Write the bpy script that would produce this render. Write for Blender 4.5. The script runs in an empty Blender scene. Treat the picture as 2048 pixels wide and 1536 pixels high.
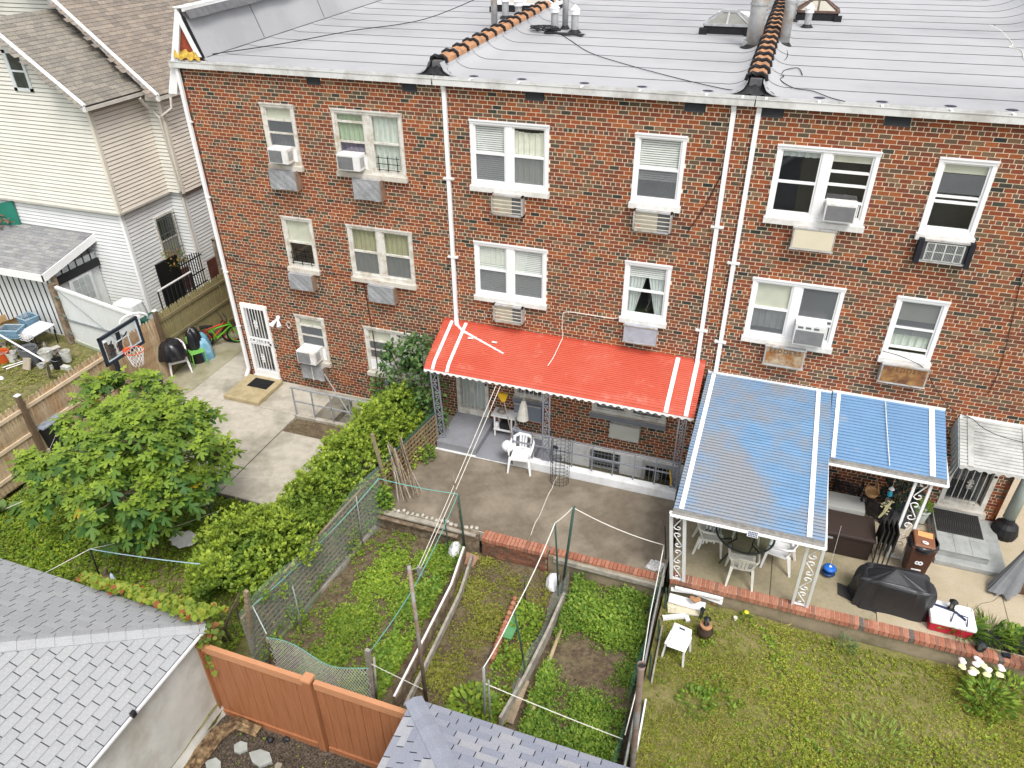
import bpy, math, random
import numpy as np
from mathutils import Vector, Matrix
random.seed(7); rng = np.random.default_rng(7)
R = math.radians
col = bpy.context.scene.collection
sc = bpy.context.scene
# ------------------------------------------------------------------ camera
YAW, PITCH, ROLL, FOC = -0.341893404, 0.578053789, -0.00898706, 1485.58101   # focal in pixels of a 2048 wide frame
CAM = np.array([0.0, -14.4, 11.304])
_f = np.array([math.sin(YAW) * math.cos(PITCH), math.cos(YAW) * math.cos(PITCH), -math.sin(PITCH)])
_r0 = np.array([math.cos(YAW), -math.sin(YAW), 0.0]); _u0 = np.cross(_r0, _f)
_r = math.cos(ROLL) * _r0 + math.sin(ROLL) * _u0
_u = -math.sin(ROLL) * _r0 + math.cos(ROLL) * _u0
camd = bpy.data.cameras.new('camera'); cam = bpy.data.objects.new('camera', camd); col.objects.link(cam)
camd.sensor_width = 36.0; camd.lens = FOC / 2048 * 36.0; camd.clip_end = 500; camd.clip_start = 0.1
cam.matrix_world = Matrix(((_r[0], _u[0], -_f[0], CAM[0]), (_r[1], _u[1], -_f[1], CAM[1]), (_r[2], _u[2], -_f[2], CAM[2]), (0, 0, 0, 1)))
sc.camera = cam
# ------------------------------------------------------------------ world, sun, exposure
w = bpy.data.worlds.new('World'); sc.world = w; w.use_nodes = True
nt = w.node_tree; nt.nodes.clear()
sky = nt.nodes.new('ShaderNodeTexSky'); sky.sky_type = 'NISHITA'; sky.sun_disc = False
SUN_EL, SUN_AZ = R(58), R(142)
sky.sun_elevation = SUN_EL; sky.sun_rotation = SUN_AZ; sky.air_density = 1.0; sky.dust_density = 3.0; sky.ozone_density = 0.6
hs = nt.nodes.new('ShaderNodeHueSaturation'); hs.inputs['Saturation'].default_value = 0.22; hs.inputs['Value'].default_value = 1.0
bg = nt.nodes.new('ShaderNodeBackground'); bg.inputs['Strength'].default_value = 0.15
wo = nt.nodes.new('ShaderNodeOutputWorld')
nt.links.new(sky.outputs[0], hs.inputs['Color']); nt.links.new(hs.outputs[0], bg.inputs['Color']); nt.links.new(bg.outputs[0], wo.inputs['Surface'])
sd = bpy.data.lights.new('sun', 'SUN'); sd.energy = 1.35; sd.angle = R(20); sd.color = (1.0, 0.965, 0.91)
sun = bpy.data.objects.new('sun', sd); col.objects.link(sun)
_sd = Vector((math.sin(SUN_AZ) * math.cos(SUN_EL), math.cos(SUN_AZ) * math.cos(SUN_EL), math.sin(SUN_EL)))
sun.rotation_euler = _sd.to_track_quat('Z', 'Y').to_euler(); sun.location = (0, -10, 30)
sc.view_settings.view_transform = 'Standard'; sc.view_settings.look = 'None'; sc.view_settings.gamma = 1.0
sc.view_settings.use_curve_mapping = False; sc.view_settings.exposure = 0.84
# ------------------------------------------------------------------ measuring helpers: a point of the photograph on a known plane
def _ray(px, py): return _f + (px - 1024) / FOC * _r - (py - 768) / FOC * _u
def PZ(px, py, z=0.0):
    d = _ray(px, py); t = (z - CAM[2]) / d[2]; return CAM + t * d
def PY(px, py, y=0.0):
    d = _ray(px, py); t = (y - CAM[1]) / d[1]; return CAM + t * d
def PX(px, py, x=0.0):
    d = _ray(px, py); t = (x - CAM[0]) / d[0]; return CAM + t * d
# ------------------------------------------------------------------ mesh builder
class M:
    def __init__(s): s.v = []; s.f = []; s.c = []; s.cc = None
    def face(s, idx):
        s.f.append(tuple(idx)); s.c.append(s.cc)
    def box(s, x0, x1, y0, y1, z0, z1):
        b = len(s.v)
        s.v += [(x0, y0, z0), (x1, y0, z0), (x1, y1, z0), (x0, y1, z0), (x0, y0, z1), (x1, y0, z1), (x1, y1, z1), (x0, y1, z1)]
        for q in ((0, 3, 2, 1), (4, 5, 6, 7), (0, 1, 5, 4), (1, 2, 6, 5), (2, 3, 7, 6), (3, 0, 4, 7)): s.face([b + i for i in q])
        return s
    def hexa(s, bot, top):
        b = len(s.v); s.v += [tuple(map(float, p)) for p in bot] + [tuple(map(float, p)) for p in top]; n = len(bot)
        s.face([b + i for i in reversed(range(n))]); s.face([b + n + i for i in range(n)])
        for i in range(n): j = (i + 1) % n; s.face([b + i, b + j, b + n + j, b + n + i])
        return s
    def bar(s, a, b_, w=.05, h=.05, up=(0, 0, 1)):
        a = Vector(a); b_ = Vector(b_); d = (b_ - a).normalized(); up = Vector(up)
        if abs(d.dot(up)) > .98: up = Vector((0, 1, 0))
        x = d.cross(up).normalized() * w / 2; y = x.cross(d).normalized() * h / 2
        return s.hexa([a - x - y, a + x - y, a + x + y, a - x + y], [b_ - x - y, b_ + x - y, b_ + x + y, b_ - x + y])
    def quad(s, *p):
        b = len(s.v); s.v += [tuple(map(float, q)) for q in p]; s.face(range(b, b + len(p))); return s
    def tube(s, pts, r=.01, n=6, cap=True, closed=False):
        pts = [Vector(p) for p in pts]; m = len(pts); rr = r if isinstance(r, (list, tuple)) else [r] * m
        b = len(s.v); ref = None
        for i, p in enumerate(pts):
            if closed: d = pts[(i + 1) % m] - pts[i - 1]
            else: d = pts[min(i + 1, m - 1)] - pts[max(i - 1, 0)]
            d = d.normalized() if d.length > 1e-9 else Vector((0, 0, 1))
            if ref is None: ref = Vector((0, 0, 1)) if abs(d.z) < .9 else Vector((1, 0, 0))
            x = d.cross(ref)
            if x.length < 1e-6: ref = Vector((0, 1, 0)); x = d.cross(ref)
            x.normalize(); y = d.cross(x).normalized(); ref = x.cross(d).normalized() if False else ref
            for k in range(n):
                a = 2 * math.pi * k / n; q = p + (x * math.cos(a) + y * math.sin(a)) * rr[i]; s.v.append(tuple(q))
        for i in range(m if closed else m - 1):
            i2 = (i + 1) % m
            for k in range(n):
                k2 = (k + 1) % n; s.face([b + i * n + k, b + i * n + k2, b + i2 * n + k2, b + i2 * n + k])
        if cap and not closed:
            s.face([b + k for k in range(n)]); s.face([b + (m - 1) * n + k for k in reversed(range(n))])
        return s
    def lathe(s, prof, c=(0, 0, 0), n=16, cap=(True, True), sx=1, sy=1):
        b = len(s.v); m = len(prof)
        for (r, z) in prof:
            for k in range(n):
                a = 2 * math.pi * k / n; s.v.append((c[0] + r * math.cos(a) * sx, c[1] + r * math.sin(a) * sy, c[2] + z))
        for i in range(m - 1):
            for k in range(n):
                k2 = (k + 1) % n; s.face([b + i * n + k, b + i * n + k2, b + (i + 1) * n + k2, b + (i + 1) * n + k])
        if cap[0]: s.face([b + k for k in reversed(range(n))])
        if cap[1]: s.face([b + (m - 1) * n + k for k in range(n)])
        return s
    def grid(s, fn, nu, nv):
        b = len(s.v)
        for i in range(nu + 1):
            for j in range(nv + 1): s.v.append(tuple(map(float, fn(i / nu, j / nv))))
        for i in range(nu):
            for j in range(nv): a = b + i * (nv + 1) + j; s.face([a, a + 1, a + nv + 2, a + nv + 1])
        return s
    def plate(s, a, b_, c, d, t):      # a slab with corners abcd (top) and thickness t along its normal
        a, b_, c, d = map(Vector, (a, b_, c, d)); n = (b_ - a).cross(d - a).normalized() * t
        return s.hexa([a - n, b_ - n, c - n, d - n], [a, b_, c, d])
    def mesh(s, name='mesh'):
        me = bpy.data.meshes.new(name); me.from_pydata(s.v, [], s.f); me.validate(); me.update()
        if any(c is not None for c in s.c) and len(me.polygons) == len(s.f):
            at = me.color_attributes.new('col', 'FLOAT_COLOR', 'CORNER'); arr = []
            for p, c in zip(me.polygons, s.c):
                c = c or (1, 1, 1); arr += [c[0], c[1], c[2], 1.0] * p.loop_total
            at.data.foreach_set('color', arr)
        return me
def _link(o, parent):
    col.objects.link(o)
    if parent is not None:
        o.parent = parent
        if parent.type == 'EMPTY' and parent.get('_l') is not None:
            l = parent['_l']; o.matrix_parent_inverse = Matrix.Translation((-l[0], -l[1], -l[2]))
def build(m, name, mats, parent=None, smooth=False, kind=None, label=None, cat=None, group=None, bevel=0, recalc=True):
    me = m.mesh(name) if isinstance(m, M) else m
    if isinstance(m, M) and recalc:
        import bmesh
        bm = bmesh.new(); bm.from_mesh(me); bmesh.ops.recalc_face_normals(bm, faces=bm.faces[:]); bm.to_mesh(me); bm.free()
    for q in (mats if isinstance(mats, (list, tuple)) else [mats]): me.materials.append(q)
    if smooth:
        me.polygons.foreach_set('use_smooth', [True] * len(me.polygons))
    o = bpy.data.objects.new(name, me); _link(o, parent)
    if bevel:
        b = o.modifiers.new('bevel', 'BEVEL'); b.width = bevel; b.segments = 2; b.limit_method = 'ANGLE'
    if kind: o['kind'] = kind
    if label: o['label'] = label
    if cat: o['category'] = cat
    if group: o['group'] = group
    return o
def thing(name, label, cat, loc=(0, 0, 0), group=None):
    o = bpy.data.objects.new(name, None); o.empty_display_size = .2; col.objects.link(o)
    o.location = loc; o['_l'] = [float(q) for q in loc]; o['label'] = label; o['category'] = cat
    if group: o['group'] = group
    return o
def dup(root, loc, rz=0.0, label=None, group=None):
    def cp(o, par):
        c = o.copy(); col.objects.link(c)
        if par is not None: c.parent = par
        for ch in list(o.children): cp(ch, c)
        return c
    r = cp(root, None); r.location = loc; r.rotation_euler = (0, 0, rz)
    if label: r['label'] = label
    if group: r['group'] = group
    return r
def npmesh(name, V, F, C=None, uniform=True):
    """V (n,3), F (m,k) faces of k corners, C (n,3) colour per vertex"""
    me = bpy.data.meshes.new(name); V = np.asarray(V, np.float32); F = np.asarray(F, np.int32); k = F.shape[1]
    me.vertices.add(len(V)); me.vertices.foreach_set('co', V.ravel())
    me.loops.add(F.size); me.loops.foreach_set('vertex_index', F.ravel())
    me.polygons.add(len(F)); me.polygons.foreach_set('loop_start', np.arange(0, F.size, k, dtype=np.int32))
    me.polygons.foreach_set('loop_total', np.full(len(F), k, np.int32)); me.update(calc_edges=True)
    if C is not None:
        at = me.color_attributes.new('col', 'FLOAT_COLOR', 'POINT'); A = np.ones((len(V), 4), np.float32); A[:, :3] = C
        at.data.foreach_set('color', A.ravel())
    return me
# ------------------------------------------------------------------ materials
MC = {}
def mat(name, c, rough=.75, var=.12, scale=6, c2=None, bump=0, bscale=60, metal=0, spec=.3, attr=False, stain=None, sscale=1.2, trans=0, alpha=1, coord='Object', stretch=None, detail=6, smax=1.0):
    if name in MC: return MC[name]
    m = bpy.data.materials.new(name); m.use_nodes = True; nt = m.node_tree; N = nt.nodes; L = nt.links
    bs = N['Principled BSDF']; bs.inputs['Roughness'].default_value = rough; bs.inputs['Metallic'].default_value = metal
    bs.inputs['Specular IOR Level'].default_value = spec
    tc = N.new('ShaderNodeTexCoord'); co = tc.outputs[coord]
    if stretch:
        mp = N.new('ShaderNodeMapping'); mp.inputs['Scale'].default_value = stretch; L.new(co, mp.inputs['Vector']); co = mp.outputs[0]
    def noise(sc_, det=detail, ro=.6):
        n = N.new('ShaderNodeTexNoise'); n.inputs['Scale'].default_value = sc_; n.inputs['Detail'].default_value = det; n.inputs['Roughness'].default_value = ro
        L.new(co, n.inputs['Vector']); return n
    def mixc(fac, a, b, mode='MIX'):
        x = N.new('ShaderNodeMix'); x.data_type = 'RGBA'; x.blend_type = mode
        if isinstance(fac, float): x.inputs[0].default_value = fac
        else: L.new(fac, x.inputs[0])
        for i, q in ((6, a), (7, b)):
            if isinstance(q, tuple): x.inputs[i].default_value = (*q, 1)
            else: L.new(q, x.inputs[i])
        return x.outputs[2]
    if attr:
        at = N.new('ShaderNodeAttribute'); at.attribute_name = 'col'; base = at.outputs['Color']
    else:
        base = tuple(c)
    if c2 is not None:
        n0 = noise(scale * .5); r0 = N.new('ShaderNodeValToRGB'); r0.color_ramp.elements[0].position = .4; r0.color_ramp.elements[1].position = .62
        L.new(n0.outputs['Fac'], r0.inputs[0]); base = mixc(r0.outputs[0], base, tuple(c2))
    n1 = noise(scale); mr = N.new('ShaderNodeMapRange'); mr.inputs[1].default_value = .3; mr.inputs[2].default_value = .7
    mr.inputs[3].default_value = 1 - var; mr.inputs[4].default_value = 1 + var; L.new(n1.outputs['Fac'], mr.inputs[0])
    hsv = N.new('ShaderNodeHueSaturation'); L.new(mr.outputs[0], hsv.inputs['Value'])
    if isinstance(base, tuple): hsv.inputs['Color'].default_value = (*base, 1)
    else: L.new(base, hsv.inputs['Color'])
    out = hsv.outputs[0]
    if stain:
        n2 = noise(sscale, 8, .65); r2 = N.new('ShaderNodeValToRGB'); r2.color_ramp.elements[0].position = .47; r2.color_ramp.elements[1].position = .66; r2.color_ramp.elements[1].color = (smax, smax, smax, 1)
        L.new(n2.outputs['Fac'], r2.inputs[0]); out = mixc(r2.outputs[0], out, tuple(stain))
    L.new(out, bs.inputs['Base Color'])
    if bump:
        nb = noise(bscale, 4); bp = N.new('ShaderNodeBump'); bp.inputs['Strength'].default_value = bump; bp.inputs['Distance'].default_value = .01
        L.new(nb.outputs['Fac'], bp.inputs['Height']); L.new(bp.outputs[0], bs.inputs['Normal'])
    if trans:
        bs.inputs['Transmission Weight'].default_value = trans
    if alpha < 1:
        tr = N.new('ShaderNodeBsdfTransparent'); mx = N.new('ShaderNodeMixShader'); mx.inputs[0].default_value = alpha
        L.new(tr.outputs[0], mx.inputs[1]); L.new(bs.outputs[0], mx.inputs[2]); L.new(mx.outputs[0], N['Material Output'].inputs['Surface'])
    MC[name] = m; return m
def leafmat(name, rough=.55, tr=.38):
    if name in MC: return MC[name]
    m = bpy.data.materials.new(name); m.use_nodes = True; nt = m.node_tree; N = nt.nodes; L = nt.links
    bs = N['Principled BSDF']; bs.inputs['Roughness'].default_value = rough; bs.inputs['Specular IOR Level'].default_value = .3
    at = N.new('ShaderNodeAttribute'); at.attribute_name = 'col'; L.new(at.outputs['Color'], bs.inputs['Base Color'])
    tl = N.new('ShaderNodeBsdfTranslucent'); mx = N.new('ShaderNodeMixShader'); mx.inputs[0].default_value = tr
    L.new(at.outputs['Color'], tl.inputs['Color'])
    L.new(bs.outputs[0], mx.inputs[1]); L.new(tl.outputs[0], mx.inputs[2]); L.new(mx.outputs[0], N['Material Output'].inputs['Surface'])
    MC[name] = m; return m
def glassmat(name='window_glass', tint=(.93, .96, .96), refl=.11):
    if name in MC: return MC[name]
    m = bpy.data.materials.new(name); m.use_nodes = True; nt = m.node_tree; N = nt.nodes; L = nt.links; N.remove(N['Principled BSDF'])
    t = N.new('ShaderNodeBsdfTransparent'); t.inputs[0].default_value = (*tint, 1); g = N.new('ShaderNodeBsdfGlossy'); g.inputs['Roughness'].default_value = .03
    lw = N.new('ShaderNodeLayerWeight'); lw.inputs[0].default_value = .25; ad = N.new('ShaderNodeMath'); ad.operation = 'MULTIPLY_ADD'; ad.inputs[1].default_value = .35; ad.inputs[2].default_value = refl
    mx = N.new('ShaderNodeMixShader'); L.new(lw.outputs['Facing'], ad.inputs[0]); L.new(ad.outputs[0], mx.inputs[0])
    L.new(t.outputs[0], mx.inputs[1]); L.new(g.outputs[0], mx.inputs[2]); L.new(mx.outputs[0], N['Material Output'].inputs['Surface'])
    MC[name] = m; return m
white = mat('white_paint', (.72, .72, .71), .45, .05, 5, bump=.05, stain=(.55, .54, .5), sscale=2.5)
clean_white = mat('white_vinyl', (.78, .78, .78), .4, .03, 4)
old_white = mat('weathered_white_paint', (.62, .60, .55), .6, .1, 7, stain=(.42, .37, .29), sscale=5)
mortar = mat('mortar', (.80, .70, .52), .95, .15, 9, bump=.4)
brickm = mat('brick_clay', (1, 1, 1), .9, .22, 26, attr=True, bump=.5, bscale=90, stain=(.075, .05, .038), sscale=1.1, smax=.42)
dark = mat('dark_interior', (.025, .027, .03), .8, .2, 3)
screen = mat('insect_screen', (.12, .125, .13), .7, .15, 3)
glass = glassmat()
BR = [(.225, .060, .024), (.265, .072, .025), (.200, .054, .025), (.290, .090, .030), (.160, .050, .028), (.140, .070, .040), (.120, .078, .048), (.088, .064, .042), (.050, .050, .038), (.032, .034, .029), (.190, .115, .064)]
BW = [17, 17, 13, 12, 11, 11, 9, 5, 2.6, 1.6, 6]
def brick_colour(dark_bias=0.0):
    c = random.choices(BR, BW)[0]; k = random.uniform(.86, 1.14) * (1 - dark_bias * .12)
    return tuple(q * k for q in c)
# ================================================================== THE BRICK ROW HOUSES
CH, BL = .0813, .2033          # course height, brick pitch
GUT = 8.33
# openings of the facade: x0,x1,z0,z1
F3, F2, F1 = (6.24, 7.58), (3.66, 4.97), (.95, 2.28)
WX = [(-11.0, -10.15), (-9.2, -7.52), (-5.98, -4.29), (-2.57, -1.6), (.02, 1.74), (2.66, 3.55)]
DOORS = dict(d1=(-12.82, -12.01, .1, 2.34), d2=(-6.6, -5.74, .2, 2.25), d3=(4.6, 5.49, .3, 2.32))
OPEN = [(a, b, *F3) for a, b in WX] + [(a, b, *F2) for a, b in WX]
OPEN += [(-11.13, -10.27, *F1), (-9.1, -7.4, *F1), (-5.05, -4.25, 1.02, 2.2), (-3.09, -1.33, 1.02, 2.2), (.2, 1.5, 1.1, 2.2), (2.7, 3.6, 1.1, 2.2)]
OPEN += list(DOORS.values())
BASE_TOP = {0: 0.0, 1: -.1, 2: 0.0}
SLEEVE = [(-10.98, -10.25, 5.7, 6.14, 'wrap'), (-8.79, -8.09, 5.68, 6.14, 'wrap'), (-5.49, -4.79, 5.69, 6.14, 'grille'), (-2.46, -1.7, 5.7, 6.14, 'grille'), (.56, 1.32, 5.72, 6.14, 'beige'), (2.73, 3.57, 5.74, 6.17, 'black'),
          (-10.97, -10.28, 3.13, 3.54, 'wrap'), (-8.74, -8.03, 3.12, 3.55, 'wrap'), (-5.5, -4.79, 3.11, 3.56, 'grille'), (-2.46, -1.74, 3.14, 3.56, 'paint'), (.5, 1.29, 3.14, 3.58, 'rust'), (2.72, 3.57, 3.16, 3.58, 'rust2'),
          (-11.1, -10.4, .43, .84, 'cloth'), (-8.6, -7.9, .43, .84, 'cloth2'), (-5.01, -4.31, .48, .93, 'paint2'), (-2.6, -1.88, .46, .88, 'pale')]
VENTS = [(-9.71, -9.37), (-7.46, -7.12), (-4.8, -4.41), (-1.73, -1.34), (-.37, .01), (1.64, 2.07)]
HX = [(-13.05, -6.7), (-6.7, -.55), (-.55, 5.78)]
HL = ['brick row house at the left end with a white barred door and stone step', 'middle brick row house with the red metal awning over its porch', 'right brick row house with the blue metal awnings and grey door canopy']
houses = [thing('brick_row_house', HL[i], 'house', ((HX[i][0] + HX[i][1]) / 2, 0, 0), group='brick row houses') for i in range(3)]
cuts = [(a, b, c, d) for a, b, c, d in OPEN] + [(a + .02, b - .02, c + .02, d - .02) for a, b, c, d, k in SLEEVE] + [(a, b, 8.02, 8.2) for a, b in VENTS]
meshv = {}
def brick_mesh(kind, k):
    if (kind, k) in meshv: return meshv[(kind, k)]
    m = M(); c = BR[k % len(BR)]; f = .88 + .24 * ((k * 7) % 10) / 10; m.cc = tuple(q * f for q in c)
    L = {'s': .1903, 'h': .0887}[kind]; m.box(0, L, -.005, .02, 0, .0695); me = m.mesh('brick'); me.materials.append(brickm)
    meshv[(kind, k)] = me; return me
ks = list(range(len(BR) * 2)); kw = BW * 2
for hi in range(3):
    H = houses[hi]; x0, x1 = HX[hi]
    bt = BASE_TOP[hi]
    xs = sorted({x0, x1, *[c for q in cuts for c in q[:2] if x0 < c < x1]}); zs = sorted({bt, GUT, *[c for q in cuts for c in q[2:4] if bt < c < GUT]})
    m = M()
    for i in range(len(xs) - 1):
        for j in range(len(zs) - 1):
            cx, cz = (xs[i] + xs[i + 1]) / 2, (zs[j] + zs[j + 1]) / 2
            if any(a < cx < b and c < cz < d for a, b, c, d in cuts): continue
            m.quad((xs[i], 0, zs[j]), (xs[i + 1], 0, zs[j]), (xs[i + 1], 0, zs[j + 1]), (xs[i], 0, zs[j + 1]))
    build(m, 'wall', mortar, H, recalc=False)
    full = []; rest = M()
    for k in range(int(bt / CH) - 2, int(GUT / CH) + 1):
        z = k * CH
        if z < bt or z + .07 > GUT: continue
        head = (k % 6 == 2); pitch = BL / 2 if head else BL; off = (BL / 2 if k % 2 else 0) if not head else BL / 4
        zc = z + .035
        blocked = sorted([(a, b) for a, b, c, d in cuts if c - .012 < zc < d + .005 and b > x0 and a < x1])
        free = []; cur = x0
        for a, b in blocked:
            if a > cur: free.append((cur, a))
            cur = max(cur, b)
        if cur < x1: free.append((cur, x1))
        i0 = int(math.floor((x0 - off) / pitch)); i1 = int(math.ceil((x1 - off) / pitch))
        for i in range(i0, i1 + 1):
            a = i * pitch + off + .0065; b = a + pitch - .013
            hd = head
            for fa, fb in free:
                A, B = max(a, fa + .002), min(b, fb - .002)
                if B - A < .025: continue
                if B - A > b - a - .002:
                    full.append((A, z, 'h' if hd else 's'))
                else:
                    rest.cc = brick_colour(); j = random.uniform(-.0015, .0015)
                    rest.box(A, B, -.005 + j, .02, z, z + .0695)
    full.sort(key=lambda t: (t[0] + .1 - CAM[0]) ** 2 + CAM[1] ** 2 + (t[1] - CAM[2]) ** 2 - (.0 if t[2] == 's' else -8))
    for n_, (A, z, kd) in enumerate(full):
        if n_ < 300:
            o = bpy.data.objects.new('brick', brick_mesh(kd, random.choices(ks, kw)[0])); _link(o, H); o.location = (A, random.uniform(-.0015, .0015), z)
        else:
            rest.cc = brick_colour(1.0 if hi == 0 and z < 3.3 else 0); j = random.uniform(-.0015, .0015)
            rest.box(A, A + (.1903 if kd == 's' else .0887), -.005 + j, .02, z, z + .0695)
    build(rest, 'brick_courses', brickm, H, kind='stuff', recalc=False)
# side walls, body of the building behind the facade
body = mat('side_brick', (.2, .07, .04), .9, .25, 12)
m = M(); m.box(-13.05, -12.95, .0, 22, -.5, 8.3); build(m, 'side_wall', body, houses[0])
m = M(); m.box(5.68, 5.78, .0, 22, -.5, 8.3); build(m, 'side_wall', body, houses[2])
if 1:
    pass
basew = mat('cream_base_paint', (.5, .47, .38), .85, .12, 5, bump=.2, stain=(.33, .3, .24), sscale=2.5)
wbase = mat('white_masonry_paint', (.66, .67, .68), .7, .06, 4, bump=.15, stain=(.5, .49, .46), sscale=3)
m = M(); m.box(-13.05, -6.7, -.03, .1, -1.6, 0.0); build(m, 'foundation_wall', basew, houses[0])
def wall_with_holes(m, x0, x1, z0, z1, y, holes):
    xs = sorted({x0, x1, *[c for q in holes for c in q[:2]]}); zs = sorted({z0, z1, *[c for q in holes for c in q[2:4]]})
    for i in range(len(xs) - 1):
        for j in range(len(zs) - 1):
            cx, cz = (xs[i] + xs[i + 1]) / 2, (zs[j] + zs[j + 1]) / 2
            if any(a < cx < b and c < cz < d for a, b, c, d in holes): continue
            m.box(xs[i], xs[i + 1], y, y + .12, zs[j], zs[j + 1])
BWN, BDR = (-3.07, -2.3, -.85, -.15), (-1.75, -.95, -1.2, -.15)
m = M(); wall_with_holes(m, -6.7, -.55, -1.25, -.1, -.03, [BWN, BDR]); build(m, 'foundation_wall', wbase, houses[1])
m = M(); m.box(-.55, 5.78, -.03, .1, -.6, 0.0); build(m, 'foundation_wall', mat('grey_base', (.3, .3, .29), .9, .1, 5), houses[2])
# ---------------------------------------------------------------- roof
memb = mat('roof_membrane', (.37, .37, .38), .62, .06, 1.2, bump=.12, bscale=120, stain=(.29, .29, .30), sscale=.3)
tar = mat('roof_tar', (.012, .012, .014), .55, .3, 14, bump=.8, bscale=40)
seam = mat('seam_shade_sealant', (.11, .11, .115), .8, .25, 9)
def roof_z(y): return 8.37 + .038 * y
def prof(hi, x):
    x0, x1 = HX[hi]
    def up(d, r=.42, h=.24): return 0 if d > r else h * (1 - math.sqrt(max(0, 1 - ((r - d) / r) ** 2)))
    if hi == 0:
        d = x - (-12.3); return up(d, .35, .06) + up(x1 - .13 - x)
    if hi == 1: return up(x - x0 - .13) + up(x1 - .13 - x)
    return up(x - x0 - .13) + up(5.62 - x, 1.1, .6)
for hi in range(3):
    x0, x1 = HX[hi]; H = houses[hi]
    xa = {0: -12.3, 1: x0 + .13, 2: x0 + .13}[hi]; xb = {0: x1 - .13, 1: x1 - .13, 2: 5.62}[hi]
    XS = sorted({*[xa + (.42 if hi < 3 else 0) * t / 6 for t in range(7)], *[xb - (.42 if hi < 2 else 1.1) * t / 8 for t in range(9)], *np.linspace(xa + .5, xb - 1.2, 5)})
    for s in range(17):
        ya, yb = (-.02 if s == 0 else s * .93 - .22), (s + 1) * .93 - .16
        m = M(); ms = M(); wob = [random.uniform(-.006, .006) for _ in XS]
        for i in range(len(XS) - 1):
            a, b = XS[i], XS[i + 1]; p, q = prof(hi, a), prof(hi, b)
            za, zb = roof_z(ya) + .006, roof_z(yb) - .002
            m.quad((a, ya + wob[i], za + p), (b, ya + wob[i + 1], za + q), (b, yb, zb + q), (a, yb, zb + p))
            m.quad((a, ya + wob[i], za + p), (b, ya + wob[i + 1], za + q), (b, ya + wob[i + 1], za + q - .02), (a, ya + wob[i], za + p - .02))
            if s: ms.quad((a, ya + wob[i] - .013, za + p - .001), (b, ya + wob[i + 1] - .013, za + q - .001), (b, ya + wob[i + 1] + .002, za + q + .002), (a, ya + wob[i] + .002, za + p + .002))
        st = build(m, 'membrane_strip', memb, H, recalc=False)
        if s: build(ms, 'seam', seam, st, recalc=False)  # dark bead whose tone carries the lap's shadow line and grime
m = M(); m.box(-13.05, 5.78, -.02, 22, 8.2, 8.345); build(m, 'roof_deck', mat('deck_edge', (.3, .3, .3), .9), houses[1])
# parapet fin at the left end of the roof
m = M(); A = (-13.0, 8.0); ap = (-12.66, 9.37)
m.hexa([(-13.02, .12, 8.2), (-12.7, .12, 9.3), (-12.3, .12, 8.4), (-12.4, .12, 8.2)], [(-13.02, 16, 8.2 + .6), (-12.7, 16, 9.9), (-12.3, 16, 9.0), (-12.4, 16, 8.8)])
build(m, 'parapet_core', body, houses[0])
def pf(y, k): return [(-13.4, 7.66), (-12.66, 9.39), (-12.27, 8.44)][k][0], [(-13.4, 7.66), (-12.66, 9.39), (-12.27, 8.44)][k][1] + .036 * y
m = M()
m.quad((pf(0, 1)[0] + .03, .02, 9.36), (-12.27, .02, 8.41), (-12.27, 16, 9.02), (pf(0, 1)[0] + .03, 16, 9.95)); build(m, 'parapet_slope', memb, houses[0], recalc=False)
m = M()
for yy in (2.3, 5.1, 8.2, 11.5): m.bar((-12.61, yy, 9.32 + .036 * yy), (-12.28, yy, 8.45 + .036 * yy), .02, .012)
m.bar((-12.27, .1, 8.425), (-12.27, 15, 8.99), .018, .018); build(m, 'slope_seams', seam, houses[0])
m = M()   # white boards of the gable shaped end
m.hexa([(-13.44, -.05, 7.62), (-13.2, -.05, 7.62), (-12.68, -.05, 9.1), (-12.7, -.05, 9.42)], [(-13.44, .0, 7.62), (-13.2, .0, 7.62), (-12.68, .0, 9.1), (-12.7, .0, 9.42)])
m.hexa([(-12.70, -.055, 9.42), (-12.68, -.055, 9.1), (-12.42, -.055, 8.45), (-12.28, -.055, 8.45)], [(-12.70, -.005, 9.42), (-12.68, -.005, 9.1), (-12.42, -.005, 8.45), (-12.28, -.005, 8.45)])
build(m, 'gable_board', clean_white, houses[0])
m = M(); m.hexa([(-13.42, -.04, 7.6), (-13.36, -.04, 7.6), (-12.66, -.04, 9.4), (-12.72, -.04, 9.4)], [(-13.42, 16, 8.2), (-13.36, 16, 8.2), (-12.66, 16, 9.97), (-12.72, 16, 9.97)]); build(m, 'outer_flashing', clean_white, houses[0])
cap = M()
for k in range(44):
    y0 = -.06 + k * .36; z = 9.405 + .0358 * y0
    m = M(); m.box(-12.76, -12.5, y0, y0 + .345, z + random.uniform(0, .006), z + .03); m.box(-12.53, -12.5, y0, y0 + .345, z - .06, z); build(m, 'coping_piece', white, houses[0])
m = M(); m.grid(lambda u, v: (-12.5 + .10 * v + .02 * math.sin(u * 60) * v, u * 15, 9.36 + .036 * u * 15 - .16 * v), 60, 1); build(m, 'coping_sealant', seam, houses[0], recalc=False)
m = M(); m.bar((-12.56, -.03, 9.25), (-12.25, -.03, 8.42), .07, .03, (0, 1, 0)); build(m, 'black_edge', tar, houses[0])
m = M(); m.box(-13.04, -12.36, -.02, .14, 8.2, 8.5); m.hexa([(-13.0, .02, 8.5), (-12.4, .02, 8.5), (-12.68, .02, 9.1)], [(-13.0, .1, 8.5), (-12.4, .1, 8.5), (-12.68, .1, 9.1)]); build(m, 'gable_brick', mat('gable_red_brick', (.27, .06, .03), .9, .3, 18), houses[0])
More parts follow.
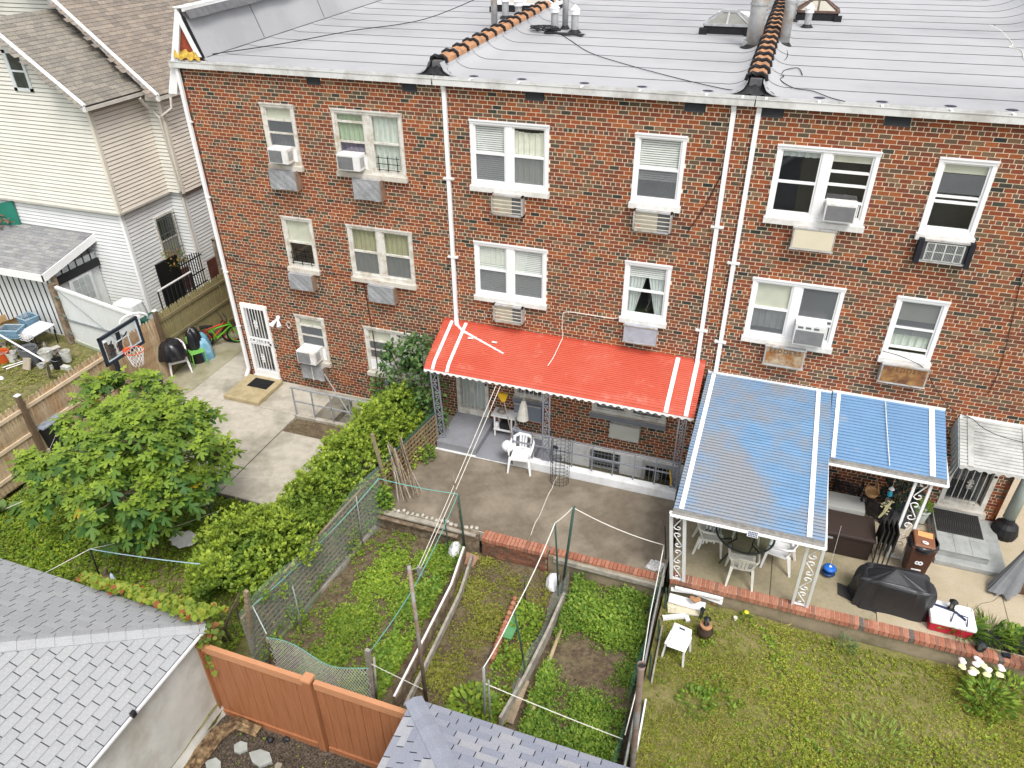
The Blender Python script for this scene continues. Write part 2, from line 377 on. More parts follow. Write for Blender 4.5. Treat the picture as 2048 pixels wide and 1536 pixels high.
m = M(); m.grid(lambda u, v: (-13.02 + .68 * u, -.03 - .05 * v - .02 * math.sin(u * 23), 8.56 + .03 * math.sin(u * 17) - .17 * v), 16, 3); build(m, 'yellow_insulation', mat('yellow_foam', (.5, .33, .06), .9, .5, 14, bump=1), houses[0])
# ridges between the houses with terracotta cap tiles
terra = mat('terracotta', (.43, .22, .11), .8, .22, 12, bump=.3, stain=(.28, .15, .085), sscale=5)
for ri, xr in enumerate((-6.7, -.55)):
    H = houses[ri]; n = 27
    m = M(); m.hexa([(xr - .13, .12, 8.3), (xr + .13, .12, 8.3), (xr + .1, .12, 8.62), (xr - .1, .12, 8.62)], [(xr - .13, 16, 8.9), (xr + .13, 16, 8.9), (xr + .1, 16, 9.22), (xr - .1, 16, 9.22)]); build(m, 'party_wall', seam, H)
    for sx in (-1, 1):
        m = M(); m.grid(lambda u, v: (xr + sx * (.115 + .075 * v + .02 * math.sin(u * 70) * v), .12 + u * 15.8, 8.62 + .038 * u * 15.8 - .21 * v), 90, 2); build(m, 'tarred_flashing', mat('flashing_tar', (.07, .072, .078), .7, .3, 9, bump=.5), H, smooth=True)
    for k in range(n):
        y0 = .22 + k * .57; z = 8.63 + .038 * y0; c = M(); L = .54; wob = random.uniform(-.006, .006)
        pr = [(-.165, -.07), (-.15, .005), (-.075, .05), (0, .03), (.075, .05), (.15, .005), (.165, -.07)]
        def pt(p, yy, g=1.0): return (xr + wob + p[0] * g, yy, z + p[1] * g + (.012 if yy > y0 + .2 else .0))
        for a, b in zip(pr[:-1], pr[1:]):
            c.quad(pt(a, y0), pt(b, y0), pt(b, y0 + L), pt(a, y0 + L))
            c.quad((pt(a, y0)[0], y0, pt(a, y0)[2] - .018), (pt(b, y0)[0], y0, pt(b, y0)[2] - .018), pt(b, y0), pt(a, y0))
        t_ = build(c, 'cap_tile', terra, H, recalc=False)
        d = M(); d.tube([(xr + wob + p[0] * 1.06, y0 + .01, z + p[1] * 1.06 + .012) for p in pr], .037, 6); build(d, 'tar_joint', tar, t_)
    m = M()
    def lump(u, v):
        a = math.pi * v; wv = .17 + .22 * u ** 2 * (1 if v < 1.1 else 1)
        return (xr + math.cos(a) * wv * (1 + .15 * math.sin(v * 19)), .34 - .36 * u ** .7, 8.38 + math.sin(a) ** .6 * (.25 * (1 - u) ** .8) + .02 * math.sin(v * 31 + u * 9))
    m.grid(lump, 8, 16); build(m, 'tarred_end', tar, H, smooth=True)
# gutter, fascia, downpipes
gm = mat('gutter_aluminium', (.62, .62, .6), .45, .05, 3, stain=(.42, .41, .38), sscale=1.8)
for hi, (a, b) in enumerate(((-13.15, -6.72), (-6.7, -.5), (-.49, 6.1))):
    m = M(); b = min(b, 5.9)
    m.box(a, b, -.155, -.15, 8.22, 8.345); m.box(a, b, -.165, -.15, 8.335, 8.35); m.box(a, b, -.155, -.02, 8.215, 8.22); m.box(a, b, -.155, -.012, 8.12, 8.214) if False else None
    m.box(a, b, -.035, -.02, 8.215, 8.37); m.box(a, a + .005, -.155, -.02, 8.22, 8.345); m.box(b - .005, b, -.155, -.02, 8.22, 8.345)
    build(m, 'gutter', gm, houses[hi])
    m = M(); m.box(a, b, -.149, -.036, 8.222, 8.27); build(m, 'gutter_silt', mat('silt', (.06, .055, .05), .9, .3, 8), houses[hi])
    m = M(); m.box(a + .1, b - .1, -.012, -.002, 8.2, 8.33); build(m, 'fascia', white, houses[hi])
bx = [-5.9, -4.9, -3.65, -2.55, -1.35, -.72, -.32, .55, 1.55, 2.6, 3.5, 4.5]
for x in bx:
    hi = 1 if x < -.5 else 2
    m = M(); m.box(x - .02, x + .02, -.15, .1, 8.352, 8.362); s_ = build(m, 'gutter_strap', clean_white, houses[hi])
    m = M(); m.lathe([(.1, 0), (.06, .008)], (x, .1, 8.385), 9, sy=.7); build(m, 'tar_patch', mat('purple_tar', (.035, .03, .055), .5, .3, 20), s_)
def downpipe(pts, H, wd=.085, dp=.06, name='downpipe', mt=clean_white):
    m = M()
    for a, b in zip(pts[:-1], pts[1:]): m.bar(a, b, wd, dp, (0, 1, 0))
    return build(m, name, mt, H)
p = downpipe([(-13.0, -.08, 8.2), (-13.02, -.07, 7.2), (-13.0, -.06, .25), (-13.0, -.22, .08)], houses[0])
for z in (1.6, 3.2, 5.2, 7.0):
    m = M(); m.box(-13.06, -12.94, -.1, -.02, z, z + .03); build(m, 'bracket', white, p)
p = downpipe([(-6.5, -.1, 8.2), (-6.5, -.05, 8.1), (-6.5, -.05, 2.95), (-6.47, -.1, 2.78), (-6.3, -.22, 2.72), (-5.1, -.62, 2.53)], houses[1])
for z in (4.5, 6.3):
    m = M(); m.box(-6.62, -6.38, -.09, -.01, z, z + .035); build(m, 'bracket', white, p)
for x in (-6.0, -5.4):
    m = M(); m.bar((x, -.22, 2.62), (x - .0, -.44, 2.7), .12, .03); build(m, 'bracket', white, p)
p = downpipe([(-.85, -.1, 8.2), (-.84, -.05, 8.1), (-.82, -.05, 2.85)], houses[1])
for z in (3.6, 5.9):
    m = M(); m.box(-.95, -.7, -.09, -.01, z, z + .035); build(m, 'bracket', white, p)
p = downpipe([(-.41, -.1, 8.2), (-.41, -.05, 8.1), (-.4, -.05, 2.65)], houses[2])
for z in (3.4, 5.2):
    m = M(); m.box(-.53, -.29, -.09, -.01, z, z + .035); build(m, 'bracket', white, p)
# vents under the gutter
vm = mat('vent_metal', (.10, .105, .11), .5, .1, 9, metal=.3)
for i, (a, b) in enumerate(VENTS):
    H = houses[0 if i < 2 else 1 if i < 4 else 2]
    m = M(); m.box(a, b, .06, .08, 8.02, 8.2); v_ = build(m, 'vent', dark, H)
    m = M(); m.box(a, b, -.012, .06, 8.02, 8.04); m.box(a, a + .015, -.01, .06, 8.02, 8.2)
    for k in range(4):
        z = 8.05 + k * .042; m.hexa([(a + .01, -.006, z), (b - .01, -.006, z), (b - .01, .03, z + .028), (a + .01, .03, z + .028)], [(a + .01, -.002, z + .006), (b - .01, -.002, z + .006), (b - .01, .034, z + .034), (a + .01, .034, z + .034)])
    build(m, 'louvre', vm, v_)
# ================================================================== WINDOWS
shade_m = mat('roller_shade', (.68, .66, .54), .8, .08, 4)
blind_m = mat('venetian_blind', (.8, .79, .74), .6, .06, 5)
curt = {k: mat('curtain_' + k, c, .9, .12, 6) for k, c in dict(cream=(.7, .68, .52), olive=(.42, .39, .25), green=(.42, .5, .35), purple=(.13, .11, .17), lace=(.6, .63, .6), pale=(.66, .69, .62), sheet=(.8, .78, .65)).items()}
sill_m = mat('sill_concrete', (.55, .52, .46), .8, .12, 8, bump=.2, stain=(.4, .33, .26), sscale=4)
barm = mat('black_iron', (.015, .015, .017), .5, .2, 9)
def window(hi, x0, x1, z0, z1, units, trim=clean_white, sill=.12, rails=None, fills=None, label=None, guard=None):
    """fills: per unit a list of (z fraction from, to, kind) behind the glass; rails: per unit fractions of height with a horizontal rail"""
    H = houses[hi]; W = .075; fr = M()
    fr.box(x0, x0 + W, -.035, .09, z0 + W, z1 - W); fr.box(x1 - W, x1, -.035, .09, z0 + W, z1 - W)
    fr.box(x0 - .01, x1 + .01, -.042, .09, z1 - W, z1); fr.box(x0 - .012, x1 + .012, -.06, -.04, z1 - .022, z1 + .012)
    fr.box(x0, x1, -.038, .09, z0, z0 + W + .01)
    n = len(units); iw = (x1 - x0 - 2 * W); mw = .15 if n > 1 else 0; uw = (iw - mw * (n - 1)) / n
    if n > 1: fr.box(x0 + W + uw, x0 + W + uw + mw, -.03, .09, z0 + W, z1 - W)
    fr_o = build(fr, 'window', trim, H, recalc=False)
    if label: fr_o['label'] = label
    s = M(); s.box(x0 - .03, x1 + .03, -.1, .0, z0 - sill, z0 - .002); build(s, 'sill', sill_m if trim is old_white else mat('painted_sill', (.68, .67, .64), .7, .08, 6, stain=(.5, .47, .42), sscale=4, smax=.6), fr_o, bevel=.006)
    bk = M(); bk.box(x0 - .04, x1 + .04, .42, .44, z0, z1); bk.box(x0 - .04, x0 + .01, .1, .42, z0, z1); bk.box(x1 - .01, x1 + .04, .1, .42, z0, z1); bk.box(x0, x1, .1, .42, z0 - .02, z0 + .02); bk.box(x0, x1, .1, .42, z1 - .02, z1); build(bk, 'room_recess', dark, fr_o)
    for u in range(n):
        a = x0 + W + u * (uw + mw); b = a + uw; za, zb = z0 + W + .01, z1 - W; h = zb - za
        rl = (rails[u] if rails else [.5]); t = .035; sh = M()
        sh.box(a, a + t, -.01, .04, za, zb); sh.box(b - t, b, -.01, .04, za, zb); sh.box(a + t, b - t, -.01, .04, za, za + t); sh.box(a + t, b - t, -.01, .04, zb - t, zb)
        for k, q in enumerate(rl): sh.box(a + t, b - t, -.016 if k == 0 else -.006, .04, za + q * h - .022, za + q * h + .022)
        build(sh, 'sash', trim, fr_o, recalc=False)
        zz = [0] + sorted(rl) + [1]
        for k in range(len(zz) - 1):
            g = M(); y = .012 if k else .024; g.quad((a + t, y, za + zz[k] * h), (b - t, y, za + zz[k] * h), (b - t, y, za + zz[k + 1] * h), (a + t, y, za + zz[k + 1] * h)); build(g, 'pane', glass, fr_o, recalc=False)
        for (f0, f1, kd) in units[u]:
            q0, q1 = za + f0 * h, za + f1 * h; m = M()
            if kd == 'shade': m.box(a + .01, b - .01, .045, .05, q0, q1); m.box(a + .01, b - .01, .04, .055, q0, q0 + .018); build(m, 'roller_shade', shade_m, fr_o)
            elif kd == 'blind':
                k = 0; z = q0
                while z < q1 - .01:
                    m.quad((a + .01, .042, z), (b - .01, .042, z), (b - .01, .055, z + .030), (a + .01, .055, z + .030)); z += .043
                build(m, 'venetian_blind', blind_m, fr_o, recalc=False)
            elif kd == 'screen': m.quad((a + t, .0, q0), (b - t, .0, q0), (b - t, .0, q1), (a + t, .0, q1)); build(m, 'insect_screen', MC.get('scr') or mat('scr', (.16, .17, .18), .8, .12, 3, alpha=.62), fr_o, recalc=False)
            elif kd == 'panel': m.box(a + .002, b - .002, -.012, .03, q0, q1); build(m, 'filler_panel', clean_white, fr_o)
            elif kd == 'accordion':
                for i in range(18): xx = a + (b - a) * i / 18; m.box(xx, xx + (b - a) / 36, .0, .02, q0, q1)
                build(m, 'side_curtain', white, fr_o)
            elif kd.startswith('drape'):
                c = kd.split('_')[1]
                m.grid(lambda U, V: (a + .02 + (b - a - .04) * ((U * .48 * (1 - .55 * (1 - V) * U)) if 'L' in kd.split('_')[2] else (1 - U * .48 * (1 - .55 * (1 - V) * U))), .07 + .015 * math.sin(U * 30), q0 + (q1 - q0) * V), 24, 6); build(m, 'curtain', curt[c], fr_o, smooth=True, recalc=False)
            elif kd in curt:
                ph = random.uniform(0, 6)
                m.grid(lambda U, V: (a + .01 + (b - a - .02) * U, .062 + .014 * math.sin(U * 34 + ph + .8 * math.sin(V * 3)) + .01 * math.sin(U * 71), q0 + (q1 - q0) * V - (.03 * math.sin(U * 3.14) if kd == 'sheet' and V > .9 else 0)), 44, 4); build(m, 'curtain', curt[kd], fr_o, smooth=True, recalc=False)
    if guard is not None:
        a, b, za, zb = guard; g = M()
        for k in range(3): g.bar((a, -.05, za + (zb - za) * k / 2), (b, -.05, za + (zb - za) * k / 2), .012, .012)
        for k in range(3): g.bar((a + (b - a) * (.1 + .4 * k), -.06, za - .03), (a + (b - a) * (.1 + .4 * k), -.06, zb + .05), .014, .014)
        build(g, 'child_guard', barm, fr_o)
    return fr_o
window(0, *WX[0], *F3, [[(.78, 1, 'shade'), (.0, .78, 'screen'), (.0, .26, 'panel')]], trim=old_white, rails=[[.26, .52, .76]])
window(0, *WX[1], *F3, [[(.48, 1, 'green'), (.2, .5, 'purple'), (0, .24, 'panel')], [(0, 1, 'pale')]], trim=old_white, rails=[[.24, .48, .84], [.5]], guard=(-8.2, -7.64, 6.36, 6.62))
window(1, *WX[2], *F3, [[(0, 1, 'blind'), (0, .5, 'screen')], [(0, .92, 'sheet'), (0, .5, 'screen')]])
window(1, *WX[3], *F3, [[(.3, 1, 'blind'), (0, .5, 'screen')]])
window(2, *WX[4], *F3, [[(.88, 1, 'lace')], [(.86, 1, 'shade'), (0, .26, 'accordion')]], rails=[[.5], [.26, .52, .72]])
window(2, *WX[5], *F3, [[(.84, 1, 'shade'), (.55, .84, 'screen')]], rails=[[.42, .5]])
window(0, *WX[0], *F2, [[(.52, 1, 'shade')]], trim=old_white, guard=(-10.9, -10.25, 3.78, 4.05))
window(0, *WX[1], *F2, [[(0, 1, 'olive'), (0, .5, 'screen')], [(0, 1, 'olive'), (0, .5, 'screen')]], trim=old_white)
window(1, *WX[2], *F2, [[(0, 1, 'blind'), (0, .5, 'screen'), (.6, 1, 'cream')], [(0, 1, 'blind'), (.2, 1, 'drape_cream_L'), (0, .5, 'screen')]])
window(1, *WX[3], *F2, [[(.75, 1, 'blind'), (0, .8, 'drape_lace_L'), (0, .8, 'drape_lace_R')]])
window(2, *WX[4], *F2, [[(.5, 1, 'shade'), (.1, .5, 'pale'), (0, .5, 'screen')], [(.35, 1, 'screen'), (0, .3, 'accordion')]], rails=[[.5], [.32, .42]])
window(2, *WX[5], *F2, [[(.62, 1, 'shade'), (.36, 1, 'screen'), (.1, .5, 'pale')]], rails=[[.5, .12]])
window(0, -11.13, -10.27, *F1, [[(.8, 1, 'shade'), (.3, .8, 'screen'), (0, .3, 'panel')]], trim=old_white, rails=[[.3, .56, .8]])
window(0, -9.1, -7.4, *F1, [[(.7, 1, 'shade'), (.2, .7, 'screen'), (0, .28, 'panel')], [(.55, 1, 'shade')]], trim=old_white, rails=[[.28, .5, .72], [.45]])
gtrim = mat('grey_trim_paint', (.2, .21, .23), .6, .08, 5)
w_ = window(1, -5.05, -4.25, 1.02, 2.2, [[(.3, 1, 'blind')]], trim=old_white, sill=.14)
m = M()
for k in range(7): m.bar((-4.97 + .105 * k, -.07, 1.12), (-4.97 + .105 * k, -.07, 2.15), .014, .014)
for z in (1.15, 1.6, 2.1): m.bar((-5.02, -.07, z), (-4.28, -.07, z), .014, .014)
build(m, 'window_bars', clean_white, w_)
window(1, -3.09, -1.33, 1.02, 2.2, [[(.6, 1, 'blind')], [(.7, 1, 'shade')]], trim=old_white, sill=.14)
for w__ in ((-5.08, -4.22), (-3.12, -1.3)):
    m = M(); m.box(w__[0], w__[1], -.115, -.01, .89, 1.01); build(m, 'painted_sill', gtrim, houses[1])
window(2, .2, 1.5, 1.1, 2.2, [[(.5, 1, 'blind')], []], trim=old_white); window(2, 2.7, 3.6, 1.1, 2.2, [[(.5, 1, 'blind')]], trim=old_white)
# basement window with grille
m = M(); x0, x1, z0, z1 = BWN
m.box(x0, x1, .02, .1, z0 + .1, z0 + .14); m.box(x0, x1, .02, .1, z1 - .04, z1); m.box(x0, x0 + .04, .02, .1, z0, z1); m.box(x1 - .04, x1, .02, .1, z0, z1); m.box(x0, x1, .03, .09, -.52, -.48)
bw = build(m, 'window', mat('grey_window_trim', (.35, .36, .36), .6), houses[1], recalc=False)
m = M(); m.quad((x0, .07, z0), (x1, .07, z0), (x1, .07, z1), (x0, .07, z1)); build(m, 'pane', glass, bw, recalc=False)
m = M(); m.box(x0, x1, .1, .3, z0, z1); build(m, 'room_recess', dark, bw)
m = M(); m.box(x0, x1, -.05, .02, z0, z0 + .1); build(m, 'ledge', mat('dusty_ledge', (.45, .42, .37), .9, .2, 12), bw)
m = M()
for k in range(9): m.bar((x0 + .04 + .086 * k, -.05, z0 + .04), (x0 + .04 + .086 * k, -.05, z1), .012, .012)
for z in (z0 + .12, -.5, -.22): m.bar((x0, -.05, z), (x1, -.05, z), .014, .014)
build(m, 'window_bars', gtrim, bw)
# ================================================================== wrought iron scrolls and barred doors
def spiral(cx, cz, r, a0, turns, n=14, y=0, flip=1):
    return [(cx + flip * r * (1 - .72 * t / n) * math.cos(a0 + turns * 2 * math.pi * t / n), y, cz + r * (1 - .72 * t / n) * math.sin(a0 + turns * 2 * math.pi * t / n)) for t in range(n + 1)]
def ornament(m, cx, cz, s, y):
    for fx in (-1, 1):
        m.tube(spiral(cx + fx * s * .32, cz + s * .55, s * .3, math.pi, 1.2, 14, y, -fx), s * .085, 5)
        m.tube(spiral(cx + fx * s * .3, cz - s * .5, s * .28, math.pi, -1.2, 14, y, -fx), s * .085, 5)
        m.tube(spiral(cx + fx * s * .22, cz + s * 1.1, s * .2, math.pi, 1.0, 10, y, -fx), s * .075, 5)
        m.tube(spiral(cx + fx * s * .22, cz - s * 1.05, s * .2, math.pi, -1.0, 10, y, -fx), s * .075, 5)
        m.tube([(cx, y, cz - s * .2), (cx + fx * s * .3, y, cz), (cx, y, cz + s * .2)], s * .085, 5)
    m.tube([(cx, y, cz + s * 1.2), (cx, y, cz + s * 1.6)], [s * .09, s * .01], 5); m.tube([(cx, y, cz - s * 1.2), (cx, y, cz - s * 1.6)], [s * .09, s * .01], 5)
def security_door(hi, x0, x1, z0, z1, style, trim, orns, mid=True, inner=dark, bars=6, y=-.05):
    H = houses[hi]; m = M(); W = .09
    m.box(x0, x0 + W, y, .08, z0, z1); m.box(x1 - W, x1, y, .08, z0, z1); m.box(x0 + W, x1 - W, y, .08, z1 - .12, z1); m.box(x0 + W, x1 - W, y, .08, z0, z0 + .16)
    zm = z0 + (z1 - z0) * .5
    if mid: m.box(x0 + W, x1 - W, y + .005, .02, zm - .1, zm - .06); m.box(x0 + W, x1 - W, y + .005, .02, zm + .05, zm + .09)
    d = build(m, 'door', trim, H, recalc=False)
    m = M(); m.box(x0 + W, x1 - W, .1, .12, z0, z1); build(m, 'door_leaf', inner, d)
    m = M(); m.quad((x0 + W, .045, z0 + .16), (x1 - W, .045, z0 + .16), (x1 - W, .045, z1 - .12), (x0 + W, .045, z1 - .12)); build(m, 'pane', glass, d, recalc=False)
    for k in range(1, bars):
        b = M(); xx = x0 + W + (x1 - x0 - 2 * W) * k / bars; b.bar((xx, y - .005, z0 + .15), (xx, y - .005, z1 - .11), .014, .014); build(b, 'bar', trim, d)
    o = M()
    for fx, fz, s in orns: ornament(o, x0 + (x1 - x0) * fx, z0 + (z1 - z0) * fz, s, y - .015)
    if mid:
        for k in range(5): o.tube(spiral(x0 + W + .07 + k * (x1 - x0 - 2 * W - .14) / 4, zm, .05, 0, 1.3 * (1 if k % 2 else -1), 12, y - .008), .008, 5)
    build(o, 'scrollwork', trim, d)
    h = M(); h.lathe([(.0, 0), (.03, .004), (.03, .02), (.012, .03)], (0, 0, 0), 10); hz = zm - .02
    h.v = [(x1 - W * .6 + a, y - .01 - c, hz + b) for a, b, c in h.v]; build(h, 'handle', barm, d)
    return d
security_door(0, *DOORS['d1'], 0, clean_white, [(.5, .74, .1), (.5, .27, .1)], bars=7)
m = M(); m.box(-12.86, -11.97, -.12, .0, .0, .1); build(m, 'threshold', sill_m, houses[0])
creamd = mat('white_door_leaf', (.55, .57, .55), .5, .05, 3)
security_door(1, *DOORS['d2'], 0, old_white, [(.28, .72, .075), (.72, .72, .075), (.5, .4, .085)], mid=False, inner=creamd, bars=7)
security_door(2, *DOORS['d3'], 0, old_white, [(.25, .62, .085), (.75, .62, .085), (.5, .34, .1)], mid=False, bars=6)
m = M(); m.box(4.55, 5.55, -.1, 0, .14, .3); m.box(4.6, 5.49, -.06, -.04, 1.75, 1.83); build(m, 'door_sill', sill_m, houses[2])
# basement door
x0, x1, z0, z1 = BDR; d = security_door(1, x0, x1, z0, z1, 0, mat('grey_door_trim', (.42, .42, .42), .6), [(.5, .62, .09), (.25, .25, .07), (.75, .25, .07)], mid=False, bars=6, y=-.06)
# ================================================================== air conditioners
def text(s_, size, loc, rot, mt, parent, name='lettering', ext=.003, sp=1.0):
    tx = bpy.data.curves.new(name, 'FONT'); tx.body = s_; tx.size = size; tx.extrude = ext; tx.align_x = 'CENTER'; tx.align_y = 'CENTER'; tx.offset = .004; tx.space_character = sp
    o = bpy.data.objects.new(name, tx); o.location = loc; o.rotation_euler = rot; col.objects.link(o); dg = bpy.context.evaluated_depsgraph_get(); me = bpy.data.meshes.new_from_object(o.evaluated_get(dg)); bpy.data.objects.remove(o)
    o = bpy.data.objects.new(name, me); me.materials.clear(); me.materials.append(mt); _link(o, parent); o.location = loc; o.rotation_euler = rot; return o
acm = mat('ac_plastic', (.7, .7, .69), .5, .05, 6, stain=(.55, .5, .44), sscale=6)
acg = mat('ac_grille_grey', (.13, .135, .14), .6, .1, 6)
def window_ac(x0, x1, z0, z1, depth, label, front=.75, top=False):
    t = thing('air_conditioner', label, 'air conditioner', ((x0 + x1) / 2, -depth / 2, z0), group='window air conditioners')
    m = M(); m.box(x0, x1, -depth, .02, z0, z1); build(m, 'case', acm, t, bevel=.008)
    m = M(); b0, b1 = x0 + .025, x0 + .025 + (x1 - x0 - .05) * front
    m.box(b0, b1, -depth - .004, -depth, z0 + .025, z1 - .04 - (.09 if top else 0)); g = build(m, 'coil', acg, t)
    m = M(); z = z0 + .03
    while z < z1 - .05 - (.09 if top else 0): m.box(b0, b1, -depth - .009, -depth - .004, z, z + .004); z += .016
    build(m, 'grille', mat('ac_fin', (.3, .3, .3), .5), g)
    m = M()
    if top:
        for k in range(3): m.box(x0 + .05 + k * .15, x0 + .15 + k * .15, -depth - .004, -depth, z1 - .09, z1 - .045)
    for k in range(6): m.box(x1, x1 + .003, -depth * .8 + k * .03, -depth * .8 + k * .03 + .012, z0 + .06, z1 - .06)
    build(m, 'side_vents', acg, t); return t
window_ac(-10.82, -10.32, 6.33, 6.66, .3, 'small white air conditioner in the top floor narrow window at the left end')
window_ac(-9.05, -8.5, 6.34, 6.68, .3, 'white air conditioner in the top floor window with green and purple curtains')
window_ac(1.02, 1.55, 6.34, 6.68, .28, 'white air conditioner with grey louvres in the top right double window', front=1.0)
window_ac(.97, 1.55, 3.76, 4.22, .3, 'white air conditioner with dark coil in the second floor window above the rusted box', front=1.0, top=True)
window_ac(-11.0, -10.45, 1.05, 1.42, .42, 'big white air conditioner jutting from the ground floor window beside the white barred door')
wrapm = mat('grey_plastic_wrap', (.27, .275, .285), .38, .12, 6, bump=.5, bscale=14, stain=(.36, .365, .375), sscale=3)
frm = mat('aluminium_frame', (.5, .5, .5), .4, .08, 8, metal=.3, stain=(.38, .3, .22), sscale=6)
SL = {'wrap': ('grey plastic wrapped', wrapm), 'paint': ('pale grey painted', mat('pale_grey_paint', (.36, .38, .43), .6, .08, 6, stain=(.3, .3, .33), sscale=5)), 'paint2': ('blue-grey painted', mat('blue_grey_paint', (.2, .22, .26), .6, .08, 6)),
      'beige': ('cream panelled', mat('cream_panel', (.62, .56, .42), .6, .04, 3)), 'pale': ('pale panelled', mat('pale_panel', (.48, .48, .42), .7, .06, 4)),
      'rust': ('rusty cream', mat('rusty_panel', (.45, .38, .26), .8, .2, 9, c2=(.28, .13, .04), stain=(.2, .07, .025), sscale=5)), 'rust2': ('deep rust brown', mat('rustier_panel', (.3, .15, .06), .85, .3, 9, c2=(.12, .05, .03), stain=(.42, .25, .08), sscale=6)),
      'cloth': ('grey fabric covered', wrapm), 'cloth2': ('grey fabric covered', wrapm), 'grille': ('', None), 'black': ('', None)}
SLL = ['grey plastic wrapped wall unit under the top floor narrow window at the left end', 'torn grey plastic wrapped wall unit under the top floor window with green curtain', 'open grille wall unit with beige panel under the middle house top double window', 'open grille wall unit under the middle house top narrow window',
       'cream panelled wall unit under the top right double window', 'black sided wall unit with grey grid under the top right narrow window', 'grey plastic wrapped wall unit under the second floor window with the black guard', 'smooth grey wrapped wall unit under the window with olive curtains',
       'open grille wall unit just above the red awning', 'pale grey painted wall unit with ragged lower edge above the red awning', 'rusty wall unit with faded lettering above the big blue awning', 'deep rust brown wall unit above the grey door canopy side',
       'grey fabric covered wall unit below the big jutting air conditioner', 'grey fabric covered wall unit hidden behind the leafy shrub', 'blue-grey painted wall unit behind the hanging white bag under the red awning', 'pale panelled wall unit below the double window under the red awning']
for i, (x0, x1, z0, z1, kd) in enumerate(SLEEVE):
    dp = .2 if kd != 'black' else .16
    t = thing('wall_air_conditioner', SLL[i], 'air conditioner', ((x0 + x1) / 2, -dp, z0), group='through-wall air conditioner boxes')
    m = M()
    if kd in ('grille', 'black'):
        fm = frm
        m.box(x0, x1, -dp, .1, z1 - .035, z1); m.box(x0, x1, -dp, .1, z0, z0 + .03); m.box(x0, x0 + .035, -dp, .1, z0, z1); m.box(x1 - .035, x1, -dp, .1, z0, z1); build(m, 'sleeve', fm, t, recalc=False)
        m = M(); m.box(x0 + .02, x1 - .02, -dp + .06, -dp + .07, z0, z1); bk = build(m, 'back_panel', acg, t)
        if kd == 'grille':
            m = M(); m.box(x0 + .04, x0 + .04 + (x1 - x0) * .58, -dp + .045, -dp + .055, z0 + .03, z1 - .035); build(m, 'beige_panel', mat('beige_panel', (.45, .41, .32), .7, .08, 5), bk)
            for k in range(4): m = M(); z = z0 + .07 + k * .085; m.box(x0 + .03, x1 - .03, -dp + .0, -dp + .012, z, z + .014); build(m, 'slat', mat('cream_slat', (.6, .56, .47), .6), t)
            m = M(); m.box(x0 + .09, x0 + .14, -dp + .035, -dp + .044, z0 + .09, z0 + .13); build(m, 'sticker', mat('pink_sticker', (.6, .25, .2), .7), bk)
        else:
            for xx in (x0 - .03, x1 - .05): m = M(); m.box(xx, xx + .085, -dp - .03, .0, z0 - .03, z1 + .01); build(m, 'side_block', mat('black_foam', (.015, .015, .02), .7, .2, 9), t)
            m = M(); g0, g1 = x0 + .12, x1 - .12
            for k in range(26): xx = g0 + (g1 - g0) * k / 25; m.box(xx, xx + .005, -dp - .004, -dp, z0 + .05, z1 - .06)
            for k in range(3): z = z0 + .05 + k * (z1 - z0 - .11) / 2; m.box(g0, g1, -dp - .008, -dp - .003, z - .008, z + .008)
            for xx in (g0, g0 + .13, (g0 + g1) / 2, g1 - .13, g1): m.box(xx - .012, xx + .012, -dp - .01, -dp - .005, z0 + .05, z1 - .06)
            build(m, 'coil_grid', mat('grid_grey', (.45, .46, .44), .6), t)
    else:
        pm = SL[kd][1]
        if kd in ('wrap', 'cloth', 'cloth2'):
            ph = i * 1.7
            m.grid(lambda U, V: (x0 + (x1 - x0) * U, -dp - .006 * math.sin(U * 9 + ph + V * 5) - .004 * math.sin(U * 23 + V * 17 + ph), z0 + (z1 - z0) * V - .012 * math.sin(U * 7 + ph) * (1 - V)), 14, 10)
            m.box(x0, x0 + .01, -dp, 0, z0, z1); m.box(x1 - .01, x1, -dp, 0, z0, z1); m.box(x0, x1, -dp, 0, z1 - .01, z1); m.box(x0, x1, -dp, 0, z0, z0 + .01)
            build(m, 'plastic_cover', pm, t, recalc=False)
            m = M(); m.box(x1 - .012, x1 + .004, -dp - .01, -.005, z0 - .004, z1 + .004) ; build(m, 'rusty_edge', mat('edge_rust', (.25, .17, .12), .8, .2, 9), t)
            if kd == 'cloth': m = M(); m.box((x0 + x1) / 2 - .015, (x0 + x1) / 2 + .015, -dp - .03, -dp - .015, z0, z1); build(m, 'wooden_strip', old_white, t)
        else:
            m.box(x0, x1, -dp, .0, z0, z1); b_ = build(m, 'case', pm if kd not in ('rust', 'rust2', 'beige') else frm, t, bevel=.01)
            if kd in ('rust', 'rust2', 'beige', 'pale'):
                m = M(); m.box(x0 + .03, x1 - .03, -dp - .006, -dp + .01, z0 + .03, z1 - .03); build(m, 'front_panel', pm, b_)
            m = M(); m.box(x0 - .012, x1 + .012, -dp - .015, -dp + .02, z1 - .02, z1 + .008); m.box(x0 - .012, x1 + .012, -dp - .015, -dp + .02, z0 - .008, z0 + .012); build(m, 'rim', frm, b_)
        if kd in ('rust', 'rust2'):
            text('FEDDERS', .13, ((x0 + x1) / 2 + (0 if kd == 'rust' else .06), -dp - .009, z1 - .09), (R(90), 0, 0), mat('faded_letter', (.13, .09, .06), .8) if kd == 'rust' else mat('faded_letter2', (.16, .08, .04), .8), t, 'lettering', .002, 1.25)
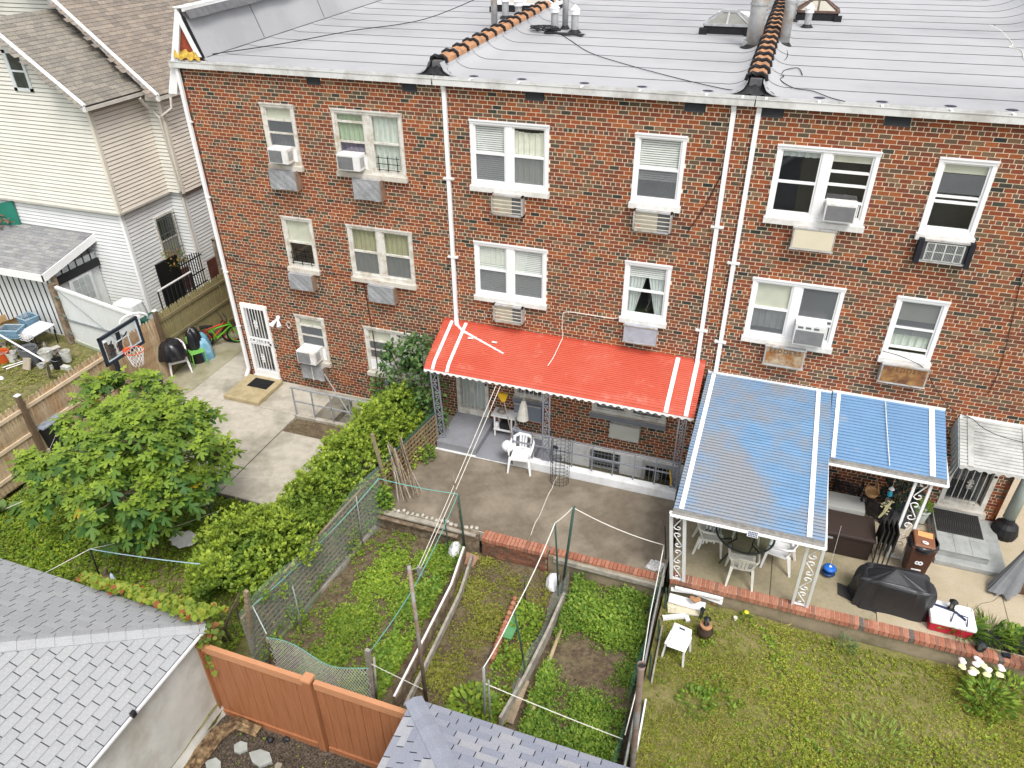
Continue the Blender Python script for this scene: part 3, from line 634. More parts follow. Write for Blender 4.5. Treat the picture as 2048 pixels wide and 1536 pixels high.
# ================================================================== awnings
redm = mat('red_awning_paint', (.47, .075, .042), .5, .05, 1.6, stain=(.50, .105, .065), sscale=.7)
bluem = mat('blue_awning_paint', (.14, .255, .42), .5, .06, 2)
bluew = mat('weathered_blue_awning', (.15, .275, .44), .55, .10, 3, stretch=(.8, 1.6, 1))
def weather(m, c, lo, hi_, sc_, st):
    nt = m.node_tree; N = nt.nodes; L = nt.links; bs = N['Principled BSDF']; src = bs.inputs['Base Color'].links[0].from_socket
    tc = N.new('ShaderNodeTexCoord'); mp = N.new('ShaderNodeMapping'); mp.inputs['Scale'].default_value = st; n = N.new('ShaderNodeTexNoise'); n.inputs['Scale'].default_value = sc_; n.inputs['Detail'].default_value = 9; n.inputs['Roughness'].default_value = .68
    L.new(tc.outputs['Object'], mp.inputs[0]); L.new(mp.outputs[0], n.inputs['Vector'])
    r = N.new('ShaderNodeValToRGB'); r.color_ramp.elements[0].position = lo; r.color_ramp.elements[1].position = hi_
    L.new(n.outputs['Fac'], r.inputs[0]); x = N.new('ShaderNodeMix'); x.data_type = 'RGBA'; L.new(r.outputs[0], x.inputs[0]); L.new(src, x.inputs[6]); x.inputs[7].default_value = (*c, 1); L.new(x.outputs[2], bs.inputs['Base Color'])
weather(bluew, (.24, .255, .28), .41, .58, .7, (1, .75, 1)); weather(bluew, (.15, .145, .14), .58, .8, 1.1, (.8, 2.2, 1)); weather(bluem, (.3, .34, .38), .6, .8, 1.5, (1, 1, 1)); weather(redm, (.55, .24, .18), .56, .85, 2.2, (1, 1, 1))
greym = mat('grey_canopy_paint', (.42, .42, .40), .6, .06, 3, stain=(.27, .27, .255), sscale=1.4)
def awning(name, label, x0, x1, zw, yf, zf, n, mt, bands, curve=0.0, xf=None, xb=None, lipm=white):
    t = thing(name, label, 'awning', ((x0 + x1) / 2, 0, zw), group=None); P = []
    for k in range(n + 1):
        u = k / n; y = yf * u; z = zw + (zf - zw) * u - curve * max(0, u - .86) ** 2 * 30 * .14
        P.append((y, z))
    def sk(x, u): return x + (xf or 0) * u
    for k in range(n):
        (ya, za), (yb, zb) = P[k], P[k + 1]; m = M(); up = .012; ua, ub = k / n, (k + 1) / n; gx = (ya - yb) * .2
        prof = [(ya - gx, za - .016), (ya - gx, za + .004), (ya + (yb - ya) * .45, za + (zb - za) * .45 + up), (yb + .001, zb + up * .8), (yb + .001, zb - .012)]
        for i in range(len(prof) - 1):
            (p, q), (r, s) = prof[i], prof[i + 1]
            m.quad((sk(x0, ua), p, q), (sk(x1, ua), p, q), (sk(x1, ub), r, s), (sk(x0, ub), r, s))
        m.quad(*[(sk(x0, ua), p, q) for p, q in prof]); m.quad(*[(sk(x1, ua), p, q) for p, q in prof])
        build(m, 'slat', mt, t, recalc=False)
    m = M()
    for k in range(n):
        (ya, za), (yb, zb) = P[k], P[k + 1]; ua, ub = k / n, (k + 1) / n; m.quad((sk(x0, ua), ya, za - .014), (sk(x1, ua), ya, za - .014), (sk(x1, ub), yb, zb - .014), (sk(x0, ub), yb, zb - .014))
    build(m, 'groove_shade_sheet', MC['groove_shade'] if 'groove_shade' in MC else mat('groove_shade', (.045, .04, .04), .9, .2, 9), t, recalc=False)  # near-black sheet added so the gaps between slats look shaded
    for bx_, bw_ in bands:
        m = M()
        for k in range(n):
            (ya, za), (yb, zb) = P[k], P[k + 1]; xx = sk(bx_, (k + .5) / n)
            m.hexa([(xx, ya, za + .016), (xx + bw_, ya, za + .016), (xx + bw_, yb, zb + .018), (xx, yb, zb + .018)], [(xx, ya, za + .028), (xx + bw_, ya, za + .028), (xx + bw_, yb, zb + .03), (xx, yb, zb + .03)])
        build(m, 'cover_strip', clean_white if mt is not greym else mt, t)
    m = M(); y, z = P[-1]; W = x1 - x0
    nn = int(W / .16) * 8
    m.grid(lambda U, V: (sk(x0, 1) + W * U, y - .012 - .01 * V, z + .008 - (.055 + .022 * math.sin(U * W / .16 * 2 * math.pi)) * V), nn, 1); build(m, 'scalloped_edge', lipm, t, recalc=False)
    m = M(); m.box(x0, x1, -.03, .0, zw + .0, zw + .045); build(m, 'wall_flashing', mt if mt is redm else clean_white, t)
    return t, P
ra, RP = awning('red_awning', 'long red slatted metal awning over the middle house porch', -6.84, -.64, 2.84, -1.27, 2.27, 27, redm, [(-6.66, .075), (-6.3, .075), (-1.28, .09), (-.86, .09)], curve=1.0)
algae = mat('awning_gutter_grime', (.25, .24, .22), .9, .25, 10, bump=.6)
ba, BP = awning('blue_awning', 'large weathered blue slatted awning over the patio table', -.56, 1.98, 2.6, -4.15, 2.2, 52, bluew, [(-.47, .085), (1.68, .085)], xf=-.05, lipm=algae)
bb, BP2 = awning('blue_awning', 'smaller clean blue slatted awning right of the large weathered one', 2.0, 4.12, 2.63, -1.72, 2.18, 22, bluem, [(2.08, .075), (3.82, .1)], xf=-.04, lipm=algae)
ga, GP = awning('door_canopy', 'grey slatted metal canopy over the right barred door', 4.4, 5.78, 2.55, -1.05, 2.1, 15, greym, [(4.54, .1), (5.5, .1)], lipm=greym)
m = M()
for k in range(9):
    u = k / 9; y = -1.05 * u - .02; z = 2.53 - .45 * u; m.hexa([(4.385, y, z), (4.395, y, z), (4.395, y - .1, z - .045), (4.385, y - .1, z - .045)], [(4.33, y, z - .30 - .012 * k), (4.34, y, z - .30 - .012 * k), (4.34, y - .1, z - .34), (4.33, y - .1, z - .34)])
build(m, 'side_slats', mat('bluish_slats', (.42, .48, .5), .6, .08, 3), ga)
# awning gutters and tube frames
def rim(t, xa, xb, y, z, y0=None):
    m = M(); m.box(xa, xb, y - .06, y + .04, z - .075, z - .05); m.box(xa, xb, y + .035, y + .045, z - .05, z + .0); build(m, 'gutter', algae, t)
    m = M(); m.tube([(xa - .02, y - .08, z - .06), (xb + .02, y - .08, z - .06)], .028, 8); m.tube([(xb + .02, y - .08, z - .06), (xb + .03, -.05, z + .25 if y0 is None else y0)], .024, 8); build(m, 'front_tube', clean_white, t)
rim(ba, -.62, 1.93, -4.2, 2.2); rim(bb, 1.97, 4.08, -1.77, 2.18)
# solar panel on the awning tube
t = thing('solar_charger', 'tiny solar panel of blue cells clipped to the blue awning tube', 'solar panel', (.75, -4.3, 2.16))
m = M(); m.hexa([(.68, -4.33, 2.1), (.86, -4.33, 2.1), (.86, -4.29, 2.2), (.68, -4.29, 2.2)], [(.68, -4.34, 2.105), (.86, -4.34, 2.105), (.86, -4.3, 2.205), (.68, -4.3, 2.205)]); build(m, 'frame', clean_white, t)
m = M()
for i in range(6):
    for j in range(3): a = .692 + i * .027; z = 2.112 + j * .03; m.quad((a, -4.3405 + (z - 2.1) * .4 - .003, z), (a + .022, -4.3405 + (z - 2.1) * .4 - .003, z), (a + .022, -4.3405 + (z + .024 - 2.1) * .4 - .003, z + .024), (a, -4.3405 + (z + .024 - 2.1) * .4 - .003, z + .024))
build(m, 'cells', mat('solar_blue', (.03, .04, .12), .3), t, recalc=False)
# strings on awnings
def rope(pts, r, mt, name, label, cat='string', sag=0.0, group=None, n=10):
    P = []
    for a, b in zip(pts[:-1], pts[1:]):
        a = np.array(a, float); b = np.array(b, float); L = np.linalg.norm(b - a)
        for k in range(n): u = k / n; p = a + (b - a) * u; p[2] -= sag * L * 4 * u * (1 - u); P.append(tuple(p))
    P.append(tuple(map(float, pts[-1]))); m = M(); m.tube(P, r, 5); return build(m, name, mt, None, label=label, cat=cat, group=group)
strm = mat('white_string', (.68, .66, .6), .8, .1, 9); cabm = mat('black_cable', (.02, .02, .022), .6)
# ================================================================== GROUND
def structure(m, name, mt, parent=None, smooth=False, **k): return build(m, name, mt, parent, smooth=smooth, kind='structure', **k)
soil = mat('garden_soil', (.095, .067, .044), .95, .35, 14, c2=(.125, .092, .055), bump=.9, bscale=45, stain=(.15, .125, .07), sscale=5)
mulch = mat('mulch', (.05, .038, .028), .95, .6, 40, c2=(.1, .08, .06), bump=1, bscale=70)
mossy = mat('mossy_soil', (.13, .115, .045), .95, .35, 12, c2=(.14, .15, .04), bump=.8, bscale=60, stain=(.2, .17, .08), sscale=3)
conc1 = mat('pale_concrete', (.43, .395, .33), .9, .13, 5, bump=.35, bscale=150, stain=(.215, .2, .155), sscale=.9, smax=.85)
conc1m = mat('mossy_concrete', (.33, .305, .22), .9, .12, 3, bump=.25, bscale=150, stain=(.2, .19, .10), sscale=.9)
conc2 = mat('brown_concrete', (.165, .135, .10), .92, .16, 7, bump=.6, bscale=170, stain=(.27, .23, .175), sscale=.9)
conc3 = mat('sandy_concrete', (.43, .36, .26), .9, .10, 30, bump=.5, bscale=220, stain=(.37, .31, .21), sscale=1.1)
conc3s = mat('stained_concrete', (.30, .255, .17), .9, .12, 12, bump=.4, bscale=200, stain=(.2, .18, .10), sscale=1.3)
lawnsoil = mat('lawn_soil', (.17, .15, .055), .95, .35, 9, c2=(.15, .155, .04), bump=.8, bscale=60, stain=(.21, .18, .075), sscale=2)
m = M(); m.quad((-90, -70, -.72), (90, -70, -.72), (90, 90, -.72), (-90, 90, -.72)); structure(m, 'ground', mat('yard_ground', (.12, .11, .07), .95, .3, 3), recalc=False)
def rough(x0, x1, y0, y1, z, amp, n, name, mt):
    ny = max(2, int(n * (y1 - y0) / (x1 - x0)))
    from mathutils import noise as ns
    m = M(); m.grid(lambda u, v: (x0 + (x1 - x0) * u, y0 + (y1 - y0) * v, z + amp * ns.fractal(Vector((x0 + (x1 - x0) * u, y0 + (y1 - y0) * v, 0)) * 1.3, .7, 2, 5)), n, ny)
    m.box(x0, x1, y0, y1, z - .3, z - .2); return structure(m, name, mt)
rough(-7.3, -.62, -8.8, -3.9, -.47, .05, 90, 'garden_soil', soil)
rough(-.58, 14, -14.5, -3.72, -.47, .045, 90, 'lawn', lawnsoil)
rough(-7.4, -3.2, -14.5, -8.84, -.45, .04, 60, 'mulch_bed', mulch)
rough(-15.2, -7.3, -14, -4.55, -.12, .04, 70, 'vegetable_bed', mossy)
rough(-40, -15.24, -14, 14, -.03, .05, 70, 'neighbour_yard', mossy)
def slab(x0, x1, y0, y1, z, mt, parent, g=.005, t=.12):
    m = M(); m.box(x0 + g, x1 - g, y0 + g, y1 - g, z - t, z); return build(m, 'slab', mt, parent, bevel=.006)
def pav(name): o = bpy.data.objects.new(name, None); col.objects.link(o); o['_l'] = [0., 0., 0.]; o['kind'] = 'structure'; return o
yard = pav('concrete_yard')
m = M(); m.box(-15.2, -10.72, -4.55, 6, -.3, -.03); m.box(-10.75, -7.4, -4.55, -2.0, -.3, -.03); build(m, 'joint_bed', mat('joint_dirt', (.06, .055, .04), .95), yard)
for (x0, x1, mm) in ((-15.2, -14.1, conc1m), (-14.1, -12.95, conc1), ):
    for (y0, y1) in ((-4.5, -3.0), (-3.0, -1.35), (-1.35, -.1), (-.1, 1.9), (1.9, 4.0), (4.0, 6)): slab(x0, x1, y0, y1, random.uniform(-.004, .002), mm, yard)
slab(-12.95, -10.67, -4.5, -1.3, 0, conc1, yard); slab(-12.95, -10.67, -1.3, -.0, .002, conc1, yard)
slab(-10.65, -9.0, -4.5, -2.0, -.004, conc1, yard); slab(-9.0, -7.35, -4.5, -2.0, -.002, conc1, yard)
m = M(); m.grid(lambda u, v: (-10.66 + u * 2.6, -2.0 + v * .64, -.05 + .02 * math.sin(u * 9 + v * 5)), 12, 6); m.box(-10.66, -8, -2.46, -1.36, -.3, -.2); structure(m, 'bare_soil_patch', soil)
m = M(); m.bar((-10.63, -1.5, 0.004), (-9.6, -4.4, .004), .012, .008); 
# areaway of the left house: cheek walls, steps
aw = pav('basement_stairwell'); m = M(); m.box(-10.7, -7.35, -1.36, -1.24, -1.6, .03); build(m, 'cheek_wall', mat('weathered_timber_wall', (.3, .27, .22), .9, .3, 9, stain=(.5, .48, .42), sscale=4), aw)
m = M(); m.box(-10.7, -7.35, -1.24, -.03, -1.62, -1.5); build(m, 'areaway_floor', conc1, aw)
stepm = mat('old_step_concrete', (.22, .2, .16), .92, .25, 8, bump=.4, stain=(.12, .12, .09), sscale=3)
for k in range(6):
    x = -10.2 + k * .36; m = M(); m.box(x, x + .42, -1.24, -.03, -1.5, -.17 - k * .2); build(m, 'step', stepm, aw)
m = M(); m.box(-10.7, -10.2, -1.24, -.03, -1.5, .0); build(m, 'step', conc1, aw)
patio = pav('middle_patio')
m = M(); m.box(-7.28, -.62, -3.72, -1.42, -.3, -.03); build(m, 'joint_bed', mat('joint_pale', (.4, .37, .3), .95), patio)
slab(-7.25, -3.51, -3.7, -1.42, 0, conc2, patio); slab(-3.5, -.62, -3.7, -1.42, .002, conc2, patio)
m = M(); m.tube([(-3.5 + random.uniform(-.02, .02), -1.5 - k * .2, .003) for k in range(11)], .011, 5); build(m, 'pale_sealant', mat('pale_sealant', (.55, .52, .45), .8), patio)
rpat = pav('right_patio')
m = M(); m.box(-.58, 14, -3.56, -.03, -.3, -.03); m.box(5.8, 14, -.03, 10, -.3, -.03); build(m, 'joint_bed', mat('joint_dirt'  , (.06, .055, .04)), rpat)
for x0, x1, mm in ((-.56, 1.38, conc3s), (1.38, 3.3, conc3s), (3.3, 5.6, conc3), (5.6, 8, conc3), (8, 12, conc3)): slab(x0, x1, -3.55, -.03 if x1 < 5.7 else 1.2, random.uniform(-.002, .002), mm, rpat)
slab(5.8, 8, 1.2, 5, 0, conc3, rpat); slab(5.8, 8, 5, 9, 0, conc3, rpat)
m = M(); P = [PZ(x, y, .004) for x, y in ((1925, 1232), (1945, 1222), (1962, 1207), (1985, 1203), (2000, 1192), (2030, 1178), (2060, 1172))]; m.tube(P, .005, 4); build(m, 'crack', mat('crack_dark', (.1, .085, .06), .95), rpat)
# front stoop, porch and stairwell of the middle house
greyp = mat('grey_floor_paint', (.235, .24, .265), .55, .07, 3, bump=.1, stain=(.2, .2, .21), sscale=2)
t = thing('porch', 'grey painted porch platform and landing below the red awning', 'porch', (-6, -.7, 0))
m = M(); m.box(-6.62, -5.58, -1.36, -.03, -.1, .2); build(m, 'platform', greyp, t, bevel=.01)
m = M(); m.box(-5.58, -4.62, -1.4, -.03, -.1, .035); build(m, 'landing', greyp, t, bevel=.008)
m = M(); m.box(-6.64, -4.6, -1.44, -1.36, -.1, .0); build(m, 'kerb', wbase, t)
for k in range(5):
    x = -4.62 + k * .27; m = M(); m.box(x, x + .3, -1.2, -.03, -1.2, -.17 - k * .19); build(m, 'step', greyp, t)
m = M(); m.box(-4.62, -.55, -1.24, -.03, -1.22, -1.15); build(m, 'areaway_floor', mat('areaway_floor', (.3, .3, .31), .8, .1, 4), t)
t = thing('kerb_wall', 'low white painted wall edging the sunken areaway', 'wall', (-2.7, -1.3, 0))
m = M(); m.box(-4.62, -.78, -1.42, -1.22, -1.15, .22); build(m, 'wall_body', wbase, t, bevel=.015)
t = thing('stair_railing', 'grey pipe railing on the low white wall beside the basement steps', 'railing', (-2.7, -1.3, .22))
rail = mat('grey_rail_paint', (.2, .21, .24), .5, .1, 6)
for z in (.62, .95):
    m = M(); m.bar((-4.66, -1.28, z), (-.8, -1.28, z), .03, .03); build(m, 'rail', rail, t)
for k in range(9): x = -4.66 + k * .4815; m = M(); m.bar((x, -1.28, .0 if k == 0 else .2), (x, -1.28, .96), .026, .026); build(m, 'post', rail, t)
m = M(); m.bar((-4.62, -1.1, .9), (-3.5, -1.1, .05), .03, .03); m.bar((-4.62, -1.28, .95), (-4.62, -1.1, .9), .03, .03); m.bar((-3.5, -1.1, .05), (-3.4, -1.2, .3), .03, .03); build(m, 'handrail', rail, t)
t = thing('stair_railing', 'rusty grey railing with diagonal brace over the left basement stairs', 'railing', (-9.5, -1.3, 0))
rail2 = mat('old_rail_paint', (.28, .29, .3), .6, .2, 9)
m = M(); m.bar((-10.7, -1.3, .88), (-8.0, -1.3, .88), .05, .03); build(m, 'rail', rail2, t); m = M(); m.bar((-10.66, -1.3, .46), (-8.0, -1.3, .46), .03, .03); build(m, 'rail', rail2, t)
for x in (-10.66, -10.1, -9.55, -9.0, -8.45): m = M(); m.bar((x, -1.3, .02), (x, -1.3, .88), .03, .03); build(m, 'post', rail2, t)
m = M(); m.bar((-10.55, -.1, .75), (-9.0, -1.1, -.1), .025, .02); build(m, 'brace', rail2, t)
# step slab and mat at the left door
t = thing('door_step', 'pebbled tan concrete step slab at the left barred door', 'step', (-12.4, -.7, 0))
m = M(); m.box(-12.97, -11.86, -1.28, -.12, 0, .13); build(m, 'step_slab', mat('pebble_concrete', (.42, .34, .2), .95, .25, 45, bump=.9, bscale=130, stain=(.3, .25, .14), sscale=3), t, bevel=.02)
def doormat(cx, cy, w_, d_, z, label, ribs, rz=0, mt=None):
    mt = mt or mat('rubber_black', (.012, .012, .013), .6, .2, 9); t = thing('doormat', label, 'doormat', (cx, cy, z))
    m = M(); m.box(cx - w_ / 2, cx + w_ / 2, cy - d_ / 2, cy + d_ / 2, z, z + .012); b = build(m, 'mat_base', mt, t)
    m = M()
    for k in range(ribs):
        x = cx - w_ / 2 + .03 + (w_ - .06) * k / (ribs - 1); m.tube([(x + .012 * math.sin(j * 1.6), cy - d_ / 2 + .03 + (d_ - .06) * j / 9, z + .016) for j in range(10)], .010, 4)
    build(m, 'rib_pattern', mt, b, kind='stuff')
doormat(-12.33, -.47, .62, .42, .132, 'black ribbed doormat on the tan step slab', 13)
# stoop at the right door
stoopm = mat('slate_tile', (.33, .34, .33), .8, .1, 5, bump=.15, stain=(.25, .26, .24), sscale=3)
t = thing('stoop', 'grey stone stoop of large tiles in front of the right barred door', 'step', (5, -.8, 0))
m = M(); m.box(4.45, 5.75, -1.62, -.03, 0, .12); build(m, 'lower_step', stoopm, t, bevel=.012)
m = M(); m.box(4.5, 5.42, -1.45, -.11, .12, .27); build(m, 'upper_step', stoopm, t, bevel=.01)
for i in range(3):
    for j in range(3): m = M(); m.box(4.5 + i * .307, 4.5 + (i + 1) * .307 - .006, -1.47 + j * .45, -1.47 + (j + 1) * .45 - .006, .27, .283 + random.uniform(0, .002)); build(m, 'tile', stoopm, t)
doormat(4.95, -.55, .86, .72, .286, 'large charcoal doormat on the grey stone stoop', 20, mt=mat('charcoal_mat', (.035, .033, .032), .9, .3, 60, bump=.5))
# garden retaining walls
capm = [mat('cap_brick_%s' % n, c, .9, .2, 16, bump=.4) for n, c in (('red', (.33, .13, .08)), ('rose', (.38, .17, .11)), ('brown', (.26, .12, .08)), ('grey', (.12, .1, .09)))]
def cap_row(t, x0, x1, y0, y1, z0, z1, pitch=.085, w_=(9, 8, 6, 1.2)):
    x = x0; meshes = {}
    while x + pitch < x1:
        m = M(); m.box(x + .005, x + pitch - .005, y0 + random.uniform(-.006, .004), y1, z0, z1 + random.uniform(-.003, .003)); o = build(m, 'brick', random.choices(capm, w_)[0], t, recalc=False)
        x += pitch
tanw = mat('parged_wall', (.27, .22, .15), .92, .12, 4, bump=.2, stain=(.15, .13, .08), sscale=1.5)
t = thing('retaining_wall', 'brick capped low wall between the right patio and the lawn', 'wall', (5, -3.65, -.45))
m = M(); m.box(-.5, 12, -3.7, -3.56, -.7, -.1); build(m, 'wall_body', tanw, t); m = M(); m.box(-.5, 12, -3.74, -3.54, -.1, .0); build(m, 'mortar_bed', mortar, t)
cap_row(t, -.5, 12, -3.76, -3.54, -.095, .012)
t = thing('brick_garden_wall', 'short brick wall with upright brick top between patio and garden', 'wall', (-3.7, -3.85, -.45))
m = M(); m.box(-4.42, -3.0, -3.94, -3.72, -.6, .01); build(m, 'mortar_core', mat('old_mortar', (.3, .25, .18), .95), t)
oldb = [mat('old_brick_%d' % i, c, .92, .3, 14, bump=.6, stain=(.1, .075, .05), sscale=5) for i, c in enumerate(((.2, .085, .05), (.15, .07, .045), (.24, .11, .07)))]
for k in range(6):
    for i in range(8):
        x = -4.42 + i * .2 - (.1 if k % 2 else 0); a, b = max(x, -4.43), min(x + .19, -2.99)
        if b - a < .03: continue
        m = M(); m.box(a, b, -3.955 + random.uniform(-.004, .004), -3.9, -.52 + k * .08, -.52 + k * .08 + .07); build(m, 'brick', random.choice(oldb), t)
cap_row(t, -4.43, -2.98, -3.97, -3.72, -.03, .07, .079, (3, 5, 2, .1))
wood = mat('weathered_wood', (.3, .235, .16), .85, .25, 6, stretch=(1, 1, 6), bump=.3, stain=(.17, .13, .09), sscale=4)
woodx = mat('weathered_board', (.29, .22, .15), .88, .25, 5, bump=.4, stain=(.15, .11, .07), sscale=4)
greywood = mat('grey_wood', (.34, .31, .26), .85, .2, 8, bump=.3, stain=(.2, .18, .15), sscale=5)
rotten = mat('rotten_timber', (.16, .115, .075), .9, .4, 9, bump=.8, stain=(.3, .25, .18), sscale=6)
t = thing('timber_edging', 'rotting timber boards edging the left garden plot at the patio', 'edging', (-5.8, -3.8, -.45))
m = M(); m.box(-7.2, -4.55, -3.82, -3.76, -.6, .0); build(m, 'board', rotten, t, bevel=.008); m = M(); m.bar((-7.2, -3.86, .0), (-4.6, -3.83, -.03), .12, .04); build(m, 'board', greywood, t)
m = M(); m.bar((-6.9, -3.93, -.1), (-5.0, -3.9, -.14), .1, .03); build(m, 'board', rotten, t)
for k in range(18): m = M(); x = -6.6 + k * .115; m.lathe([(0, 0), (.05, .01), (.045, .035), (0, .05)], (x, -3.71 + random.uniform(-.04, .03), -.0), 6, sx=random.uniform(.6, 1.3)); build(m, 'stone', mat('rubble_stone', (.45, .42, .36), .9, .2, 9), t)
t = thing('patio_edging', 'flush brick strip with a grey board edging the patio on the right', 'edging', (-1.8, -3.8, -.45))
m = M(); m.box(-2.98, -.64, -3.9, -3.72, -.6, -.03); build(m, 'core', tanw, t); cap_row(t, -2.97, -.66, -3.86, -3.68, -.03, .012, .083, (7, 6, 3, .3))
m = M(); m.bar((-2.85, -3.94, -.06), (-.68, -3.93, -.1), .07, .1); build(m, 'board', greywood, t)
# ================================================================== NEIGHBOUR'S WHITE HOUSE
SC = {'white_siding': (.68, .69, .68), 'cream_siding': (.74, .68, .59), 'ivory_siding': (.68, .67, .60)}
sidw, sidc, sidy = [mat(n, (1, 1, 1), .55, .07, 1.5, attr=True) for n in SC]
asph = mat('brown_shingles', (1, 1, 1), .92, .3, 30, attr=True, bump=.5, bscale=120)
H = thing('white_sided_house', 'neighbouring house with white and cream lap siding and brown shingle roofs', 'house', (-19, 4, 0))
def siding(A, B, z0, z1, mt, name='siding', lap=.115, top=None, out=None):
    """lap siding on the vertical wall from A to B (xy); top(s) optional height limit along the wall"""
    A = np.array(A, float); B = np.array(B, float); d = (B - A); L = np.linalg.norm(d); d /= L; n = np.array([d[1], -d[0]]) if out is None else np.array(out, float)
    m = M(); z = z0
    while z < z1 - .01:
        zt = min(z + lap, z1); s0, s1 = 0.0, L
        if top is not None:
            ss = [s for s in np.linspace(0, L, 161) if top(s) > z + lap * .5]
            if not ss: z += lap; continue
            s0, s1 = ss[0], ss[-1]
        p = lambda s, o, zz: (A[0] + d[0] * s + n[0] * o, A[1] + d[1] * s + n[1] * o, zz)
        k = random.uniform(.96, 1.03); bc = SC[mt.name]; zg = zt - .024; m.cc = tuple(c * k for c in bc); m.quad(p(s0, .024, z), p(s1, .024, z), p(s1, .008, zg), p(s0, .008, zg)); m.cc = tuple(c * .42 for c in bc); m.quad(p(s0, .008, zg), p(s1, .008, zg), p(s1, -.004, zt), p(s0, -.004, zt)); m.quad(p(s0, .0, z), p(s1, .0, z), p(s1, .024, z), p(s0, .024, z)); z += lap  # dark strip at each lap top paints the shade under the board above
    return build(m, name, mt, H, kind='stuff', recalc=False)
CX, CY = -18.15, 1.85
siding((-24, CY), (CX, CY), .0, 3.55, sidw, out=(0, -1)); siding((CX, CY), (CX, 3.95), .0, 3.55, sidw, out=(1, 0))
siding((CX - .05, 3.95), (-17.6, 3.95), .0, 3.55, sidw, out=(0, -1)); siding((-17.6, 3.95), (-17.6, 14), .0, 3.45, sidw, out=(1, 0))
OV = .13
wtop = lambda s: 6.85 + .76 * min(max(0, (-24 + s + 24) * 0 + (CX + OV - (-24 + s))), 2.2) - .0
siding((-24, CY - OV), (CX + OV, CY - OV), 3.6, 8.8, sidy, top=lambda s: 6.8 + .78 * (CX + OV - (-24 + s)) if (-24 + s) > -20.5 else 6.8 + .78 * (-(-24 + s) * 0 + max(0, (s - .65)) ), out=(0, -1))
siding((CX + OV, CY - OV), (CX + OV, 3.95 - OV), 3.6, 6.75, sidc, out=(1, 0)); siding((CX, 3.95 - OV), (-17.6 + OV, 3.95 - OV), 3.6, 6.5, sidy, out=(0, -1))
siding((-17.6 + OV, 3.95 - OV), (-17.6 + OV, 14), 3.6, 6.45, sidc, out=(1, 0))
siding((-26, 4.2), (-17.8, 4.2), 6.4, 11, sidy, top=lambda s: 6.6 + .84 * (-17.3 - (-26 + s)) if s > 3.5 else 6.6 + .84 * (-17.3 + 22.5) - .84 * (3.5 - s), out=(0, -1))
# solid body behind the siding
m = M(); m.box(-24, CX - .004, CY + .004, 14, -.1, 6.8); m.box(CX - .1, -17.604, 3.954, 14, -.1, 6.4); m.box(-24, CX + OV - .004, CY - OV + .004, 14, 3.59, 6.8); m.box(CX - .1, -17.6 + OV - .004, 3.95 - OV + .004, 14, 3.59, 6.4); build(m, 'wall', mat('wall_sheathing', (.5, .5, .48), .8), H, recalc=False)
m = M()
for x, y, z0, z1 in ((CX, CY, 0, 3.58), (-17.6, 3.95, 0, 3.58)): m.box(x - .07, x + .035, y - .035, y + .07, z0, z1)
m.box(-23.4, -23.3, CY - .035, CY + .03, 2.6, 3.6); build(m, 'corner_board', clean_white, H)
m = M()
for x, y in ((CX + OV, CY - OV), (-17.6 + OV, 3.95 - OV)): m.box(x - .07, x + .035, y - .035, y + .07, 3.59, 6.7)
build(m, 'corner_board', mat('cream_trim', (.66, .62, .53), .5, .05, 3), H)
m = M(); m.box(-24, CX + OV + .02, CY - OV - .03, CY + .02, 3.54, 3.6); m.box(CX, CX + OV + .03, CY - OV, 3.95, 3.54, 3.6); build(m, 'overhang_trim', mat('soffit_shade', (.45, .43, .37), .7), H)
# attic window
fr = M(); p0 = PY(15, 100, CY - OV); a, b, za, zb = -20.42, -19.74, 6.92, 7.98
fr.box(a, b, CY - OV - .05, CY - OV, za, za + .09); fr.box(a, b, CY - OV - .05, CY - OV, zb - .08, zb); fr.box(a, a + .12, CY - OV - .05, CY - OV, za, zb); fr.box(b - .1, b, CY - OV - .05, CY - OV, za, zb); fr.box(a + .1, b - .1, CY - OV - .045, CY - OV, (za + zb) / 2 - .025, (za + zb) / 2 + .025)
wo_ = build(fr, 'window', mat('bluish_white_trim', (.6, .64, .64), .6, .05, 4), H); m = M(); m.quad((a + .1, CY - OV - .03, za + .05), (b - .1, CY - OV - .03, za + .05), (b - .1, CY - OV - .03, zb - .05), (a + .1, CY - OV - .03, zb - .05)); build(m, 'pane', mat('dark_glass', (.04, .05, .045), .08, .4, 3, spec=.8), wo_, recalc=False)
# side window with iron bars
m = M(); X0 = CX + .03; m.box(CX, X0 + .02, 3.0, 3.06, 1.3, 3.0); m.box(CX, X0 + .02, 3.76, 3.82, 1.3, 3.0); m.box(CX, X0 + .02, 3.06, 3.76, 1.3, 1.4); m.box(CX, X0 + .02, 3.06, 3.76, 2.92, 3.0); m.box(CX, X0 + .02, 3.06, 3.76, 2.13, 2.18); ws = build(m, 'window', old_white, H, recalc=False)
m = M(); m.quad((X0, 3.06, 1.4), (X0, 3.76, 1.4), (X0, 3.76, 2.92), (X0, 3.06, 2.92)); build(m, 'pane', mat('dark_glass', (.04, .05, .045)), ws, recalc=False)
m = M(); m.box(X0, X0 + .008, 3.1, 3.72, 1.42, 2.1); build(m, 'blind', mat('old_blind', (.25, .25, .22), .8, .2, 12), ws)
m = M()
for k in range(8): m.bar((X0 + .1, 3.02 + k * .111, 1.22), (X0 + .1, 3.02 + k * .111, 3.0), .012, .012)
for z in (1.3, 1.8, 2.4, 2.9): m.bar((X0 + .1, 3.0, z), (X0 + .1, 3.84, z), .02, .012)
build(m, 'window_bars', mat('dull_iron', (.09, .09, .08), .6), ws)
m = M(); m.box(-17.6, -17.56, 4.2, 5.1, .25, 1.1) ; m.box(CX, CX + .04, 3.2, 3.9, .25, 1.0); build(m, 'hatch', mat('maroon_hatch', (.1, .035, .03), .6, .2, 5), H)
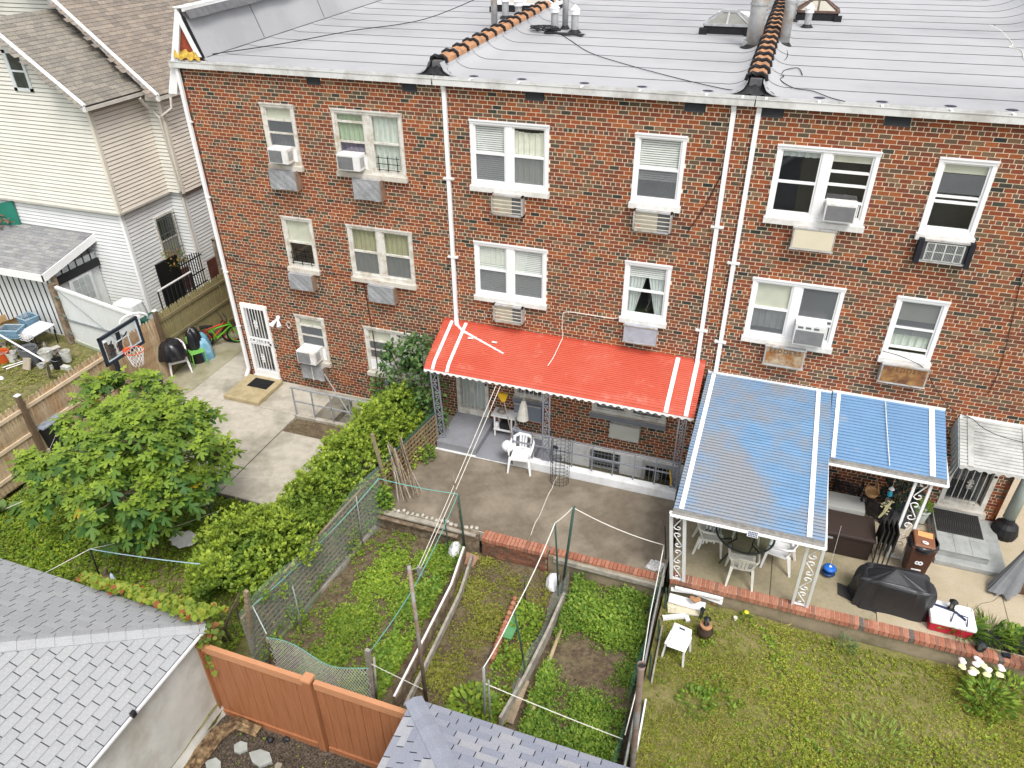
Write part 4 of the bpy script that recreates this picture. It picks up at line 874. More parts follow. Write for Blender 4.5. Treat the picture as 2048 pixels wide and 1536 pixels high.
# shingled roofs
PAL = [(.24, .218, .182), (.228, .205, .172), (.212, .192, .163), (.25, .225, .185), (.198, .182, .157)]
def shingle_field(name, P0, U, V, nu, nv, mt, pal, parent, tab=.3, expo=.14, th=.012, kind='stuff', clip=None, jit=.12):
    """rows of tabs: P0 eave corner, U unit along the eave, V unit up the slope"""
    U = Vector(U).normalized(); V = Vector(V).normalized(); N_ = U.cross(V).normalized()
    if N_.z < 0: N_ = -N_
    m = M(); P0 = Vector(P0)
    for j in range(nv):
        off = random.choice((0, tab / 2, tab / 3, tab * .66))
        for i in range(-1, nu + 1):
            a = i * tab + off; b = a + tab - .008; q = j * expo
            if clip:
                r = clip(q)
                if r is None: continue
                a, b = max(a, r[0]), min(b, r[1])
                if b - a < .02: continue
            kk = random.uniform(1 - jit, 1 + jit); m.cc = tuple(c * kk for c in random.choice(pal))
            lo = q - random.uniform(0, .006); p = P0 + U * a + V * lo; r_ = P0 + U * b + V * lo; s = P0 + U * b + V * (q + expo * 1.05); t_ = P0 + U * a + V * (q + expo * 1.05)
            m.quad(p + N_ * th, r_ + N_ * th, s, t_); m.quad(p, r_, r_ + N_ * th, p + N_ * th); m.quad(r_, r_ + N_ * th, s, s - N_ * .004)
    return build(m, name, mt, parent, kind=kind, recalc=False)
sl = .76; V1 = (-1, 0, sl); shingle_field('roof_shingles', (CX + OV + .22, CY - OV - .28, 6.72), (0, 1, 0), V1, 9, 24, asph, PAL, H)
V2 = (-1, 0, .84); shingle_field('roof_shingles', (-17.25, 3.55, 6.6), (0, 1, 0), V2, 34, 44, asph, [(c[0] * 1.02, c[1] * .95, c[2] * .93) for c in PAL], H)
sl2 = .84
m = M(); x0, z0 = CX + OV + .22, 6.715
L1 = 24 * .14 / math.sqrt(1 + sl * sl)
m.plate((x0, CY - OV - .28, z0), (x0, 4.3, z0), (x0 - L1, 4.3, z0 + L1 * sl), (x0 - L1, CY - OV - .28, z0 + L1 * sl), .05); m.plate((x0 - L1, CY - OV - .28, z0 + L1 * sl), (x0 - L1, 4.3, z0 + L1 * sl), (x0 - 2 * L1, 4.3, z0), (x0 - 2 * L1, CY - OV - .28, z0), .05)
L2 = 44 * .14 / math.sqrt(1 + sl2 * sl2); m.plate((-17.25, 3.55, 6.595), (-17.25, 14, 6.595), (-17.25 - L2, 14, 6.595 + L2 * sl2), (-17.25 - L2, 3.55, 6.595 + L2 * sl2), .05); m.plate((-17.25 - L2, 3.55, 6.595 + L2 * sl2), (-17.25 - L2, 14, 6.595 + L2 * sl2), (-17.25 - 2 * L2, 14, 6.595), (-17.25 - 2 * L2, 3.55, 6.595), .05); build(m, 'roof', mat('roof_deck_brown', (.15, .13, .11), .9), H)
m = M()
for (x0, y0, z0, L, s) in ((CX + OV + .24, CY - OV - .30, 6.73, L1 + .02, sl), (-17.22, 3.53, 6.61, L2, sl2)):
    m.hexa([(x0, y0 - .03, z0 - .16), (x0, y0 + .04, z0 - .16), (x0, y0 + .04, z0 + .02), (x0, y0 - .03, z0 + .02)], [(x0 - L, y0 - .03, z0 - .16 + L * s), (x0 - L, y0 + .04, z0 - .16 + L * s), (x0 - L, y0 + .04, z0 + .02 + L * s), (x0 - L, y0 - .03, z0 + .02 + L * s)])
    m.hexa([(x0, y0 - .04, z0 + .0), (x0, y0 + .07, z0 + .0), (x0, y0 + .07, z0 + .035), (x0, y0 - .04, z0 + .035)], [(x0 - L, y0 - .04, z0 + L * s), (x0 - L, y0 + .07, z0 + L * s), (x0 - L, y0 + .07, z0 + .035 + L * s), (x0 - L, y0 - .04, z0 + .035 + L * s)])
build(m, 'rake_board', clean_white, H)
m = M(); x0 = CX + OV + .22
m.box(x0 - .02, x0 + .1, CY - OV - .3, 3.55, 6.58, 6.6); m.box(x0 + .085, x0 + .1, CY - OV - .3, 3.55, 6.58, 6.7); m.box(-17.27, -17.15, 3.55, 14, 6.46, 6.48); m.box(-17.165, -17.15, 3.55, 14, 6.46, 6.585); m.box(-17.75, -17.2, 3.56, 3.6, 6.44, 6.62)
build(m, 'gutter', mat('tan_gutter', (.55, .52, .46), .5, .08, 5), H)
m = M(); m.box(x0 - .02, x0 + .085, CY - OV - .25, 3.5, 6.66, 6.675); build(m, 'gutter_debris', dark, H)
m = M(); m.tube([(-17.72, 3.35, 6.55), (-17.75, 3.5, 6.35), (-17.7, 3.72, 6.1), (-17.5, 3.68, 5.95), (-17.47, 3.72, 3.7), (-17.56, 3.85, 3.45), (-17.56, 3.87, .1)], .045, 6); m.tube([(-17.1, 3.9, 6.5), (-17.12, 3.85, 6.2), (-17.4, 3.7, 6.0)], .04, 6); build(m, 'downpipe', mat('tan_gutter', (.5, .5, .5)), H)
# lean-to shed at the far left
shw = mat('shed_white', (.6, .62, .62), .6, .06, 4); S = thing('lean_to_shed', 'white board and batten lean-to shed with grey shingle roof', 'shed', (-21.5, 1, 0))
m = M(); m.box(-25, -19.66, .12, 1.8, -.05, 2.15); build(m, 'wall', shw, S)
for k in range(22): m = M(); x = -24.6 + k * .235; m.box(x, x + .035, .105, .12, 0, 2.1); build(m, 'batten', barm if k % 1 == 0 else shw, S)
for k in range(6): m = M(); y = .2 + k * .28; m.box(-19.66, -19.645, y, y + .035, 1.75, 2.4); build(m, 'batten', barm, S)
m = M(); m.plate((-25, -.3, 2.28), (-19.45, -.3, 2.28), (-19.45, 1.84, 2.74), (-25, 1.84, 2.74), .03); build(m, 'roof', mat('shed_deck', (.2, .2, .2), .9), S)
shingle_field('roof_shingles', (-25, -.3, 2.285), (1, 0, 0), (0, 2.14, .46), 18, 15, mat('grey_shingles', (1, 1, 1), .92, .3, 30, attr=True, bump=.4, bscale=120), [(.26, .26, .26), (.23, .23, .235), (.28, .28, .27)], S, clip=lambda q: (0, 5.5))
m = M(); m.box(-25, -19.42, -.33, -.3, 2.08, 2.3); build(m, 'fascia', clean_white, S); m = M(); m.hexa([(-19.45, -.33, 2.06), (-19.42, -.33, 2.06), (-19.42, -.33, 2.3), (-19.45, -.33, 2.3)], [(-19.45, 1.84, 2.52), (-19.42, 1.84, 2.52), (-19.42, 1.84, 2.76), (-19.45, 1.84, 2.76)]); build(m, 'fascia', clean_white, S)
m = M(); m.box(-19.66, -19.55, .2, 1.8, 1.72, 1.95); build(m, 'dark_opening', barm, S)
m = M(); m.box(-19.66, -19.5, .06, .16, -.05, 2.15); build(m, 'post', wood, S)
m = M(); m.box(-19.62, -19.57, .55, 1.4, .0, 1.78); d = build(m, 'door', shw, S); m = M()
for i in range(3):
    for j in range(3): m.box(-19.565, -19.56, .66 + i * .22, .66 + i * .22 + .19, .85 + j * .27, .85 + j * .27 + .24)
build(m, 'pane', mat('grey_panes', (.35, .38, .38), .4, .1, 5), d); m = M(); m.box(-19.56, -19.5, .5, .56, .95, 1.1); build(m, 'handle', barm, d)
t = thing('green_canvas', 'green canvas panel hanging on the white sided house above the shed', 'awning', (-22.7, 1.7, 3)); m = M(); m.hexa([(-23.3, 1.5, 2.75), (-22.35, 1.78, 2.7), (-22.35, 1.8, 3.5), (-23.2, 1.5, 3.35)], [(-23.3, 1.46, 2.75), (-22.35, 1.74, 2.7), (-22.35, 1.76, 3.5), (-23.2, 1.46, 3.35)]); build(m, 'canvas', mat('green_canvas', (.02, .17, .12), .6, .1, 4), t)
t = thing('junk_pile', 'dark heap of branches and scrap on the shed roof edge', 'debris', (-23, 1.4, 2.7)); m = M()
for k in range(30): a = Vector((-23 + random.uniform(-.5, .5), 1.45 + random.uniform(-.25, .2), 2.72 + random.uniform(0, .35))); m.bar(a, a + Vector((random.uniform(-.5, .5), random.uniform(-.2, .2), random.uniform(-.12, .15))), .04, .03)
build(m, 'scrap', rotten, t, kind='stuff')
# ================================================================== GARAGES (bottom of the frame)
garm = mat('light_grey_shingle', (1, 1, 1), .9, .16, 60, attr=True, bump=.5, bscale=160)
def garage(label, C0, sx, slope, pal, xmin, xmax, ymin, lim, nparts):
    """hip roof whose top-right (sx=+1) or top-left (sx=-1) corner is C0; eaves run along x (far side) and along y"""
    G = thing('garage', label, 'garage', (C0[0], C0[1], -.45)); x0, y0, z0 = C0; items = []; tab, ex, th = .305, .135, .015
    k = 1 / math.sqrt(1 + slope * slope)
    def add(rows, plane):
        for j in range(rows):
            off = [0, .5, .25, .75, .12][j % 5] * tab
            t0 = j * ex * k; t1 = (j + 1.05) * ex * k
            span = (lim - t0)
            n = int(span / tab) + 2
            for i in range(-2, n):
                a = i * tab + off; b = a + tab - .014; a = max(a, 0.5 * (t0 + t1) - t0 + 0) if False else a
                items.append((plane, t0, t1, a, b, j))
    rows = int(lim / (ex * k)); add(rows, 'A'); add(rows, 'B')
    N_A = Vector((0, slope, 1)).normalized(); N_B = Vector((sx * slope, 0, 1)).normalized()
    out = []
    for (pl, t0, t1, a, b, j) in items:
        # coordinate along the eave measured from the corner; the hip cuts it at s = t
        lo, hi = t0 + 0.0, lim
        A, B = max(a, lo), b
        if B - A < .03: continue
        A1 = max(A, t1)
        if B < t1: continue
        if pl == 'A':
            if x0 - sx * A < xmin - .5 or x0 - sx * A > xmax + .5: continue
            P = [Vector((x0 - sx * A, y0 - t0, z0 + slope * t0)), Vector((x0 - sx * B, y0 - t0, z0 + slope * t0)), Vector((x0 - sx * B, y0 - t1, z0 + slope * t1)), Vector((x0 - sx * A1, y0 - t1, z0 + slope * t1))]; N = N_A
        else:
            if y0 - A < ymin - .4: continue
            P = [Vector((x0 - sx * t0, y0 - A, z0 + slope * t0)), Vector((x0 - sx * t0, y0 - B, z0 + slope * t0)), Vector((x0 - sx * t1, y0 - B, z0 + slope * t1)), Vector((x0 - sx * t1, y0 - A1, z0 + slope * t1))]; N = N_B
        c = (P[0] + P[2]) / 2; full = (A == a and A1 == A)
        v = c - Vector(CAM); e = Vector(_f); dd = v.dot(e); px = 1024 + FOC * v.dot(Vector(_r)) / dd; py = 768 - FOC * v.dot(Vector(_u)) / dd
        vis = -60 < px < 2108 and -60 < py < 1600
        out.append((vis, v.length, P, N, pl))
    out.sort(key=lambda q: (not q[0], q[1])); rest = M(); cnt = 0; cache = {}
    for vis, d_, P, N, pl in out:
        kk = random.uniform(.96, 1.04); cc = tuple(c * kk for c in random.choice(pal))
        def put(m, P):
            m.cc = cc; m.quad(P[0] + N * th, P[1] + N * th, P[2] + N * .001, P[3] + N * .001); m.cc = tuple(q * .18 for q in cc); m.quad(P[0], P[1], P[1] + N * th, P[0] + N * th); m.quad(P[1], P[2], P[2] + N * .001, P[1] + N * th); m.quad(P[0], P[3], P[3] + N * .001, P[0] + N * th)  # asphalt cut edges, darkened further to draw the shadow line between tabs
        if vis and cnt < nparts:
            key = tuple(round(q, 3) for p in P for q in (p - P[0])); key += (random.randrange(5),)
            if key not in cache: m = M(); put(m, [p - P[0] for p in P]); me = m.mesh('shingle'); me.materials.append(garm); cache[key] = me
            o = bpy.data.objects.new('shingle', cache[key]); _link(o, G); o.location = P[0]; cnt += 1
        else: put(rest, P)
    build(rest, 'shingle_field', garm, G, kind='stuff', recalc=False)
    # deck, walls, hip caps
    m = M(); far = x0 - sx * lim; low = y0 - lim
    m.quad((x0, y0, z0 - .012), (far, y0, z0 - .012), (x0 - sx * lim, low, z0 + slope * lim - .012)); m.quad((x0, y0, z0 - .012), (x0, low, z0 - .012), (x0 - sx * lim, low, z0 + slope * lim - .012)); build(m, 'roof_deck', mat('deck_shadow', (.045, .045, .05), .9), G, recalc=False)
    h = M(); step = .15; q = 0; 
    for i in range(int(lim / step)):
        q = i * step; hc = M(); w2 = .13
        a = Vector((x0 - sx * q, y0 - q, z0 + slope * q)); b = Vector((x0 - sx * (q + step * 1.04), y0 - q - step * 1.04, z0 + slope * (q + step * 1.04)))
        l = Vector((-sx * 1, 1, 0)).normalized(); dz = -slope * w2 * .7
        kk = random.uniform(.98, 1.08); hc.cc = tuple(c * kk for c in pal[0])
        up = .028 - .008
        pts = [(-w2, dz), (-w2 * .45, dz * .38), (0, 0), (w2 * .45, dz * .38), (w2, dz)]
        for (p, r1), (s, r2) in zip(pts[:-1], pts[1:]): hc.quad(a + l * p + Vector((0, 0, r1 + .034)), a + l * s + Vector((0, 0, r2 + .034)), b + l * s + Vector((0, 0, r2 + .022)), b + l * p + Vector((0, 0, r1 + .022))); hc.quad(a + l * p + Vector((0, 0, r1 + .016)), a + l * s + Vector((0, 0, r2 + .016)), a + l * s + Vector((0, 0, r2 + .034)), a + l * p + Vector((0, 0, r1 + .034)))
        for e_, r_ in ((-w2, dz), (w2, dz)): hc.quad(a + l * e_ + Vector((0, 0, r_ + .034)), b + l * e_ + Vector((0, 0, r_ + .022)), b + l * e_ + Vector((0, 0, r_)), a + l * e_ + Vector((0, 0, r_)))
        build(hc, 'hip_cap', garm, G, recalc=False)
    return G
stucco = mat('old_stucco', (.50, .50, .46), .9, .1, 3, bump=.35, bscale=60, stain=(.37, .35, .3), sscale=1.1)
G1 = garage('garage with light grey hip roof and stained stucco wall', (-7.2, -8.7, 1.72), 1, .55, [(.325, .33, .34), (.315, .32, .33), (.335, .34, .345), (.305, .31, .32)], -14, -7, -13.8, 5.4, 300)
m = M()
def stw(u, v): y = -8.82 - u * 5; z = -.45 + 2.1 * v; return (-7.33 - .02 * math.sin(y * 2) * (1 - v) + .10 * math.exp(-((v) / .08) ** 2) * (1 + .5 * math.sin(y * 5)), y, z)
m.grid(stw, 40, 14); m.box(-14, -7.34, -8.9, -8.8, -.45, 1.66); build(m, 'stucco_wall', stucco, G1, smooth=False)
m = M(); m.box(-7.3, -7.17, -13.8, -8.74, 1.66, 1.7); build(m, 'eave_trim', clean_white, G1); m = M(); m.box(-7.19, -7.13, -10.35, -10.28, 1.69, 1.78); build(m, 'clip', barm, G1)
G2 = garage('garage with bluish grey blended hip roof at the bottom centre', (-3.5, -8.86, 1.82), -1, .5, [(.27, .285, .335), (.32, .33, .37), (.36, .365, .39), (.25, .265, .32), (.29, .30, .35)], -4, 3, -13.5, 4.4, 220)
m = M(); m.box(-3.42, 1, -9.1, -9.0, -.45, 1.76); m.box(-3.42, -3.32, -13, -9, -.45, 1.76); build(m, 'wall', stucco, G2)
m = M(); m.box(-3.5, -3.42, -13.2, -8.86, 1.7, 1.81); m.box(-3.42, .9, -8.94, -8.86, 1.7, 1.81); build(m, 'eave_trim', clean_white, G2)
# ================================================================== FENCES
orangew = mat('orange_vinyl_wood', (.33, .135, .062), .5, .10, 3, stretch=(10, 10, .7), stain=(.27, .105, .045), sscale=2); orangel = mat('orange_vinyl_light', (.46, .22, .11), .45, .06, 4)
F = thing('vinyl_fence', 'orange-brown board fence between the two garages', 'fence', (-5.4, -8.83, -.45))
for a, b in ((-7.3, -5.42), (-5.22, -3.5)):
    m = M(); m.box(a, b, -8.87, -8.79, 1.22, 1.38); build(m, 'top_rail', orangel, F, bevel=.006); m = M(); m.box(a, b, -8.87, -8.79, -.47, -.32); build(m, 'bottom_rail', orangew, F, bevel=.006)
    n = round((b - a) / .155)
    for k in range(n): x = a + (b - a) * k / n; m = M(); m.box(x + .003, x + (b - a) / n - .003, -8.845 + (k % 2) * .004, -8.815, -.34, 1.24); build(m, 'board', orangew, F, bevel=.003)
for x in (-5.32, -7.38):
    m = M(); m.box(x - .065, x + .065, -8.9, -8.77, -.5, 1.4); p = build(m, 'post', orangew, F, bevel=.006)
    m = M(); m.hexa([(x - .085, -8.92, 1.4), (x + .085, -8.92, 1.4), (x + .085, -8.75, 1.4), (x - .085, -8.75, 1.4)], [(x - .08, -8.915, 1.44), (x + .08, -8.915, 1.44), (x + .08, -8.755, 1.44), (x - .08, -8.755, 1.44)]); build(m, 'post_cap', orangel, p)
# wooden picket fence on the left
pkw = [mat('picket_tan', (.50, .385, .25), .85, .2, 5, stretch=(4, 4, 1), stain=(.26, .18, .11), sscale=3), mat('picket_brown', (.44, .33, .215), .85, .22, 5, stretch=(4, 4, 1), stain=(.22, .16, .1), sscale=3), mat('picket_orange', (.42, .29, .17), .85, .2, 5, stain=(.27, .16, .08), sscale=3)]
pkg = [mat('picket_mossy', (.29, .245, .12), .88, .25, 5, stretch=(4, 4, 1), stain=(.13, .12, .05), sscale=3), mat('picket_green', (.25, .225, .11), .88, .25, 5, stretch=(4, 4, 1), stain=(.24, .2, .1), sscale=3)]
pmesh = {}
def picket(kind, wdt=.095, h=1.85):
    if kind in pmesh: return pmesh[kind]
    m = M(); a = wdt / 2; b = .01
    m.hexa([(0, -a, 0), (.018, -a, 0), (.018, a, 0), (0, a, 0)], [(0, -a, h - .09), (.018, -a, h - .09), (.018, a, h - .09), (0, a, h - .09)])
    m.v += [(0, -a, h - .09), (.018, -a, h - .09), (.018, a, h - .09), (0, a, h - .09), (0, -a * .35, h), (.018, -a * .35, h), (.018, a * .35, h), (0, a * .35, h)]
    B = len(m.v) - 8
    for q in ((4, 5, 6, 7), (0, 1, 5, 4), (1, 2, 6, 5), (2, 3, 7, 6), (3, 0, 4, 7)): m.face([B + i for i in q])
    me = m.mesh('picket'); pmesh[kind] = me; return me
def pfence(y0, y1, X, mats, label, side, h=1.85):
    F = thing('picket_fence', label, 'fence', (X, (y0 + y1) / 2, 0)); y = y0
    while y < y1:
        k = random.randrange(len(mats)); key = (h, mats[k].name)
        if key not in pmesh: me = picket(('b', h, k, mats[k].name), .098, h); me.materials.append(mats[k]); pmesh[key] = me
        o = bpy.data.objects.new('picket', pmesh[key]); _link(o, F); o.location = (X + random.uniform(-.004, .004), y, -.05 + random.uniform(-.012, .012)); o.rotation_euler = (random.uniform(-.008, .008), 0, 0); y += .104
    for z in (.3, .95, 1.6): m = M(); m.box(X + (.018 if side > 0 else -.04), X + (.055 if side > 0 else 0), y0 - .04, y1, z - .04, z + .045); build(m, 'rail', mat('rail_' + mats[0].name, (.6, .48, .34) if mats is pkw else (.2, .17, .09), .8, .15, 4), F)
    return F
Fa = pfence(-9.5, -2.45, -15.28, pkw, 'tan wooden picket fence section on the left with rails facing the yard', 1)
Fb = pfence(-2.35, -.75, -15.22, [pkw[2], pkw[0]], 'short orange-tan picket section behind the basketball hoop', -1, 1.9)
Fc = pfence(-.6, 7.5, -15.3, pkg, 'mossy green-brown picket fence section beside the brick row house', 1, 1.9)
for F_, (x, y) in ((Fa, (-15.2, -5.0)), (Fa, (-15.2, -2.45)), (Fb, (-15.2, -.65)), (Fc, (-15.18, 2.3))):
    m = M(); m.box(x - .05, x + .05, y - .05, y + .05, -.1, 2.0); p = build(m, 'post', mat('post_brown', (.13, .09, .055), .8, .2, 6) if F_ is not Fc else wood, F_)
    m = M(); m.box(x - .058, x + .058, y - .058, y + .058, 2.0, 2.02); build(m, 'post_cap', white, p)
# white vinyl gate in the neighbour's yard
Gt = thing('vinyl_gate', 'large white vinyl gate panel with metal braces in the left yard', 'gate', (-17.6, -.4, 0)); A, B = Vector((-19.3, -.12, .05)), Vector((-15.6, -.85, .05)); n = 17; vin = mat('vinyl_panel', (.66, .68, .67), .4, .04, 3)
up = Vector((0, 0, 1.8))
for k in range(n): a = A + (B - A) * (k / n); b = A + (B - A) * ((k + .96) / n); m = M(); d = Vector((.2, 1, 0)).normalized() * .012; m.hexa([a - d, b - d, b + d, a + d], [a - d + up, b - d + up, b + d + up, a + d + up]); build(m, 'panel', vin, Gt)
m = M(); m.bar(A + up, B + up, .09, .07); build(m, 'top_rail', clean_white, Gt); m = M(); m.bar(A, B, .09, .1); build(m, 'bottom_rail', mat('mossy_rail', (.35, .38, .28), .6), Gt)
nrm = Vector((-.19, -.98, 0)) * .04
m = M(); m.bar(A + nrm + Vector((0, 0, .75)), B + nrm + Vector((0, 0, 1.05)), .04, .04); build(m, 'brace', mat('galvanised', (.33, .35, .36), .4, .1, 6, metal=.5), Gt)
m = M(); m.tube([A + nrm + up * .98, B + nrm + Vector((0, 0, .1))], .01, 5); build(m, 'tension_cable', mat('galvanised', (.33, .35, .36)), Gt)
t = thing('fence_post', 'rotting wooden post beside the white vinyl gate', 'post', (-19.35, -.15, 0)); m = M(); m.bar((-19.4, -.2, 0), (-19.4, -.15, 1.95), .16, .16); build(m, 'timber', rotten, t)
for k in range(3): m = M(); m.bar((-19.4, -.2, .4 + k * .6), (-19.15, -.25, .36 + k * .6), .05, .012); build(m, 'hinge', mat('hinge_green', (.12, .16, .14), .5), t)
# ================================================================== ROOF FURNITURE
galv = mat('galvanised_pipe', (.40, .41, .42), .5, .12, 8, metal=.3, stain=(.28, .27, .25), sscale=5)
capw = mat('vent_cap_white', (.72, .73, .74), .35, .05, 5)
def vent_pipe(px, py, label, r=.09, h=.42, capped=True, z=8.55, tall=False):
    p = PZ(px, py, z); z = roof_z(p[1]) + .004; t = thing('roof_vent', label, 'vent', (p[0], p[1], z), group='roof vent pipes')
    m = M(); m.lathe([(r * 1.9, 0), (r * 1.5, .03), (r * 1.06, .07), (r, .07)], (p[0], p[1], z), 14); build(m, 'tar_collar', tar, t)
    m = M(); m.lathe([(r, .04), (r, h)], (p[0], p[1], z), 14); build(m, 'pipe', galv, t, smooth=False)
    if capped:
        m = M(); m.lathe([(r * 1.28, h - .02), (r * 1.28, h + .07), (r * 1.42, h + .08), (r * .1, h + .2)], (p[0], p[1], z), 14); build(m, 'cap', capw, t)
    return t
vent_pipe(1109, 62, 'white capped roof vent with the cable coil at its foot'); vent_pipe(1149, 66, 'white capped roof vent right of the tall middle pipe')
vent_pipe(1011, 42, 'white capped roof vent left of the first tile ridge'); vent_pipe(1037, 44, 'white capped roof vent just behind the first tile ridge', z=8.62)
vent_pipe(1612, 62, 'short rusty roof vent in front of the far right skylight', r=.08, h=.34)
for px, py, r, lb in ((1130, 59, .075, 'tall grey flue pipe between two white capped roof vents'), (989, 60, .08, 'tall grey flue pipe left of the first tile ridge'), (1043, 30, .14, 'thick pale flue pipe in front of the far skylight'), (1506, 92, .17, 'thick rusty flue pipe left of the second tile ridge'), (1567, 90, .11, 'mottled flue pipe with clamps right of the second tile ridge'), (1577, 52, .13, 'brownish flue pipe behind the mottled one')):
    p = PZ(px, py, roof_z(5) + .0); z = roof_z(p[1]); t = thing('flue_pipe', lb, 'pipe', (p[0], p[1], z), group='tall roof flues')
    m = M(); m.lathe([(r * 1.7, .0), (r * 1.4, .03), (r * 1.02, .08)], (p[0], p[1], z), 14, cap=(True, False)); build(m, 'tar_collar', tar, t)
    m = M(); m.lathe([(r, .03), (r, 1.9)], (p[0], p[1], z), 16); build(m, 'pipe', mat('mottled_flue', (.42, .43, .43), .5, .15, 7, stain=(.3, .24, .18), sscale=3), t, smooth=True)
    m = M(); m.lathe([(r * 1.12, .85), (r * 1.12, .9)], (p[0], p[1], z), 16); m.box(p[0] + r, p[0] + r + .06, p[1] - .02, p[1] + .02, z + .84, z + .91); build(m, 'clamp', galv, t)
    if r > .15:
        m = M(); m.box(p[0] - .22, p[0] + .1, p[1] - .1, p[1] + .2, z, z + .14); build(m, 'foot_box', galv, t)
m = M(); pa, pb = PZ(1106, 64, 8.58), PZ(1152, 68, 8.58)
m.grid(lambda u, v: (pa[0] - .2 + (pb[0] - pa[0] + .4) * u, (pa[1] + (pb[1] - pa[1]) * u) + (.14 + .05 * math.sin(u * 14)) * (v - .5) * 2, roof_z(pa[1]) + .02 + .02 * math.sin(v * 3.14)), 20, 6); build(m, 'tar_patch', tar, houses[1], smooth=True)
def skylight(cx, cy, w_, d_, label, metal, pane):
    z = roof_z(cy) + .02; t = thing('skylight', label, 'skylight', (cx, cy, z), group='hipped roof skylights')
    m = M(); m.box(cx - w_ / 2, cx + w_ / 2, cy - d_ / 2, cy + d_ / 2, z - .05, z + .16); build(m, 'tarred_kerb', tar, t)
    for sx in (-1, 1): m = M(); m.box(cx + sx * w_ / 2 - .09, cx + sx * w_ / 2 + .09, cy - d_ / 2 - .1, cy - d_ / 2, z - .05, z + .1); build(m, 'kerb_foot', tar, t)
    h = .42; a, b = w_ / 2, d_ / 2; c, d = w_ * .14, d_ * .14
    lo = [(-a, -b), (a, -b), (a, b), (-a, b)]; hi_ = [(-c, -d), (c, -d), (c, d), (-c, d)]
    for i in range(4):
        j = (i + 1) % 4; m = M(); m.quad((cx + lo[i][0], cy + lo[i][1], z + .17), (cx + lo[j][0], cy + lo[j][1], z + .17), (cx + hi_[j][0], cy + hi_[j][1], z + h), (cx + hi_[i][0], cy + hi_[i][1], z + h)); build(m, 'pane', pane, t, recalc=False)
    m = M(); 
    for i in range(4):
        j = (i + 1) % 4; m.bar((cx + lo[i][0], cy + lo[i][1], z + .17), (cx + hi_[i][0], cy + hi_[i][1], z + h), .05, .04); m.bar((cx + lo[i][0], cy + lo[i][1], z + .17), (cx + lo[j][0], cy + lo[j][1], z + .17), .05, .05)
        mx = [(lo[i][k] + lo[j][k]) / 2 for k in (0, 1)]; mh = [(hi_[i][k] + hi_[j][k]) / 2 for k in (0, 1)]; m.bar((cx + mx[0], cy + mx[1], z + .175), (cx + mh[0], cy + mh[1], z + h), .04, .04)
    m.box(cx - c - .04, cx + c + .04, cy - d - .04, cy + d + .04, z + h - .01, z + h + .04); build(m, 'glazing_bars', metal, t); return t
pg = mat('frosted_pane', (.40, .38, .33), .3, .12, 4); pgd = mat('dim_pane', (.2, .2, .18), .3, .15, 4); pgw = mat('cream_pane', (.38, .36, .3), .4, .1, 4)
rustm = mat('rusty_bar', (.12, .075, .06), .8, .3, 12)
p = PZ(1452, 66, 8.6); skylight(p[0], p[1] + .3, 1.05, .85, 'hipped skylight with white bars left of the second tile ridge', galv, pgd)
p = PZ(1632, 42, 8.65); skylight(p[0], p[1] + .3, 1.0, .8, 'rusty barred hipped skylight with cream panes on the right roof', rustm, pgw)
p = PZ(1040, 22, 8.7); skylight(p[0] + .1, p[1] + .6, 1.8, 1.1, 'far skylight with white bars behind the first tile ridge', capw, pg)
for px, py, lb in ((1500, 40, 'low pale roof box just left of the second tile ridge'), (1590, 18, 'low stained roof box just right of the second tile ridge')):
    p = PZ(px, py, 8.8); t = thing('roof_box', lb, 'box', (p[0], p[1], roof_z(p[1]))); m = M(); m.box(p[0] - .8, p[0] + .25, p[1], p[1] + .6, roof_z(p[1]) + .05, roof_z(p[1]) + .3); build(m, 'housing', capw if px == 1500 else mat('mottled_flue', (.42, .43, .43)), t); m = M(); m.box(p[0] - .85, p[0] + .3, p[1] + .05, p[1] + .65, roof_z(p[1]) - .02, roof_z(p[1]) + .06); build(m, 'tarred_kerb', tar, t)
def roofpath(pix, lift=.015, z=8.5):
    P = []
    for x, y in pix:
        q = PZ(x, y, z); q = PZ(x, y, roof_z(q[1])); q = PZ(x, y, roof_z(q[1]) + lift); P.append(q)
    return P
def smooth(P, n=5):
    P = [np.array(p, float) for p in P]; out = []
    for i in range(len(P) - 1):
        p0, p1, p2, p3 = P[max(i - 1, 0)], P[i], P[i + 1], P[min(i + 2, len(P) - 1)]
        for k in range(n): t = k / n; out.append(.5 * ((2 * p1) + (-p0 + p2) * t + (2 * p0 - 5 * p1 + 4 * p2 - p3) * t * t + (-p0 + 3 * p1 - 3 * p2 + p3) * t ** 3))
    out.append(P[-1]); return out
def wire(pts, r, mt, name, label, cat='cable', group=None, parent=None, n=6):
    m = M(); m.tube([tuple(p) for p in smooth(pts, n)], r, 5); return build(m, name, mt, parent, label=label, cat=cat, group=group)
q = roofpath([(425, 108), (560, 88), (700, 62), (850, 38), (984, 20)], .06); q[-1][2] += .45; wire(q, .011, cabm, 'cable', 'black cable sweeping across the left roof to the tall flue pipe')
q = roofpath([(1118, 66), (1140, 80), (1180, 105), (1250, 128), (1350, 155), (1440, 176), (1480, 182)]); wire(q, .008, cabm, 'cable', 'thin black cable crossing the middle roof to the second tile ridge')
q = roofpath([(1570, 92), (1575, 112), (1557, 132), (1548, 142), (1562, 148), (1570, 140), (1596, 136), (1605, 150)]); wire(q, .008, cabm, 'cable', 'looping black cable end on the right roof below the mottled flue')
q = roofpath([(1548, 134), (1555, 150), (1568, 152), (1561, 160), (1588, 176), (1625, 182), (1660, 195), (1690, 203)]); wire(q, .008, cabm, 'cable', 'tangled black cable running to the gutter on the right roof')
